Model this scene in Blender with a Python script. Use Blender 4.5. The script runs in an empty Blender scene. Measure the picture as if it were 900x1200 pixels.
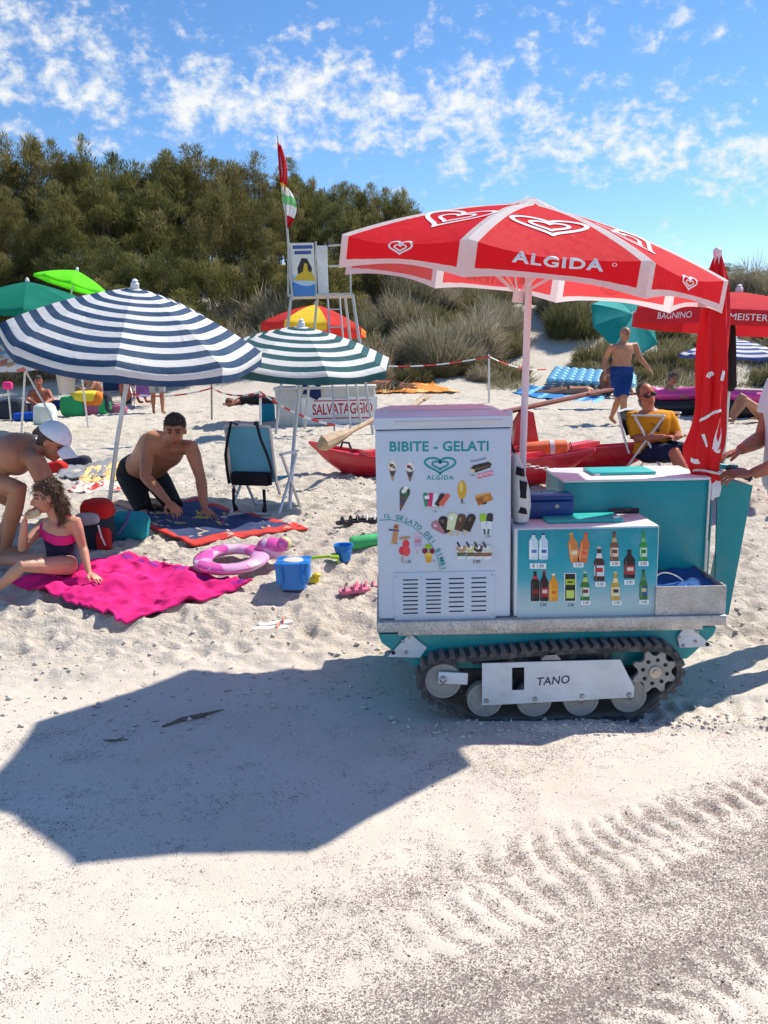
import bpy, bmesh, math, random
import numpy as np
from mathutils import Vector, Matrix, Euler, Quaternion

sc = bpy.context.scene
COL = sc.collection
rad = math.radians

# ------------------------------------------------------------------ camera
F = 1000.0; PITCH = rad(10.2); ROLL = rad(1.2); CZ = 1.53      # photo pixels, 900 x 1200
_fw = np.array([0, math.cos(PITCH), -math.sin(PITCH)]); _r0 = np.array([1.0, 0, 0]); _u0 = np.cross(_r0, _fw)
_rt = _r0*math.cos(ROLL) - _u0*math.sin(ROLL); _up = _u0*math.cos(ROLL) + _r0*math.sin(ROLL)
_C = np.array([0, 0, CZ])
cam = bpy.data.cameras.new('camera'); camo = bpy.data.objects.new('camera', cam); COL.objects.link(camo)
M3 = Matrix(((_rt[0], _up[0], -_fw[0]), (_rt[1], _up[1], -_fw[1]), (_rt[2], _up[2], -_fw[2])))
camo.matrix_world = Matrix.Translation((0, 0, CZ)) @ M3.to_4x4()
cam.sensor_fit = 'VERTICAL'; cam.sensor_height = 36; cam.lens = 36*F/1200.0
cam.clip_start = 0.05; cam.clip_end = 3000
sc.camera = camo

# ------------------------------------------------------------------ sun, sky, exposure
SUN_EL = rad(52.0); SUN_AZ = math.atan2(0.86, 0.51)             # azimuth measured from +Y towards +X
sdir = Vector((math.sin(SUN_AZ)*math.cos(SUN_EL), math.cos(SUN_AZ)*math.cos(SUN_EL), math.sin(SUN_EL)))
sun = bpy.data.lights.new('sun', 'SUN'); suno = bpy.data.objects.new('sun', sun); COL.objects.link(suno)
sun.energy = 4.0; sun.angle = rad(0.8); sun.color = (1.0, 0.935, 0.83)
suno.rotation_euler = sdir.to_track_quat('Z', 'Y').to_euler(); suno.location = (20, 20, 30)
sc.view_settings.view_transform = 'Standard'; sc.view_settings.look = 'None'
sc.view_settings.exposure = 0.62; sc.view_settings.gamma = 1.0; sc.view_settings.use_curve_mapping = False

world = bpy.data.worlds.new('World'); sc.world = world; world.use_nodes = True
nt = world.node_tree; nt.nodes.clear()
def N(t, **k):
    n = nt.nodes.new(t)
    for a, b in k.items(): setattr(n, a, b)
    return n
def L(a, b): nt.links.new(a, b)
def math_node(op, a=None, b=None, c=None, clamp=False):
    n = N('ShaderNodeMath', operation=op); n.use_clamp = clamp
    for i, v in enumerate((a, b, c)):
        if v is None: continue
        if isinstance(v, (int, float)): n.inputs[i].default_value = v
        else: L(v, n.inputs[i])
    return n.outputs[0]
def maprange(v, a, b, c=0.0, d=1.0, smooth=True):
    n = N('ShaderNodeMapRange'); n.interpolation_type = 'SMOOTHSTEP' if smooth else 'LINEAR'
    L(v, n.inputs[0])
    for i, q in enumerate((a, b, c, d)): n.inputs[i+1].default_value = q
    return n.outputs[0]
sky = N('ShaderNodeTexSky', sky_type='NISHITA'); sky.sun_disc = False
sky.sun_elevation = SUN_EL; sky.sun_rotation = SUN_AZ; sky.air_density = 1.0; sky.dust_density = 0.15; sky.ozone_density = 4.0; sky.altitude = 800
hs = N('ShaderNodeHueSaturation'); hs.inputs['Saturation'].default_value = 1.15; L(sky.outputs[0], hs.inputs['Color'])
# clouds: a layer of altocumulus seen in perspective (direction projected on a plane overhead)
tc = N('ShaderNodeTexCoord'); sep = N('ShaderNodeSeparateXYZ'); L(tc.outputs['Generated'], sep.inputs[0])
zc = math_node('MAXIMUM', sep.outputs[2], 0.03)
px_ = math_node('DIVIDE', sep.outputs[0], zc); py_ = math_node('DIVIDE', sep.outputs[1], zc)
comb = N('ShaderNodeCombineXYZ'); L(px_, comb.inputs[0]); L(py_, comb.inputs[1])
def wnoise(scale, detail, rough, off, dist=0.0, src=None):
    mp = N('ShaderNodeMapping'); mp.inputs['Location'].default_value = off; L(src or comb.outputs[0], mp.inputs[0])
    n = N('ShaderNodeTexNoise'); n.inputs['Scale'].default_value = scale; n.inputs['Detail'].default_value = detail
    n.inputs['Roughness'].default_value = rough; n.inputs['Distortion'].default_value = dist; L(mp.outputs[0], n.inputs['Vector']); return n.outputs['Fac']
fm = N('ShaderNodeMapping'); fm.inputs['Scale'].default_value = (1, 1, 1.35); L(tc.outputs['Generated'], fm.inputs[0]); flatdir = fm.outputs[0]
big = wnoise(0.9, 3, 0.5, (3.1, 1.7, 0)); puff = wnoise(27, 5, 0.62, (0.4, 5.2, 0), 0.25, flatdir); mid = wnoise(2.3, 4, 0.55, (7.7, 2.2, 0))
fine = wnoise(58, 4, 0.62, (1.4, 8.2, 0), 0.2, flatdir)
acr = math_node('ADD', math_node('MULTIPLY', px_, -0.474), math_node('MULTIPLY', py_, 0.880))     # across the cloud bank
acr = math_node('ADD', acr, math_node('MULTIPLY', math_node('SUBTRACT', mid, 0.5), 1.5))
bank = maprange(math_node('ABSOLUTE', math_node('SUBTRACT', acr, 3.42)), 0.20, 1.15, 1.0, 0.0)
along = math_node('ADD', math_node('MULTIPLY', px_, 0.880), math_node('MULTIPLY', py_, 0.474))
cover = math_node('ADD', math_node('MULTIPLY', bank, 0.125), math_node('MULTIPLY', math_node('SUBTRACT', big, 0.5), 0.22))
val = math_node('ADD', math_node('ADD', math_node('MULTIPLY', puff, 0.56), math_node('MULTIPLY', fine, 0.44)), cover)
dens = maprange(val, 0.53, 0.775)
dens = math_node('MULTIPLY', dens, maprange(sep.outputs[2], 0.03, 0.14))
bg_sky = N('ShaderNodeBackground'); L(hs.outputs[0], bg_sky.inputs[0]); bg_sky.inputs[1].default_value = 0.112
bg_cl = N('ShaderNodeBackground'); bg_cl.inputs[0].default_value = (1.0, 0.99, 0.97, 1); bg_cl.inputs[1].default_value = 0.66
mixw = N('ShaderNodeMixShader'); L(math_node('MULTIPLY', dens, 0.92), mixw.inputs[0]); L(bg_sky.outputs[0], mixw.inputs[1]); L(bg_cl.outputs[0], mixw.inputs[2])
wo = N('ShaderNodeOutputWorld'); L(mixw.outputs[0], wo.inputs[0])
# ------------------------------------------------------------------ pixels to places
def ray(px, py): return _fw + _rt*(px-450)/F - _up*(py-600)/F
def onY(px, py, Y):
    d = ray(px, py); p = _C + d*(Y/d[1]); return Vector(p)

# ------------------------------------------------------------------ noise and terrain
_rng = np.random.default_rng(7); _tab = _rng.random((8, 256, 256))
def vnoise(x, y, s=0):
    x = np.asarray(x, float); y = np.asarray(y, float); xi = np.floor(x).astype(int); yi = np.floor(y).astype(int)
    fx = x-xi; fy = y-yi; fx = fx*fx*(3-2*fx); fy = fy*fy*(3-2*fy); T = _tab[s % 8]; o = (s//8)*37
    a = T[(xi+o) & 255, yi & 255]; b = T[(xi+1+o) & 255, yi & 255]; c = T[(xi+o) & 255, (yi+1) & 255]; d = T[(xi+1+o) & 255, (yi+1) & 255]
    return (a*(1-fx)+b*fx)*(1-fy) + (c*(1-fx)+d*fx)*fy - 0.5
def fbm(x, y, s=0, o=4, g=0.5):
    r = 0; a = 1.0
    for i in range(o):
        r = r + a*vnoise(x*(2.03**i)+i*11.3, y*(2.03**i)-i*7.7, s+i); a *= g
    return r
def sstep(a, b, x):
    t = np.clip((np.asarray(x, float)-a)/(b-a), 0, 1); return t*t*(3-2*t)
def dents(x, y, cell, r, seed, elong=1.7):
    x = np.asarray(x, float); y = np.asarray(y, float); cx = np.floor(x/cell).astype(int); cy = np.floor(y/cell).astype(int); out = np.zeros_like(x)
    T1, T2, T3, T4 = (_tab[(seed+k) % 8] for k in range(4))
    for dx in (-1, 0, 1):
        for dy in (-1, 0, 1):
            ix = (cx+dx) & 255; iy = (cy+dy) & 255
            qx = (cx+dx+0.15+0.7*T1[ix, iy])*cell; qy = (cy+dy+0.15+0.7*T2[ix, iy])*cell
            an = T3[ix, iy]*math.pi; k = 0.5+T4[ix, iy]
            ux = (x-qx)*np.cos(an)+(y-qy)*np.sin(an); uy = -(x-qx)*np.sin(an)+(y-qy)*np.cos(an)
            d = np.sqrt((ux/elong)**2+uy**2)/(r*k)
            out += k*(-np.exp(-(d*1.25)**4) + 0.45*np.exp(-((d-1.25)/0.35)**2))
    return out
def crest(x): return 4.35 - 0.085*np.clip(x, -40, 30) - 0.0006*np.clip(x, -40, 30)**2 + 0.5*vnoise(np.asarray(x, float)*0.11, 0.3, 3)
def terrain(x, y):
    x = np.asarray(x, float); y = np.asarray(y, float)
    z = 0.30*sstep(4.1, 6.2, y+0.5*vnoise(x*0.5, y*0.2, 1)) + 0.008*np.maximum(0, y-6)
    z = z + crest(x)*sstep(0, 1, (y-20.0-1.5*vnoise(x*0.13, 4.4, 2))/17.0)
    z = z + 0.5*sstep(21, 27, y)*fbm(x*0.25, y*0.25, 4, 3)
    return z
TRACKS = [((0.5, 3.505), (9, 3.15), 0.135, 0.016), ((0.5, 4.30), (9, 4.05), 0.12, 0.016), ((-0.35, 1.82), (2.6, 3.30), 0.12, 0.0045),
          ((-0.05, 1.38), (3.0, 2.95), 0.12, 0.0038), ((0.55, 2.62), (4.0, 3.25), 0.08, 0.004), ((0.35, 1.2), (3.0, 2.42), 0.12, 0.0038), ((-0.2, 2.16), (3.2, 3.62), 0.09, 0.006)]
def track_marks(x, y):
    z = np.zeros_like(np.asarray(x, float)); k = np.zeros_like(z); sig = np.zeros_like(z)
    for i, ((x0, y0), (x1, y1), w, a) in enumerate(TRACKS):
        dx, dy = x1-x0, y1-y0; l = math.hypot(dx, dy); dx /= l; dy /= l
        s = (x-x0)*dx+(y-y0)*dy; t = -(x-x0)*dy+(y-y0)*dx + 0.02*vnoise(s*1.5, i*3.3, 5)
        win = (1-sstep(w*0.8, w*1.15, np.abs(t)))*sstep(0, 0.25, s)
        wear = np.clip(-0.25+2.2*(vnoise(s*1.9, t*8+i, 6)+0.5), 0, 1.5)*sstep(0.0, 0.9, s)
        ph = s/0.085 + 2.5*t*(1 if i % 2 else -1) + 1.3*vnoise(s*2.6, t*9+i*7, 1)
        bar = np.cos(2*math.pi*ph); bar = np.sign(bar)*np.abs(bar)**0.42
        z += win*a*(0.55*bar*wear-0.45) + a*0.8*np.exp(-((np.abs(t)-w*1.18)/(w*0.16))**2)*sstep(0, 0.25, s)
        k = np.maximum(k, win*(0.5+0.5*wear)); sig += win*bar*wear
    track_marks.sig = sig
    return z, k
def relief(x, y):
    x = np.asarray(x, float); y = np.asarray(y, float)
    dry = sstep(3.75, 4.75, y+0.5*vnoise(x*0.8, y*0.8, 2)+0.12*np.abs(x-0.7)) * (1-0.75*sstep(20.5, 23, y))
    rdg = 0.5-np.abs(fbm(x*5.3, y*7.0, 3, 3, 0.55)); rd2 = 0.5-np.abs(fbm(x*11+5, y*15, 6, 3, 0.6))
    lum = 0.034*rdg+0.024*rd2 + 0.036*fbm(x*2.7, y*2.7, 0, 4, 0.6) + 0.026*dents(x, y, 0.42, 0.085, 1) + 0.020*dents(x+3, y+5, 0.24, 0.045, 3, 1.4) + 0.06*fbm(x*0.7, y*0.7, 6, 2)
    tm, k = track_marks(x, y)
    damp = 0.016*fbm(x*1.6, y*1.6, 5, 3) + 0.0035*fbm(x*11, y*11, 7, 3) + 0.004*(1-dry)*dents(x+9, y+2, 0.5, 0.07, 2)
    return dry*lum*(1-0.5*k) + damp + tm, k
def ground(x, y):
    return terrain(x, y) + relief(np.atleast_1d(x), np.atleast_1d(y))[0]
def gz(x, y): return float(np.atleast_1d(ground(float(x), float(y)))[0])
def sz(x, y): return float(np.atleast_1d(terrain(float(x), float(y)))[0])
def gp(px, py):
    d = ray(px, py); lo = 1.0
    t = 1.0
    while t < 60:
        p = _C+d*t
        if p[2] <= sz(p[0], p[1]): break
        t += 0.05
    a, b = t-0.05, t
    for _ in range(14):
        m = (a+b)/2; p = _C+d*m
        if p[2] <= sz(p[0], p[1]): b = m
        else: a = m
    p = _C+d*b
    return Vector((p[0], p[1], gz(p[0], p[1])))

# ------------------------------------------------------------------ mesh builder
WORLD = {}
class MB:
    def __init__(s): s.v = []; s.f = []; s.m = []; s.uv = None
    def add(s, V, Fc, m=0):
        o = len(s.v); s.v.extend([tuple(q) for q in V]); s.f.extend([tuple(i+o for i in f) for f in Fc]); s.m.extend([m]*len(Fc)); return s
    def box(s, c, d, rot=None, m=0, taper=1.0):
        c = Vector(c); h = Vector(d)/2; V = []
        for z in (-1, 1):
            k = taper if z > 0 else 1.0
            for x, y in ((-1, -1), (1, -1), (1, 1), (-1, 1)): V.append(Vector((x*h.x*k, y*h.y*k, z*h.z)))
        if rot is not None: V = [rot @ q for q in V]
        return s.add([c+q for q in V], [(3, 2, 1, 0), (4, 5, 6, 7), (0, 1, 5, 4), (1, 2, 6, 5), (2, 3, 7, 6), (3, 0, 4, 7)], m)
    def rbox(s, c, d, r=0.01, rot=None, m=0, seg=2):
        bm = bmesh.new(); bmesh.ops.create_cube(bm, size=1.0)
        for v in bm.verts: v.co = Vector((v.co.x*d[0], v.co.y*d[1], v.co.z*d[2]))
        bmesh.ops.bevel(bm, geom=bm.edges[:], offset=r, segments=seg, affect='EDGES', profile=0.5)
        R = rot if rot is not None else Matrix.Identity(3); c = Vector(c)
        bm.verts.index_update(); V = [c + R @ v.co for v in bm.verts]; Fc = [tuple(v.index for v in f.verts) for f in bm.faces]; bm.free()
        return s.add(V, Fc, m)
    def loft(s, secs, m=0, caps=True, closed=True):
        n = len(secs[0]); V = [p for q in secs for p in q]; Fc = []
        for i in range(len(secs)-1):
            for j in range(n if closed else n-1):
                a = i*n+j; b = i*n+(j+1) % n; Fc.append((a, b, b+n, a+n))
        if caps and closed: Fc.append(tuple(range(n-1, -1, -1))); Fc.append(tuple((len(secs)-1)*n+j for j in range(n)))
        return s.add(V, Fc, m)
    def tube(s, pts, r, n=8, m=0, caps=True, squash=None):
        pts = [Vector(p) for p in pts]; k = len(pts); rr = r if isinstance(r, (list, tuple)) else [r]*k; secs = []; ref = None
        for i in range(k):
            t = (pts[min(i+1, k-1)]-pts[max(i-1, 0)])
            if t.length < 1e-9: t = Vector((0, 0, 1))
            t.normalize()
            if ref is None: ref = Vector((0, 0, 1)) if abs(t.z) < 0.9 else Vector((1, 0, 0))
            a = t.cross(ref)
            if a.length < 1e-4: a = t.orthogonal()
            a.normalize(); b = t.cross(a).normalized(); ref = -b if False else a.cross(t)
            ref = b*-1 if b.dot(ref) < 0 else b
            a = b.cross(t) if False else a
            secs.append([pts[i]+(a*math.cos(2*math.pi*j/n)+b*math.sin(2*math.pi*j/n)*(squash or 1))*rr[i] for j in range(n)])
        return s.loft(secs, m, caps)
    def cyl(s, p0, p1, r0, r1=None, n=16, m=0): return s.tube([p0, p1], [r0, r0 if r1 is None else r1], n, m)
    def ball(s, c, r, n=12, m=0, rot=None):
        if not isinstance(r, (tuple, list)): r = (r, r, r)
        R = rot if rot is not None else Matrix.Identity(3); c = Vector(c); k = max(5, n//2); secs = []
        V = [c+R @ Vector((0, 0, -r[2]))]
        for i in range(1, k):
            a = -math.pi/2+math.pi*i/k
            V += [c+R @ Vector((r[0]*math.cos(a)*math.cos(2*math.pi*j/n), r[1]*math.cos(a)*math.sin(2*math.pi*j/n), r[2]*math.sin(a))) for j in range(n)]
        V.append(c+R @ Vector((0, 0, r[2]))); Fc = [(0, 1+(j+1) % n, 1+j) for j in range(n)]
        for i in range(k-2):
            for j in range(n): a = 1+i*n+j; b = 1+i*n+(j+1) % n; Fc.append((a, b, b+n, a+n))
        t = len(V)-1; o = 1+(k-2)*n; Fc += [(o+j, o+(j+1) % n, t) for j in range(n)]
        return s.add(V, Fc, m)
    def lathe(s, prof, c=(0, 0, 0), axis=(0, 0, 1), n=16, m=0, caps=True):
        R = Vector((0, 0, 1)).rotation_difference(Vector(axis)).to_matrix(); c = Vector(c)
        return s.loft([[c+R @ Vector((r*math.cos(2*math.pi*j/n), r*math.sin(2*math.pi*j/n), z)) for j in range(n)] for r, z in prof], m, caps)
    def prism(s, poly, c, ux, uy, depth, m=0):
        c = Vector(c); ux = Vector(ux); uy = Vector(uy); nz = ux.cross(uy).normalized(); n = len(poly)
        A = [c+ux*x+uy*y for x, y in poly]; B = [q+nz*depth for q in A]
        return s.add(A+B, [tuple(range(n-1, -1, -1)), tuple(range(n, 2*n))]+[(i, (i+1) % n, n+(i+1) % n, n+i) for i in range(n)], m)
    def grid(s, fn, nu, nv, m=0, mf=None):
        V = [fn(i/nu, j/nv) for j in range(nv+1) for i in range(nu+1)]; o = len(s.v)
        s.v.extend([tuple(q) for q in V])
        for j in range(nv):
            for i in range(nu):
                a = o+j*(nu+1)+i; s.f.append((a, a+1, a+nu+2, a+nu+1)); s.m.append(mf((i+.5)/nu, (j+.5)/nv) if mf else m)
        return s
    def build(s, name, mats, parent=None, loc=None, smooth=35, fix=True):
        if parent is not None: off = WORLD[parent.name]
        else: off = Vector(loc) if loc is not None else Vector((0, 0, 0))
        me = bpy.data.meshes.new(name); me.from_pydata([(q[0]-off.x, q[1]-off.y, q[2]-off.z) for q in s.v], [], s.f)
        for mt in (mats if isinstance(mats, (list, tuple)) else [mats]): me.materials.append(M[mt] if isinstance(mt, str) else mt)
        if max(s.m, default=0) > 0: me.polygons.foreach_set('material_index', s.m)
        if fix:
            bm = bmesh.new(); bm.from_mesh(me); bmesh.ops.recalc_face_normals(bm, faces=bm.faces[:]); bm.to_mesh(me); bm.free()
        if smooth:
            me.polygons.foreach_set('use_smooth', [True]*len(me.polygons)); me.set_sharp_from_angle(angle=rad(smooth))
        me.update(); o = bpy.data.objects.new(name, me); COL.objects.link(o)
        if parent is not None: o.parent = parent
        else: o.location = off
        WORLD[o.name] = off
        return o
def tag(o, label, cat, group=None, kind=None):
    if label: o['label'] = label
    if cat: o['category'] = cat
    if group: o['group'] = group
    if kind: o['kind'] = kind
    return o
def thing(name, label, cat, loc, group=None):
    o = bpy.data.objects.new(name, None); COL.objects.link(o); o.location = loc; o.empty_display_size = 0.1; WORLD[o.name] = Vector(loc)
    return tag(o, label, cat, group)
def copy_tree(o, parent=None):
    c = o.copy(); COL.objects.link(c)
    if parent is not None: c.parent = parent
    for ch in list(o.children): copy_tree(ch, c)
    return c
def fast_mesh(name, V, Q, mats, attr=None, smooth=False):
    me = bpy.data.meshes.new(name); n = len(V); k = Q.shape[1]; f = len(Q)
    me.vertices.add(n); me.vertices.foreach_set('co', np.ascontiguousarray(V, np.float32).ravel())
    me.loops.add(f*k); me.loops.foreach_set('vertex_index', np.ascontiguousarray(Q, np.int32).ravel())
    me.polygons.add(f); me.polygons.foreach_set('loop_start', np.arange(f, dtype=np.int32)*k)
    for mt in mats: me.materials.append(M[mt])
    for an, (dom, val) in (attr or {}).items():
        a = me.attributes.new(an, 'FLOAT', dom); a.data.foreach_set('value', np.ascontiguousarray(val, np.float32))
    me.update(calc_edges=True); me.validate()
    if smooth: me.polygons.foreach_set('use_smooth', np.ones(len(me.polygons), bool))
    return me

# ------------------------------------------------------------------ materials
M = {}
def lin(r, g, b):
    f = lambda u: (u/255/12.92) if u/255 <= 0.04045 else ((u/255+0.055)/1.055)**2.4
    return (f(r), f(g), f(b))
class NT:
    def __init__(s, name):
        s.mat = bpy.data.materials.new(name); s.mat.use_nodes = True; s.t = s.mat.node_tree; s.t.nodes.clear(); M[name] = s.mat
        s.out = s.n('ShaderNodeOutputMaterial')
    def n(s, t, ins=None, **k):
        q = s.t.nodes.new(t)
        for a, b in k.items(): setattr(q, a, b)
        for a, b in (ins or {}).items(): s.set(q.inputs[a], b)
        return q
    def set(s, sock, v):
        if isinstance(v, bpy.types.NodeSocket): s.t.links.new(v, sock)
        elif isinstance(v, bpy.types.Node): s.t.links.new(v.outputs[0], sock)
        elif isinstance(v, tuple) and len(v) == 3 and sock.type == 'RGBA': sock.default_value = (*v, 1)
        else: sock.default_value = v
    def mth(s, op, a, b=0.0, c=None, clamp=False):
        q = s.n('ShaderNodeMath', operation=op); q.use_clamp = clamp; s.set(q.inputs[0], a); s.set(q.inputs[1], b)
        if c is not None: s.set(q.inputs[2], c)
        return q.outputs[0]
    def noise(s, scale, detail=3, rough=0.5, vec=None, dist=0.0):
        q = s.n('ShaderNodeTexNoise', {'Scale': scale, 'Detail': detail, 'Roughness': rough, 'Distortion': dist})
        s.set(q.inputs['Vector'], vec if vec is not None else s.obj()); return q.outputs['Fac']
    def obj(s):
        if not hasattr(s, '_tc'): s._tc = s.n('ShaderNodeTexCoord')
        return s._tc.outputs['Object']
    def mix(s, f, a, b, mode='MIX'):
        q = s.n('ShaderNodeMix', data_type='RGBA', blend_type=mode); s.set(q.inputs[0], f); s.set(q.inputs[6], a); s.set(q.inputs[7], b); return q.outputs[2]
    def rng(s, v, a, b, c=0.0, d=1.0):
        q = s.n('ShaderNodeMapRange'); s.set(q.inputs[0], v)
        for i, w in enumerate((a, b, c, d)): s.set(q.inputs[i+1], w)
        return q.outputs[0]
    def attr(s, name): return s.n('ShaderNodeAttribute', attribute_name=name).outputs['Fac']
    def bump(s, h, strength=0.3, dist=0.01):
        return s.n('ShaderNodeBump', {'Strength': strength, 'Distance': dist, 'Height': h}).outputs[0]
    def pbsdf(s, col, rough=0.6, metal=0.0, spec=0.5, normal=None, **k):
        q = s.n('ShaderNodeBsdfPrincipled', {'Base Color': col, 'Roughness': rough, 'Metallic': metal, 'Specular IOR Level': spec})
        if normal is not None: s.set(q.inputs['Normal'], normal)
        for a, b in k.items(): s.set(q.inputs[a.replace('_', ' ')], b)
        return q.outputs[0]
    def done(s, sh): s.t.links.new(sh, s.out.inputs[0]); return s.mat
def paint(name, col, rough=0.55, metal=0.0, var=0.12, vs=6, bump=0.05, bs=60, spec=0.5, dirt=0.0, dcol=None, dust=0.0, scr=0.0, **k):
    a = NT(name); n1 = a.noise(vs, 4, 0.6)
    dark = tuple(c*(1-var) for c in col); lite = tuple(min(1, c*(1+var)) for c in col)
    c = a.mix(a.rng(n1, 0.3, 0.7), dark, lite)
    if dirt: c = a.mix(a.mth('MULTIPLY', a.rng(a.noise(vs*2.5, 6, 0.65), 0.48, 0.72), dirt), c, dcol or lin(196, 184, 164))
    if scr:                                                 # fine scuffs and scratches
        mp = a.n('ShaderNodeMapping', {'Vector': a.obj(), 'Rotation': (0.2, 0.5, 0.1), 'Scale': (3, 3, 70)}).outputs[0]; mp2 = a.n('ShaderNodeMapping', {'Vector': a.obj(), 'Rotation': (0.1, -0.35, 0.2), 'Scale': (60, 4, 3)}).outputs[0]
        f = a.mth('MAXIMUM', a.rng(a.noise(1.0, 6, 0.75, mp), 0.66, 0.72), a.rng(a.noise(1.0, 6, 0.75, mp2), 0.67, 0.73)); c = a.mix(a.mth('MULTIPLY', f, scr), c, (0.40, 0.38, 0.36))
    if dust:                                                # blown sand lying on ledges and sticking in patches
        nz = a.n('ShaderNodeSeparateXYZ', {0: a.n('ShaderNodeNewGeometry').outputs['Normal']}).outputs[2]
        f = a.mth('ADD', a.rng(nz, 0.15, 0.8), a.rng(a.noise(22, 5, 0.7), 0.56, 0.72, 0, 0.8), clamp=True); c = a.mix(a.mth('MULTIPLY', f, dust), c, (0.52, 0.46, 0.38))
    r = a.rng(a.noise(vs*3, 3), 0.3, 0.7, max(0.03, rough-0.1), min(1, rough+0.1))
    return a.done(a.pbsdf(c, r, metal, spec, a.bump(a.noise(bs, 3), bump, 0.004), **k))
def cloth(name, col, trans=0.0, var=0.10, vs=5, ws=260, bump=0.12, rough=0.85, tcol=None):
    a = NT(name); c = a.mix(a.rng(a.noise(vs, 4), 0.3, 0.7), tuple(q*(1-var) for q in col), tuple(min(1, q*(1+var)) for q in col))
    nm = a.bump(a.noise(ws, 2), bump, 0.003)
    sh = a.pbsdf(c, rough, 0, 0.25, nm)
    if trans:
        t = a.n('ShaderNodeBsdfTranslucent', {'Color': tcol if tcol else c}); mx = a.n('ShaderNodeMixShader', {0: trans}); a.set(mx.inputs[1], sh); a.set(mx.inputs[2], t); sh = mx.outputs[0]
    return a.done(sh)
# ------------------------------------------------------------------ sand
def sand_material():
    a = NT('sand'); P = a.n('ShaderNodeNewGeometry').outputs['Position']
    dry = a.attr('dry'); trk = a.attr('trk')
    g1 = a.n('ShaderNodeTexVoronoi', {'Scale': 250.0, 'Vector': P}); g2 = a.n('ShaderNodeTexVoronoi', {'Scale': 300.0, 'Vector': P})
    sp = a.n('ShaderNodeSeparateColor', {0: g1.outputs['Color']}); sp2 = a.n('ShaderNodeSeparateColor', {0: g2.outputs['Color']})
    base = a.mix(a.rng(a.noise(1.3, 5, 0.6, P), 0.3, 0.7), (0.60, 0.53, 0.435), (0.70, 0.635, 0.545))
    base = a.mix(a.mth('MULTIPLY', a.rng(sp2.outputs[0], 0, 1), 0.16), base, (0.42, 0.385, 0.34))
    big = a.noise(0.95, 4, 0.55, P); med = a.noise(5.5, 5, 0.65, P); fin = a.noise(26, 4, 0.7, P)
    dens = a.attr('gravel')
    # share of dark shell grit: patchy, most of it on the worn lower strip
    m = a.mth('ADD', a.mth('MULTIPLY', dens, 1.0), a.mth('ADD', a.mth('MULTIPLY', a.mth('SUBTRACT', med, 0.5), 1.1), a.mth('ADD', a.mth('MULTIPLY', a.mth('SUBTRACT', big, 0.5), 0.6), a.mth('MULTIPLY', a.mth('SUBTRACT', fin, 0.5), 1.3))))
    m = a.mth('MAXIMUM', m, 0.012, clamp=True)
    dark = a.mth('LESS_THAN', sp.outputs[0], a.mth('MULTIPLY', m, 0.90)); dark2 = a.mth('LESS_THAN', sp2.outputs[1], a.mth('MULTIPLY', m, 0.6))
    near = a.mth('SUBTRACT', 1.0, dry, clamp=True)
    gcol = a.mix(sp.outputs[1], (0.12, 0.092, 0.08), (0.38, 0.31, 0.275))
    c = a.mix(a.mth('MULTIPLY', dark, a.mth('MULTIPLY_ADD', near, 0.90, 0.06)), base, gcol)
    c = a.mix(a.mth('MULTIPLY', dark2, a.mth('MULTIPLY', near, 0.55)), c, (0.20, 0.17, 0.15))
    deb = a.mth('MULTIPLY', a.mth('GREATER_THAN', a.noise(38, 3, 0.7, P), 0.70), dry)      # bits of dried sea grass
    c = a.mix(a.mth('MULTIPLY', deb, 0.55), c, (0.20, 0.15, 0.10))
    h = a.mth('ADD', a.mth('MULTIPLY', a.noise(45, 6, 0.7, P), 1.2), a.mth('ADD', a.mth('MULTIPLY', g1.outputs['Distance'], a.mth('MULTIPLY', near, 0.6)), a.mth('MULTIPLY', a.mth('MULTIPLY', a.noise(15, 6, 0.72, P, 0.6), dry), 4.0)))
    return a.done(a.pbsdf(c, 0.92, 0, 0.18, a.bump(h, a.mth('MULTIPLY_ADD', dry, 0.55, 0.33), 0.012)))
sand_material()
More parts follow.
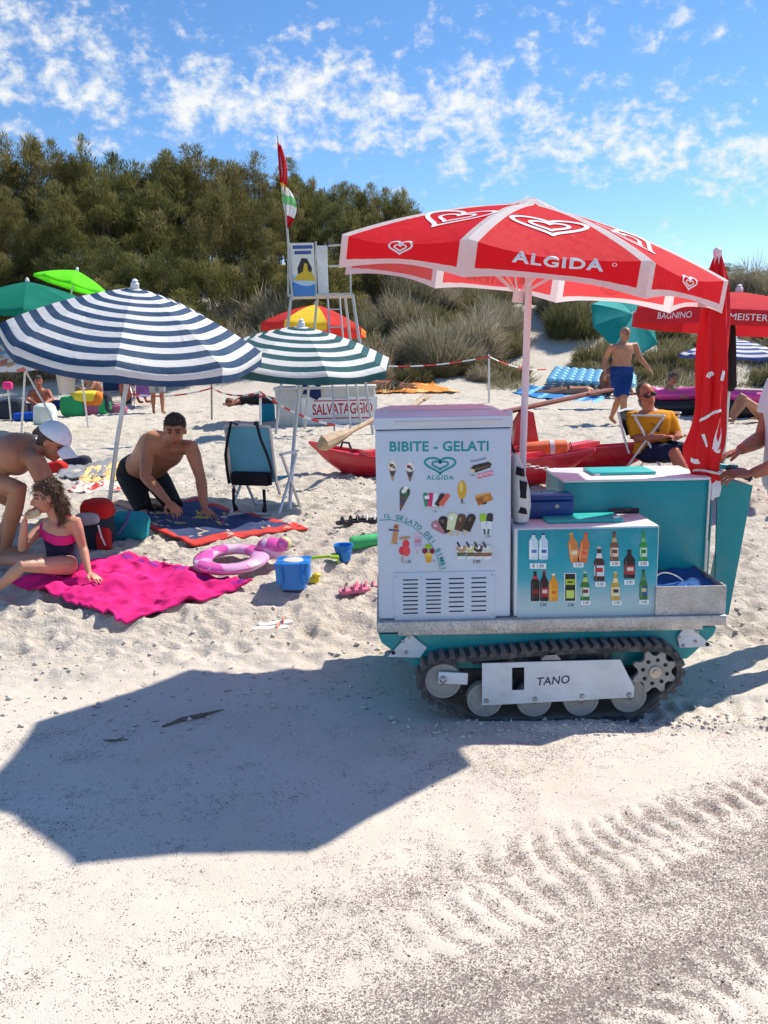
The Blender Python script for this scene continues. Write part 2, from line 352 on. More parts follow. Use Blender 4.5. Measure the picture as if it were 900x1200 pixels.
def build_sand():
    ys = [-60, -35, -20, -11, -6, -3, -1, 0.1, 0.7, 1.05]; y = 1.2
    while y < 44: ys.append(y); y += max(0.0088, 0.0033*y)
    ys += [46, 49, 53, 58, 66, 80, 105, 150, 240, 420, 800]
    us = list(np.arange(-0.62, 0.6201, 0.0034)); e = [0.64, 0.68, 0.75, 0.85, 1.0, 1.2, 1.6, 2.2, 3.2, 5, 9]
    us = [-q for q in e[::-1]]+us+e; us = np.array(us); ys = np.array(ys)
    W = np.maximum(ys, 0.2)+0.55; W = np.where(ys < 0, 2.0+np.abs(ys)*1.0, W)
    X = us[None, :]*W[:, None]; Y = np.repeat(ys[:, None], len(us), 1)
    rz, k = relief(X, Y); sig = track_marks.sig; fade = 1-sstep(42, 46, Y); fade = fade*sstep(0.6, 1.2, Y)
    Z = terrain(X, np.minimum(Y, 60)) + rz*fade
    dry = sstep(3.6, 4.9, Y+0.5*vnoise(X*0.8, Y*0.8, 2)+0.10*np.abs(X-0.7))
    # dark grit gathers in a diagonal strip along the old ruts and in patches by the waterline
    t = (Y-1.55-0.62*X)/0.75
    al = X*0.912+Y*0.410; ac = -X*0.410+Y*0.912                    # along / across the ruts
    st = fbm(al*1.1, ac*5.5, 5, 4, 0.6)+0.5*fbm(al*3.0+4, ac*14, 2, 3, 0.6)
    low = sstep(2.35, 1.45, ac)*sstep(-1.1, 0.3, X)
    gr = 0.0 + 0.62*low + 0.62*st*(0.30+0.7*low) + 0.30*np.exp(-((ac-2.02)/0.10)**2)*sstep(-0.5, 0.3, X) + 0.22*np.exp(-((ac-2.62)/0.16)**2)*sstep(0.0, 0.6, X) - 0.24*track_marks.sig*(0.35+0.65*sstep(3.2, 2.4, Y)) - 0.25*sstep(3.3, 4.0, Y)
    nr, nc = X.shape; V = np.stack([X, Y, Z], -1).reshape(-1, 3); idx = np.arange(nr*nc).reshape(nr, nc)
    Q = np.stack([idx[:-1, :-1], idx[:-1, 1:], idx[1:, 1:], idx[1:, :-1]], -1).reshape(-1, 4)
    me = fast_mesh('sand', V, Q, ['sand'], {'dry': ('POINT', dry.ravel()), 'trk': ('POINT', k.ravel()), 'gravel': ('POINT', gr.ravel())}, smooth=True)
    o = bpy.data.objects.new('sand_beach', me); COL.objects.link(o); tag(o, None, None, kind='structure'); o['label'] = 'pale trodden sand beach rising to a dune'
build_sand()
# ------------------------------------------------------------------ dune plants
def leaf_mat(name, cols, trans=0.25, rough=0.75):
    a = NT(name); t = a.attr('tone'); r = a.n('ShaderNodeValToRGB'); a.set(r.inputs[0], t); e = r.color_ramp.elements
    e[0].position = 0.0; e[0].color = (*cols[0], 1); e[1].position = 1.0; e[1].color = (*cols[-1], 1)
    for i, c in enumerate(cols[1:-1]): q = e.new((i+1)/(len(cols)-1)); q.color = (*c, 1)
    inf = a.n('ShaderNodeObjectInfo'); rn = inf.outputs['Random']; c = a.mix(a.rng(rn, 0.55, 1, 0, 0.45), r.outputs[0], (0.19, 0.155, 0.07)); c = a.mix(a.rng(rn, 0.0, 0.45, 0.45, 0.0), c, (0.085, 0.115, 0.045))
    sh = a.pbsdf(c, rough, 0, 0.2); tr = a.n('ShaderNodeBsdfTranslucent', {'Color': c}); mx = a.n('ShaderNodeMixShader', {0: trans}); a.set(mx.inputs[1], sh); a.set(mx.inputs[2], tr)
    return a.done(mx.outputs[0])
leaf_mat('tamarisk_leaf', [(0.075, 0.076, 0.028), (0.155, 0.155, 0.050), (0.250, 0.228, 0.078), (0.35, 0.285, 0.135)], 0.42)
leaf_mat('dry_broom', [(0.22, 0.185, 0.125), (0.36, 0.305, 0.215), (0.48, 0.42, 0.31), (0.58, 0.52, 0.41)], 0.35, 0.9)
leaf_mat('olive_scrub', [(0.12, 0.108, 0.050), (0.21, 0.185, 0.088), (0.30, 0.255, 0.135), (0.42, 0.355, 0.21)], 0.35, 0.9)
paint('bark', (0.14, 0.105, 0.075), 0.9, var=0.35, vs=14, bump=0.5, bs=40)
def blades(P, D, Ln, Wd, tone, bend=None):
    """narrow diamond leaves: P base points, D unit directions"""
    n = len(P); r = _rng.normal(size=(n, 3)); S = np.cross(D, r); S /= np.linalg.norm(S, axis=1)[:, None]+1e-9
    mid = P+D*Ln[:, None]*0.5 + (bend*0.5 if bend is not None else 0); tip = P+D*Ln[:, None] + (bend if bend is not None else 0)
    V = np.stack([P, mid+S*Wd[:, None]*0.5, tip, mid-S*Wd[:, None]*0.5], 1).reshape(-1, 3)
    Q = np.arange(n*4).reshape(n, 4); return V, Q, tone
def norm(a): return a/(np.linalg.norm(a, axis=1)[:, None]+1e-9)
def tamarisk(seed, h, w, nplume, m):
    g = np.random.default_rng(seed); Ps, Ds, Ls, Ts = [], [], [], []; trunk = MB(); tips = []
    for i in range(nplume):
        a = g.random()*2*math.pi; rr = math.sqrt(g.random())*0.92; top = h*(1-0.42*rr**2)*(0.86+0.28*g.random()); z = top*(1-0.80*g.random()**1.7)
        rim = 1.0-0.30*(z/h-0.35)**2*2
        c = np.array([w/2*rr*math.cos(a)*rim, w/2*rr*math.sin(a)*rim, max(0.25, z)])
        d = np.array([math.cos(a)*0.55*rr, math.sin(a)*0.55*rr, 0.95]); d = d+g.normal(size=3)*0.16; d /= np.linalg.norm(d)
        k = int(m*(0.6+0.8*g.random())); ext = 0.26+0.20*g.random(); ln = 0.55+0.45*g.random()
        al = g.random(k)**0.8*ln; wid = ext*(1.15-al/ln*0.85)
        off = g.normal(size=(k, 3))*0.55; off -= (off@d)[:, None]*d
        P = c+d*al[:, None]+off*wid[:, None]
        D = norm(d*0.9+off*0.75+g.normal(size=(k, 3))*0.30)
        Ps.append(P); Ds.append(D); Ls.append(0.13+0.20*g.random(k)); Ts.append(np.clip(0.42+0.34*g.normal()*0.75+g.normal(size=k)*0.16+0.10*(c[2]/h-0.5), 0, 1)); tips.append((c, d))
    P = np.concatenate(Ps); V, Q, T = blades(P, np.concatenate(Ds), np.concatenate(Ls), 0.016+0.02*g.random(len(P)), np.concatenate(Ts))
    for c, d in tips[::max(1, nplume//16)]:
        b = np.array([c[0]*0.12, c[1]*0.12, -0.4]); mid = b*0.5+c*0.5+np.array([-c[0]*0.15, -c[1]*0.15, 0.1])
        trunk.tube([b, mid, c+d*0.2], [0.055, 0.034, 0.010], 5)
    return fast_mesh('tamarisk_crown', V, Q, ['tamarisk_leaf'], {'tone': ('FACE', T)}), trunk
def broom(seed, h, w, n, ln):
    g = np.random.default_rng(seed); a = g.random(n)*2*math.pi; r = np.sqrt(g.random(n)); hh = h*(1-0.55*r**2)
    lob = 0.62+0.38*np.sin(a*2+seed)*np.cos(a*3.0+r*4+seed*1.7)+0.18*g.normal(size=n); hh = hh*np.clip(lob, 0.25, 1.2)
    z = hh*g.random(n)**0.75*0.9
    P = np.stack([w/2*r*np.cos(a)*(0.55+0.5*z/h), w/2*r*np.sin(a)*(0.55+0.5*z/h), z-0.05], 1)
    D = norm(np.stack([np.cos(a)*r*0.55+0.12, np.sin(a)*r*0.55, np.full(n, 0.85)], 1)+g.normal(size=(n, 3))*0.34)
    Ln = ln*(0.5+0.8*g.random(n)); bend = np.stack([np.cos(a)*r, np.sin(a)*r, -0.5*np.ones(n)], 1)*0.10*Ln[:, None]
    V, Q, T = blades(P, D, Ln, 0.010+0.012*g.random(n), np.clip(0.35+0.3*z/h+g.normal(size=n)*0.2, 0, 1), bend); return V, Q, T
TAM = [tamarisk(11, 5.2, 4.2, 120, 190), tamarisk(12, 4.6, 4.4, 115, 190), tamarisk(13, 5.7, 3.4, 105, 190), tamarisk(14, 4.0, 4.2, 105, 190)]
def plant(name, label, cat, group, me, trunk, x, y, s, rz, sv=1.0, sub=0.0):
    z = sz(x, y)-sub; r = thing(name, label, cat, (x, y, z), group); r.rotation_euler = (0, 0, rz); r.scale = (s, s, s*sv)
    for nm, dat in (('crown', me), ('trunk', trunk)):
        if dat is None: continue
        o = bpy.data.objects.new(nm, dat); COL.objects.link(o); o.parent = r
    return r
def trunk_mesh(mb):
    o = mb.build('trunk', 'bark'); me = o.data; bpy.data.objects.remove(o); return me
TAMT = [trunk_mesh(t[1]) for t in TAM]
rv = random.Random(5)
# front row, ridge row and rear row of the thicket: (pixel column, distance, crown top row in the photo)
def top_row(px):
    pts = [(-120, 184), (0, 172), (60, 162), (110, 160), (180, 166), (240, 166), (300, 176), (350, 192), (400, 200), (450, 214), (500, 236), (560, 284), (640, 335), (720, 350), (800, 345), (860, 325), (900, 318), (1000, 320)]
    for (a, b), (c, d) in zip(pts, pts[1:]):
        if a <= px <= c: return b+(d-b)*(px-a)/(c-a)
    return 330
def tam_at(px, Y, frac=1.0, i=None, lab=0):
    t = onY(px, top_row(px), Y); i = rv.randrange(4) if i is None else i; base = sz(t.x, Y); hgt = max(1.6, (t.z-base)*frac)
    hm = (5.2, 4.6, 5.7, 4.0)[i]*1.10+0.62; s = hgt/hm
    labs = ['feathery olive green tamarisk on the skyline of the dune thicket', 'bushy olive tamarisk low on the dune face behind the umbrellas', 'small round tamarisk on the dune beyond the red umbrellas']
    grp = ['tamarisks along the dune skyline', 'tamarisks low on the dune face', 'tamarisks on the far right dune']
    sx = max(0.62, min(1.25, s)); sx = sx*(rv.choice((0.62, 0.75, 1.0, 1.05)) if lab == 0 else 1.0); plant('tamarisk_bush', labs[lab], 'bush', grp[lab], TAM[i][0], TAMT[i], t.x, Y, sx, rv.random()*6.28, s/sx, 0.15)
for px in range(-150, 560, 30): tam_at(px+rv.uniform(-14, 14), 33.5+rv.uniform(-1.5, 1.5), rv.uniform(0.88, 1.12))
for px in range(-130, 500, 62): tam_at(px+rv.uniform(-14, 14), 30.0+rv.uniform(-1.2, 1.2), rv.uniform(0.70, 0.90))
for px in range(-120, 420, 60): tam_at(px+rv.uniform(-14, 14), 27.3+rv.uniform(-1, 1), rv.uniform(0.50, 0.68), lab=1)
for px in range(-120, 240, 66): tam_at(px+rv.uniform(-14, 14), 24.8+rv.uniform(-0.6, 0.6), rv.uniform(0.34, 0.46), lab=1)
for px in range(850, 1010, 28): tam_at(px+rv.uniform(-8, 8), 37.5+rv.uniform(-1.5, 1.5), rv.uniform(0.85, 1.0), lab=2)
for px in (520, 556, 600, 660): tam_at(px, 37.5, 0.8, 3, lab=2)
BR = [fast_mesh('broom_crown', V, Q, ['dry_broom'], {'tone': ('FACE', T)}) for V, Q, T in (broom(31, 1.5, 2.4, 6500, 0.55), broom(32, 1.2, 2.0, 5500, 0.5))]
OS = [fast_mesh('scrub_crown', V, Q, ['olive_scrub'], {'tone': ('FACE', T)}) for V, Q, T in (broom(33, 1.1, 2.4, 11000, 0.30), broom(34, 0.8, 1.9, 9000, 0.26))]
for px, Y, s in ((255, 26.2, 1.25), (300, 27.2, 1.35), (335, 26.4, 1.1), (285, 24.9, 1.05), (240, 24.8, 0.9), (325, 25.0, 0.85)):
    x = onY(px, 400, Y).x; plant('broom_shrub', 'tall pale grey dry broom shrub in front of the tamarisk thicket', 'shrub', 'pale dry broom shrubs on the dune', BR[rv.randrange(2)], None, x, Y, s, rv.random()*6.28, 1.1, 0.1)
for px, Y, s in ((12, 24, 0.9), (70, 24.4, 0.8), (150, 23.8, 0.9), (205, 24.2, 1.0)):
    x = onY(px, 400, Y).x; plant('broom_shrub', 'low grey brown dry shrub under the tamarisks behind the navy striped umbrella', 'shrub', 'low dry shrubs under the tamarisks', BR[rv.randrange(2)], None, x, Y, s, rv.random()*6.28, 1.0, 0.1)
sp = []
for k in range(120):
    px = rv.uniform(390, 612); Y = rv.uniform(22.9, 33); sp.append((px, Y))
for k in range(26): sp.append((rv.uniform(610, 690)+(0), rv.uniform(28.5, 36)))
for k in range(95): sp.append((rv.uniform(672, 1010), rv.uniform(22.6, 36)))
for px, Y in sp:
    if abs(px-(640-(Y-24)*2.5)) < 46-(Y-24)*2.2 and Y < 32: continue
    if Y < 24.2 and rv.random() < 0.4: continue
    x = onY(px, 400, Y).x
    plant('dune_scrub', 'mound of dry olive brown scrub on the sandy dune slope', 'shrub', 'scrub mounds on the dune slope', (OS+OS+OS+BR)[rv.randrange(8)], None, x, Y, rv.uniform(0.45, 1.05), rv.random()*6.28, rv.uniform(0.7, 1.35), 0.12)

def dune_grass(name, label, n, seed, mat, thr, ln, tone0):
    g_ = np.random.default_rng(seed); px = g_.uniform(380, 1020, n); Y = g_.uniform(22.3, 36, n); X = (px-450)/1000*Y*1.02+0.02*Y
    bare = (np.abs(px-(640-(Y-24)*2.5)) < 42-(Y-24)*2.2+14*vnoise(Y*2, px*0.05, 1)) & (Y < 32); keep = (~bare) & (fbm(X*0.9, Y*0.9, 3, 3)+0.25*sstep(22.3, 25.5, Y)-0.25 > thr)
    X, Y = X[keep], Y[keep]; n = len(X); Z = terrain(X, Y); D = norm(np.stack([0.25+0.4*g_.normal(size=n), 0.4*g_.normal(size=n), np.full(n, 0.9)], 1)); L_ = ln*(0.4+g_.random(n)); be = np.stack([0.5+g_.normal(size=n)*0.4, g_.normal(size=n)*0.4, -0.5*np.ones(n)], 1)*0.3*L_[:, None]
    V, Q, T = blades(np.stack([X, Y, Z-0.03], 1), D, L_, 0.010+0.012*g_.random(n), np.clip(tone0+0.22*g_.normal(size=n), 0, 1), be); o = bpy.data.objects.new(name, fast_mesh(name, V, Q, [mat], {'tone': ('FACE', T)})); COL.objects.link(o); tag(o, label, 'grass', kind='stuff')
dune_grass('dune_grass', 'tangled olive grass growing between the dune scrub', 60000, 51, 'olive_scrub', -0.10, 0.34, 0.45)
dune_grass('dry_grass', 'pale dry grass stalks scattered over the dune slope', 22000, 52, 'dry_broom', 0.02, 0.50, 0.6)
# ------------------------------------------------------------------ lettering and flat print
TMP = bpy.data.scenes.new('work')
def text2d(s, size=1.0, bold=0.0, spacing=1.0, align='CENTER', shear=0.0):
    cu = bpy.data.curves.new('lettering', 'FONT'); cu.body = s; cu.size = size; cu.offset = bold; cu.align_x = align; cu.align_y = 'CENTER'
    cu.space_character = spacing; cu.resolution_u = 3; cu.shear = shear
    o = bpy.data.objects.new('lettering', cu); TMP.collection.objects.link(o); TMP.view_layers[0].update(); dg = TMP.view_layers[0].depsgraph
    me = o.evaluated_get(dg).to_mesh(); V = [(v.co.x, v.co.y) for v in me.vertices]; Fc = [tuple(p.vertices) for p in me.polygons]
    o.evaluated_get(dg).to_mesh_clear(); bpy.data.objects.remove(o); bpy.data.curves.remove(cu); return V, Fc
def place2d(mb, VF, c, ux, uy, m=0):
    V, Fc = VF; c = Vector(c); ux = Vector(ux); uy = Vector(uy); mb.add([c+ux*x+uy*y for x, y in V], Fc, m); return mb
def heart_pts(n=48):
    P = []
    for i in range(n):
        t = 2*math.pi*i/n; P.append((math.sin(t)**3*1.0, (13*math.cos(t)-5*math.cos(2*t)-2*math.cos(3*t)-math.cos(4*t))/16.0))
    return P
def stroke2d(P, w, closed=True):
    n = len(P); V = []; Fc = []
    for i in range(n):
        a = P[(i-1) % n] if closed or i else P[0]; b = P[(i+1) % n] if closed or i < n-1 else P[-1]
        dx, dy = b[0]-a[0], b[1]-a[1]; l = math.hypot(dx, dy) or 1; nx, ny = -dy/l, dx/l
        V += [(P[i][0]+nx*w/2, P[i][1]+ny*w/2), (P[i][0]-nx*w/2, P[i][1]-ny*w/2)]
    for i in range(n if closed else n-1): j = (i+1) % n; Fc.append((2*i, 2*j, 2*j+1, 2*i+1))
    return V, Fc
def heart_logo(sx, sy, w):
    """two nested heart lines"""
    V, Fc = stroke2d([(x*sx, y*sy) for x, y in heart_pts()], w); V2, F2 = stroke2d([(x*sx*0.52, y*sy*0.50-sy*0.04) for x, y in heart_pts()], w*0.85)
    return V+V2, Fc+[tuple(i+len(V) for i in f) for f in F2]
_pc = {}
def pm(r, g, b):
    k = (r, g, b)
    if k not in _pc:
        nm = 'print_%d_%d_%d' % k; a = NT(nm); a.done(a.pbsdf(lin(r, g, b), 0.4, 0, 0.4)); _pc[k] = nm
    return _pc[k]
class Print:
    """flat printed picture, drawn in units of a zoomed crop of the photo on a plane at depth Y"""
    def __init__(s, Y, x0, y0, k): s.Y = Y; s.x0 = x0; s.y0 = y0; s.k = k; s.mb = MB(); s.cols = []; s.z = 0
    def pt(s, cx, cy, lift): p = onY(s.x0+cx/s.k, s.y0+cy/s.k, s.Y); return Vector((p.x, s.Y-lift, p.z))
    def ci(s, c):
        if c not in s.cols: s.cols.append(c)
        return s.cols.index(c)
    def poly(s, P, c):
        s.z += 1; l = 0.0012+0.00025*s.z; s.mb.add([s.pt(x, y, l) for x, y in P], [tuple(range(len(P)))], s.ci(c)); return s
    def ell(s, cx, cy, rx, ry, c, an=0, n=14):
        a = rad(an); return s.poly([(cx+rx*math.cos(t)*math.cos(a)-ry*math.sin(t)*math.sin(a), cy+rx*math.cos(t)*math.sin(a)+ry*math.sin(t)*math.cos(a)) for t in [2*math.pi*i/n for i in range(n)]], c)
    def bar(s, cx, cy, w, h, c, an=0, rnd=0.0):
        a = rad(an); P = [(-w/2, -h/2), (w/2, -h/2), (w/2, h/2), (-w/2, h/2)]
        if rnd: P = [(-w/2, h/2), (-w/2, -h/2+w*.35), (-w*.3, -h/2+w*.08), (0, -h/2), (w*.3, -h/2+w*.08), (w/2, -h/2+w*.35), (w/2, h/2)]
        return s.poly([(cx+x*math.cos(a)-y*math.sin(a), cy+x*math.sin(a)+y*math.cos(a)) for x, y in P], c)
    def text(s, st, cx, cy, h, c, an=0, bold=0.0, **k):
        s.z += 1; l = 0.0012+0.00025*s.z; VF = text2d(st, h*1.38, bold*h, **k); a = rad(an)
        s.mb.add([s.pt(cx+x*math.cos(a)+y*math.sin(a), cy+x*math.sin(a)-y*math.cos(a), l) for x, y in VF[0]], VF[1], s.ci(c)); return s
    def flat(s, VF, cx, cy, c):
        s.z += 1; l = 0.0012+0.00025*s.z; s.mb.add([s.pt(cx+x, cy-y, l) for x, y in VF[0]], VF[1], s.ci(c)); return s
    def build(s, name, parent): return s.mb.build(name, [pm(*c) for c in s.cols], parent, smooth=0, fix=False)

# ------------------------------------------------------------------ materials of the cart
paint('teal_paint', (0.0, 0.285, 0.305), 0.36, var=0.12, vs=3, bump=0.08, bs=40, dirt=0.10, scr=0.35)
paint('teal_hatch', (0.02, 0.46, 0.42), 0.4, var=0.06, vs=3, bump=0.04)
paint('freezer_white', (0.58, 0.64, 0.74), 0.35, var=0.05, vs=3, bump=0.04, bs=30, dirt=0.25, scr=0.4, dcol=lin(190, 186, 180))
paint('lid_grey', (0.64, 0.62, 0.63), 0.45, var=0.05, vs=3, bump=0.03)
paint('box_white', (0.70, 0.72, 0.74), 0.4, var=0.06, vs=4, bump=0.03, dirt=0.25, scr=0.4)
paint('gap_black', (0.012, 0.012, 0.014), 0.8)
paint('rubber', (0.030, 0.031, 0.036), 0.72, var=0.35, vs=9, bump=0.25, bs=90, dirt=0.5, dcol=(0.24, 0.21, 0.18), dust=0.22)
paint('rubber_worn', (0.05, 0.05, 0.055), 0.8, var=0.3, vs=14, bump=0.3, bs=90, dirt=0.6, dcol=(0.24, 0.215, 0.18), dust=0.28)
paint('wheel_grey', (0.30, 0.29, 0.27), 0.6, var=0.18, vs=10, bump=0.12, bs=60, dirt=0.5, dcol=(0.36, 0.32, 0.26), dust=0.45)
paint('plate_white', (0.66, 0.68, 0.71), 0.45, var=0.07, vs=6, bump=0.05, dirt=0.35, dcol=(0.42, 0.38, 0.32), dust=0.25)
paint('bolt_steel', (0.40, 0.38, 0.36), 0.4, 0.8, var=0.2, dirt=0.4, dcol=(0.25, 0.17, 0.11))
paint('dark_machine', (0.035, 0.035, 0.037), 0.7, var=0.3, vs=12, bump=0.2, dirt=0.35, dcol=(0.22, 0.20, 0.17), dust=0.7)
paint('white_pole', (0.74, 0.70, 0.74), 0.35, var=0.05, vs=6)
paint('alu_pole', (0.62, 0.62, 0.61), 0.38, 0.6, var=0.1, vs=8)
paint('cash_blue', (0.010, 0.045, 0.22), 0.35, var=0.08, vs=8, bump=0.06, bs=200)
paint('black_plastic', (0.015, 0.015, 0.017), 0.45)
paint('bag_white', (0.62, 0.60, 0.57), 0.8, var=0.12, vs=12, bump=0.25, bs=120)
cloth('bag_black', (0.018, 0.016, 0.018))
cloth('blue_cloth', (0.012, 0.08, 0.26), var=0.25)
def diamond_plate():
    a = NT('diamond_plate'); p = a.n('ShaderNodeMapping', {'Vector': a.obj(), 'Rotation': (0, rad(45), 0)}).outputs[0]
    b = a.n('ShaderNodeTexBrick', {'Vector': a.n('ShaderNodeMapping', {'Vector': a.obj(), 'Rotation': (rad(90), 0, rad(0))}).outputs[0], 'Scale': 1.0, 'Brick Width': 0.03, 'Row Height': 0.012, 'Mortar Size': 0.004})
    w = a.n('ShaderNodeTexVoronoi', {'Vector': p, 'Scale': 95.0}); d = a.rng(w.outputs['Distance'], 0.15, 0.55, 1, 0)
    c = a.mix(a.rng(a.noise(14, 4), 0.3, 0.7), (0.46, 0.44, 0.42), (0.62, 0.60, 0.58)); c = a.mix(a.mth('MULTIPLY', a.rng(d, 0, 1), 0.22), c, (0.30, 0.285, 0.27))
    c = a.mix(a.mth('MULTIPLY', a.rng(a.noise(9, 6, 0.7), 0.5, 0.7), 0.4), c, (0.33, 0.29, 0.25))
    return a.done(a.pbsdf(c, 0.5, 0.55, 0.5, a.bump(d, 0.5, 0.004)))
diamond_plate()
def poster_mat():
    a = NT('drinks_poster'); s = a.n('ShaderNodeSeparateXYZ', {0: a.obj()}); z = a.mth('ADD', s.outputs[2], a.mth('MULTIPLY', a.noise(5, 4), 0.07))
    r = a.n('ShaderNodeValToRGB'); a.set(r.inputs[0], a.rng(z, 0.035, 0.42)); e = r.color_ramp.elements
    e[0].color = (0.50, 0.60, 0.62, 1); e[1].position = 1.0; e[1].color = (0.005, 0.27, 0.35, 1)
    for p, c in ((0.22, (0.36, 0.54, 0.58)), (0.42, (0.06, 0.40, 0.48)), (0.62, (0.01, 0.33, 0.43))): q = e.new(p); q.color = (*c, 1)
    c = a.mix(a.mth('MULTIPLY', a.rng(a.noise(9, 4, 0.6), 0.5, 0.75), 0.25), r.outputs[0], (0.35, 0.55, 0.6))
    return a.done(a.pbsdf(c, 0.35, 0, 0.4))
poster_mat()

# ------------------------------------------------------------------ tracked cart
FY = 3.50                                                   # front plane of the cargo
def W(px, py, Y=FY): return onY(px, py, Y)
cart = thing('tracked_cart', 'teal motorised vendor cart with aluminium deck on black rubber crawler tracks', 'cart', (0.7, 3.9, 0.0))
DZ = 0.432
d = MB().rbox((0.70, 3.90, DZ-0.024), (1.482, 0.86, 0.045), 0.004); d.rbox((0.70, 3.90, DZ-0.058), (1.30, 0.82, 0.022), 0.003); d.build('deck', 'diamond_plate', cart)
ch = MB().prism([(-0.035, 0.362), (-0.022, 0.325), (0.115, 0.215), (0.30, 0.20), (1.13, 0.20), (1.30, 0.225), (1.405, 0.325), (1.420, 0.362)], (0, 4.30, 0), (1, 0, 0), (0, 0, 1), 0.78); ch.build('chassis', 'teal_paint', cart)
for nm, pl, hole, bolts in (('left', [(454.5, 769), (478, 744), (483, 744.5), (500, 758), (492, 770)], (461, 765), [(479, 746), (472, 751), (476, 764)]),
                            ('right', [(793, 746), (800, 737), (808, 733), (834.5, 757), (796, 758.5)], (829, 755), [(817, 740), (801, 757), (815, 752), (796, 747)])):
    Y = 3.512; b = MB().prism([((W(*q, Y)).x, (W(*q, Y)).z) for q in pl], (0, Y, 0), (1, 0, 0), (0, 0, 1), 0.008); bo = b.build('corner_bracket', 'plate_white', cart)
    for q in bolts: p = W(*q, Y-0.009); MB().lathe([(0.0075, 0), (0.0075, 0.005), (0.004, 0.007)], p, (0, -1, 0), 8).build('bolt', 'bolt_steel', bo)
    p = W(*hole, Y-0.0085); MB().lathe([(0.009, 0), (0.009, 0.001)], p, (0, -1, 0), 10).build('hole', 'print_sand' if False else 'gap_black', bo)
def crawler(y0, y1, front):
    Y = y0; circ = []
    P = lambda px, py: (W(px, py, 3.43).x, W(px, py, 3.43).z)
    idl = P(519, 795); spr = P(767, 784); rol = [P(568, 818), P(626, 818), P(681, 817), P(737, 813)]
    cs = [(idl, 0.098), (spr, 0.112), (rol[0], 0.098), (rol[1], 0.098), (rol[2], 0.098), (rol[3], 0.098), (P(640, 775), 0.062), (P(700, 772), 0.062)]
    pts = []
    for (cx, cz), r in cs: pts += [(cx+r*math.cos(2*math.pi*i/40), cz+r*math.sin(2*math.pi*i/40)) for i in range(40)]
    pts = sorted(set(pts)); hull = []
    for seq in (pts, pts[::-1]):
        h = []
        for p in seq:
            while len(h) > 1 and (h[-1][0]-h[-2][0])*(p[1]-h[-2][1])-(h[-1][1]-h[-2][1])*(p[0]-h[-2][0]) <= 0: h.pop()
            h.append(p)
        hull += h[:-1]
    # resample evenly
    seg = [math.dist(hull[i], hull[(i+1) % len(hull)]) for i in range(len(hull))]; tot = sum(seg); NL = 58; res = []
    def at(s):
        s %= tot
        for i, l in enumerate(seg):
            if s <= l: a, b = hull[i], hull[(i+1) % len(hull)]; t = s/l; return (a[0]+(b[0]-a[0])*t, a[1]+(b[1]-a[1])*t), math.atan2(b[1]-a[1], b[0]-a[0])
            s -= l
        return hull[0], 0
    K = NL*3; ring = [at(tot*i/K)[0] for i in range(K)]
    zmin = min(q[1] for q in ring); sh = gz(0.7, 3.5)-0.012-zmin
    belt = MB(); secs = []
    for i in range(K):
        a = ring[i-1]; b = ring[(i+1) % K]; dx, dz = b[0]-a[0], b[1]-a[1]; l = math.hypot(dx, dz); nx, nz = dz/l, -dx/l
        x, z = ring[i]; z += sh; o = 0.0; t = 0.020
        secs.append([(x+nx*o, y0, z+nz*o), (x+nx*o, y1, z+nz*o), (x-nx*t, y1, z-nz*t), (x-nx*t, y0, z-nz*t)])
    secs.append(secs[0]); belt.loft(secs, caps=False); to = belt.build('rubber_track', 'rubber', cart, smooth=50)
    gu = MB()
    proto = None
    for i in range(NL):
        (x, z), an = at(tot*(i+0.5)/NL); z += sh; R = Matrix.Rotation(-an, 3, 'Y'); nx, nz = math.sin(an), -math.cos(an)
        if proto is None:
            m = MB(); m.box((0, 0, 0), (0.030, (y1-y0)*1.01, 0.016), taper=1.0)
            m.v = [(vx*(0.72 if vz < 0 else 1), vy, vz) for vx, vy, vz in m.v]
            lo = m.build('tread_lug', 'rubber_worn', None, loc=(0, 0, 0)); lo.parent = to; proto = lo
        else: lo = proto.copy(); COL.objects.link(lo); lo.parent = to
        wp = Vector((x+nx*0.007, (y0+y1)/2, z+nz*0.007)); lo.location = wp-WORLD[to.name]; lo.rotation_euler = R.to_euler(); WORLD[lo.name] = WORLD[to.name]
    if not front: return
    zs = sh
    def wheel(nm, c, r, y, w, rim=True, spokes=0):
        m = MB(); prof = [(r*0.98, 0.0), (r, 0.006), (r, w), (r*0.9, w)]
        m.lathe([(0.001, 0.004), (r*0.80, 0.004), (r*0.84, 0.0), (r*0.97, 0.0), (r, 0.005), (r, w), (0.001, w)], (c[0], y, c[1]+zs), (0, 1, 0), 28); wo = m.build(nm, 'wheel_grey', cart)
        MB().lathe([(r*0.20, 0), (r*0.20, -0.008), (r*0.12, -0.012), (0.001, -0.012)], (c[0], y+0.003, c[1]+zs), (0, 1, 0), 12).build('hub', 'bolt_steel', wo); return wo
    for c in rol: wheel('road_wheel', c, 0.076, y0+0.012, 0.05)
    wheel('idler_wheel', idl, 0.078, y0+0.006, 0.06)
    # sprocket with eight teeth and eight holes
    m = MB(); n = 8; V = []
    for i in range(n*8):
        a = 2*math.pi*i/(n*8); k = i % 8; r = (0.070, 0.070, 0.078, 0.093, 0.096, 0.093, 0.078, 0.070)[k]; V.append((spr[0]+r*math.cos(a), spr[1]+zs+r*math.sin(a)))
    m.prism(V, (0, y0+0.03, 0), (1, 0, 0), (0, 0, 1), 0.022); so = m.build('sprocket', 'wheel_grey', cart, smooth=20)
    for i in range(n):
        a = 2*math.pi*(i+0.5)/n+0.2; MB().lathe([(0.009, 0), (0.009, 0.001)], (spr[0]+0.052*math.cos(a), y0+0.0075, spr[1]+zs+0.052*math.sin(a)), (0, -1, 0), 10).build('sprocket_hole', 'gap_black', so)
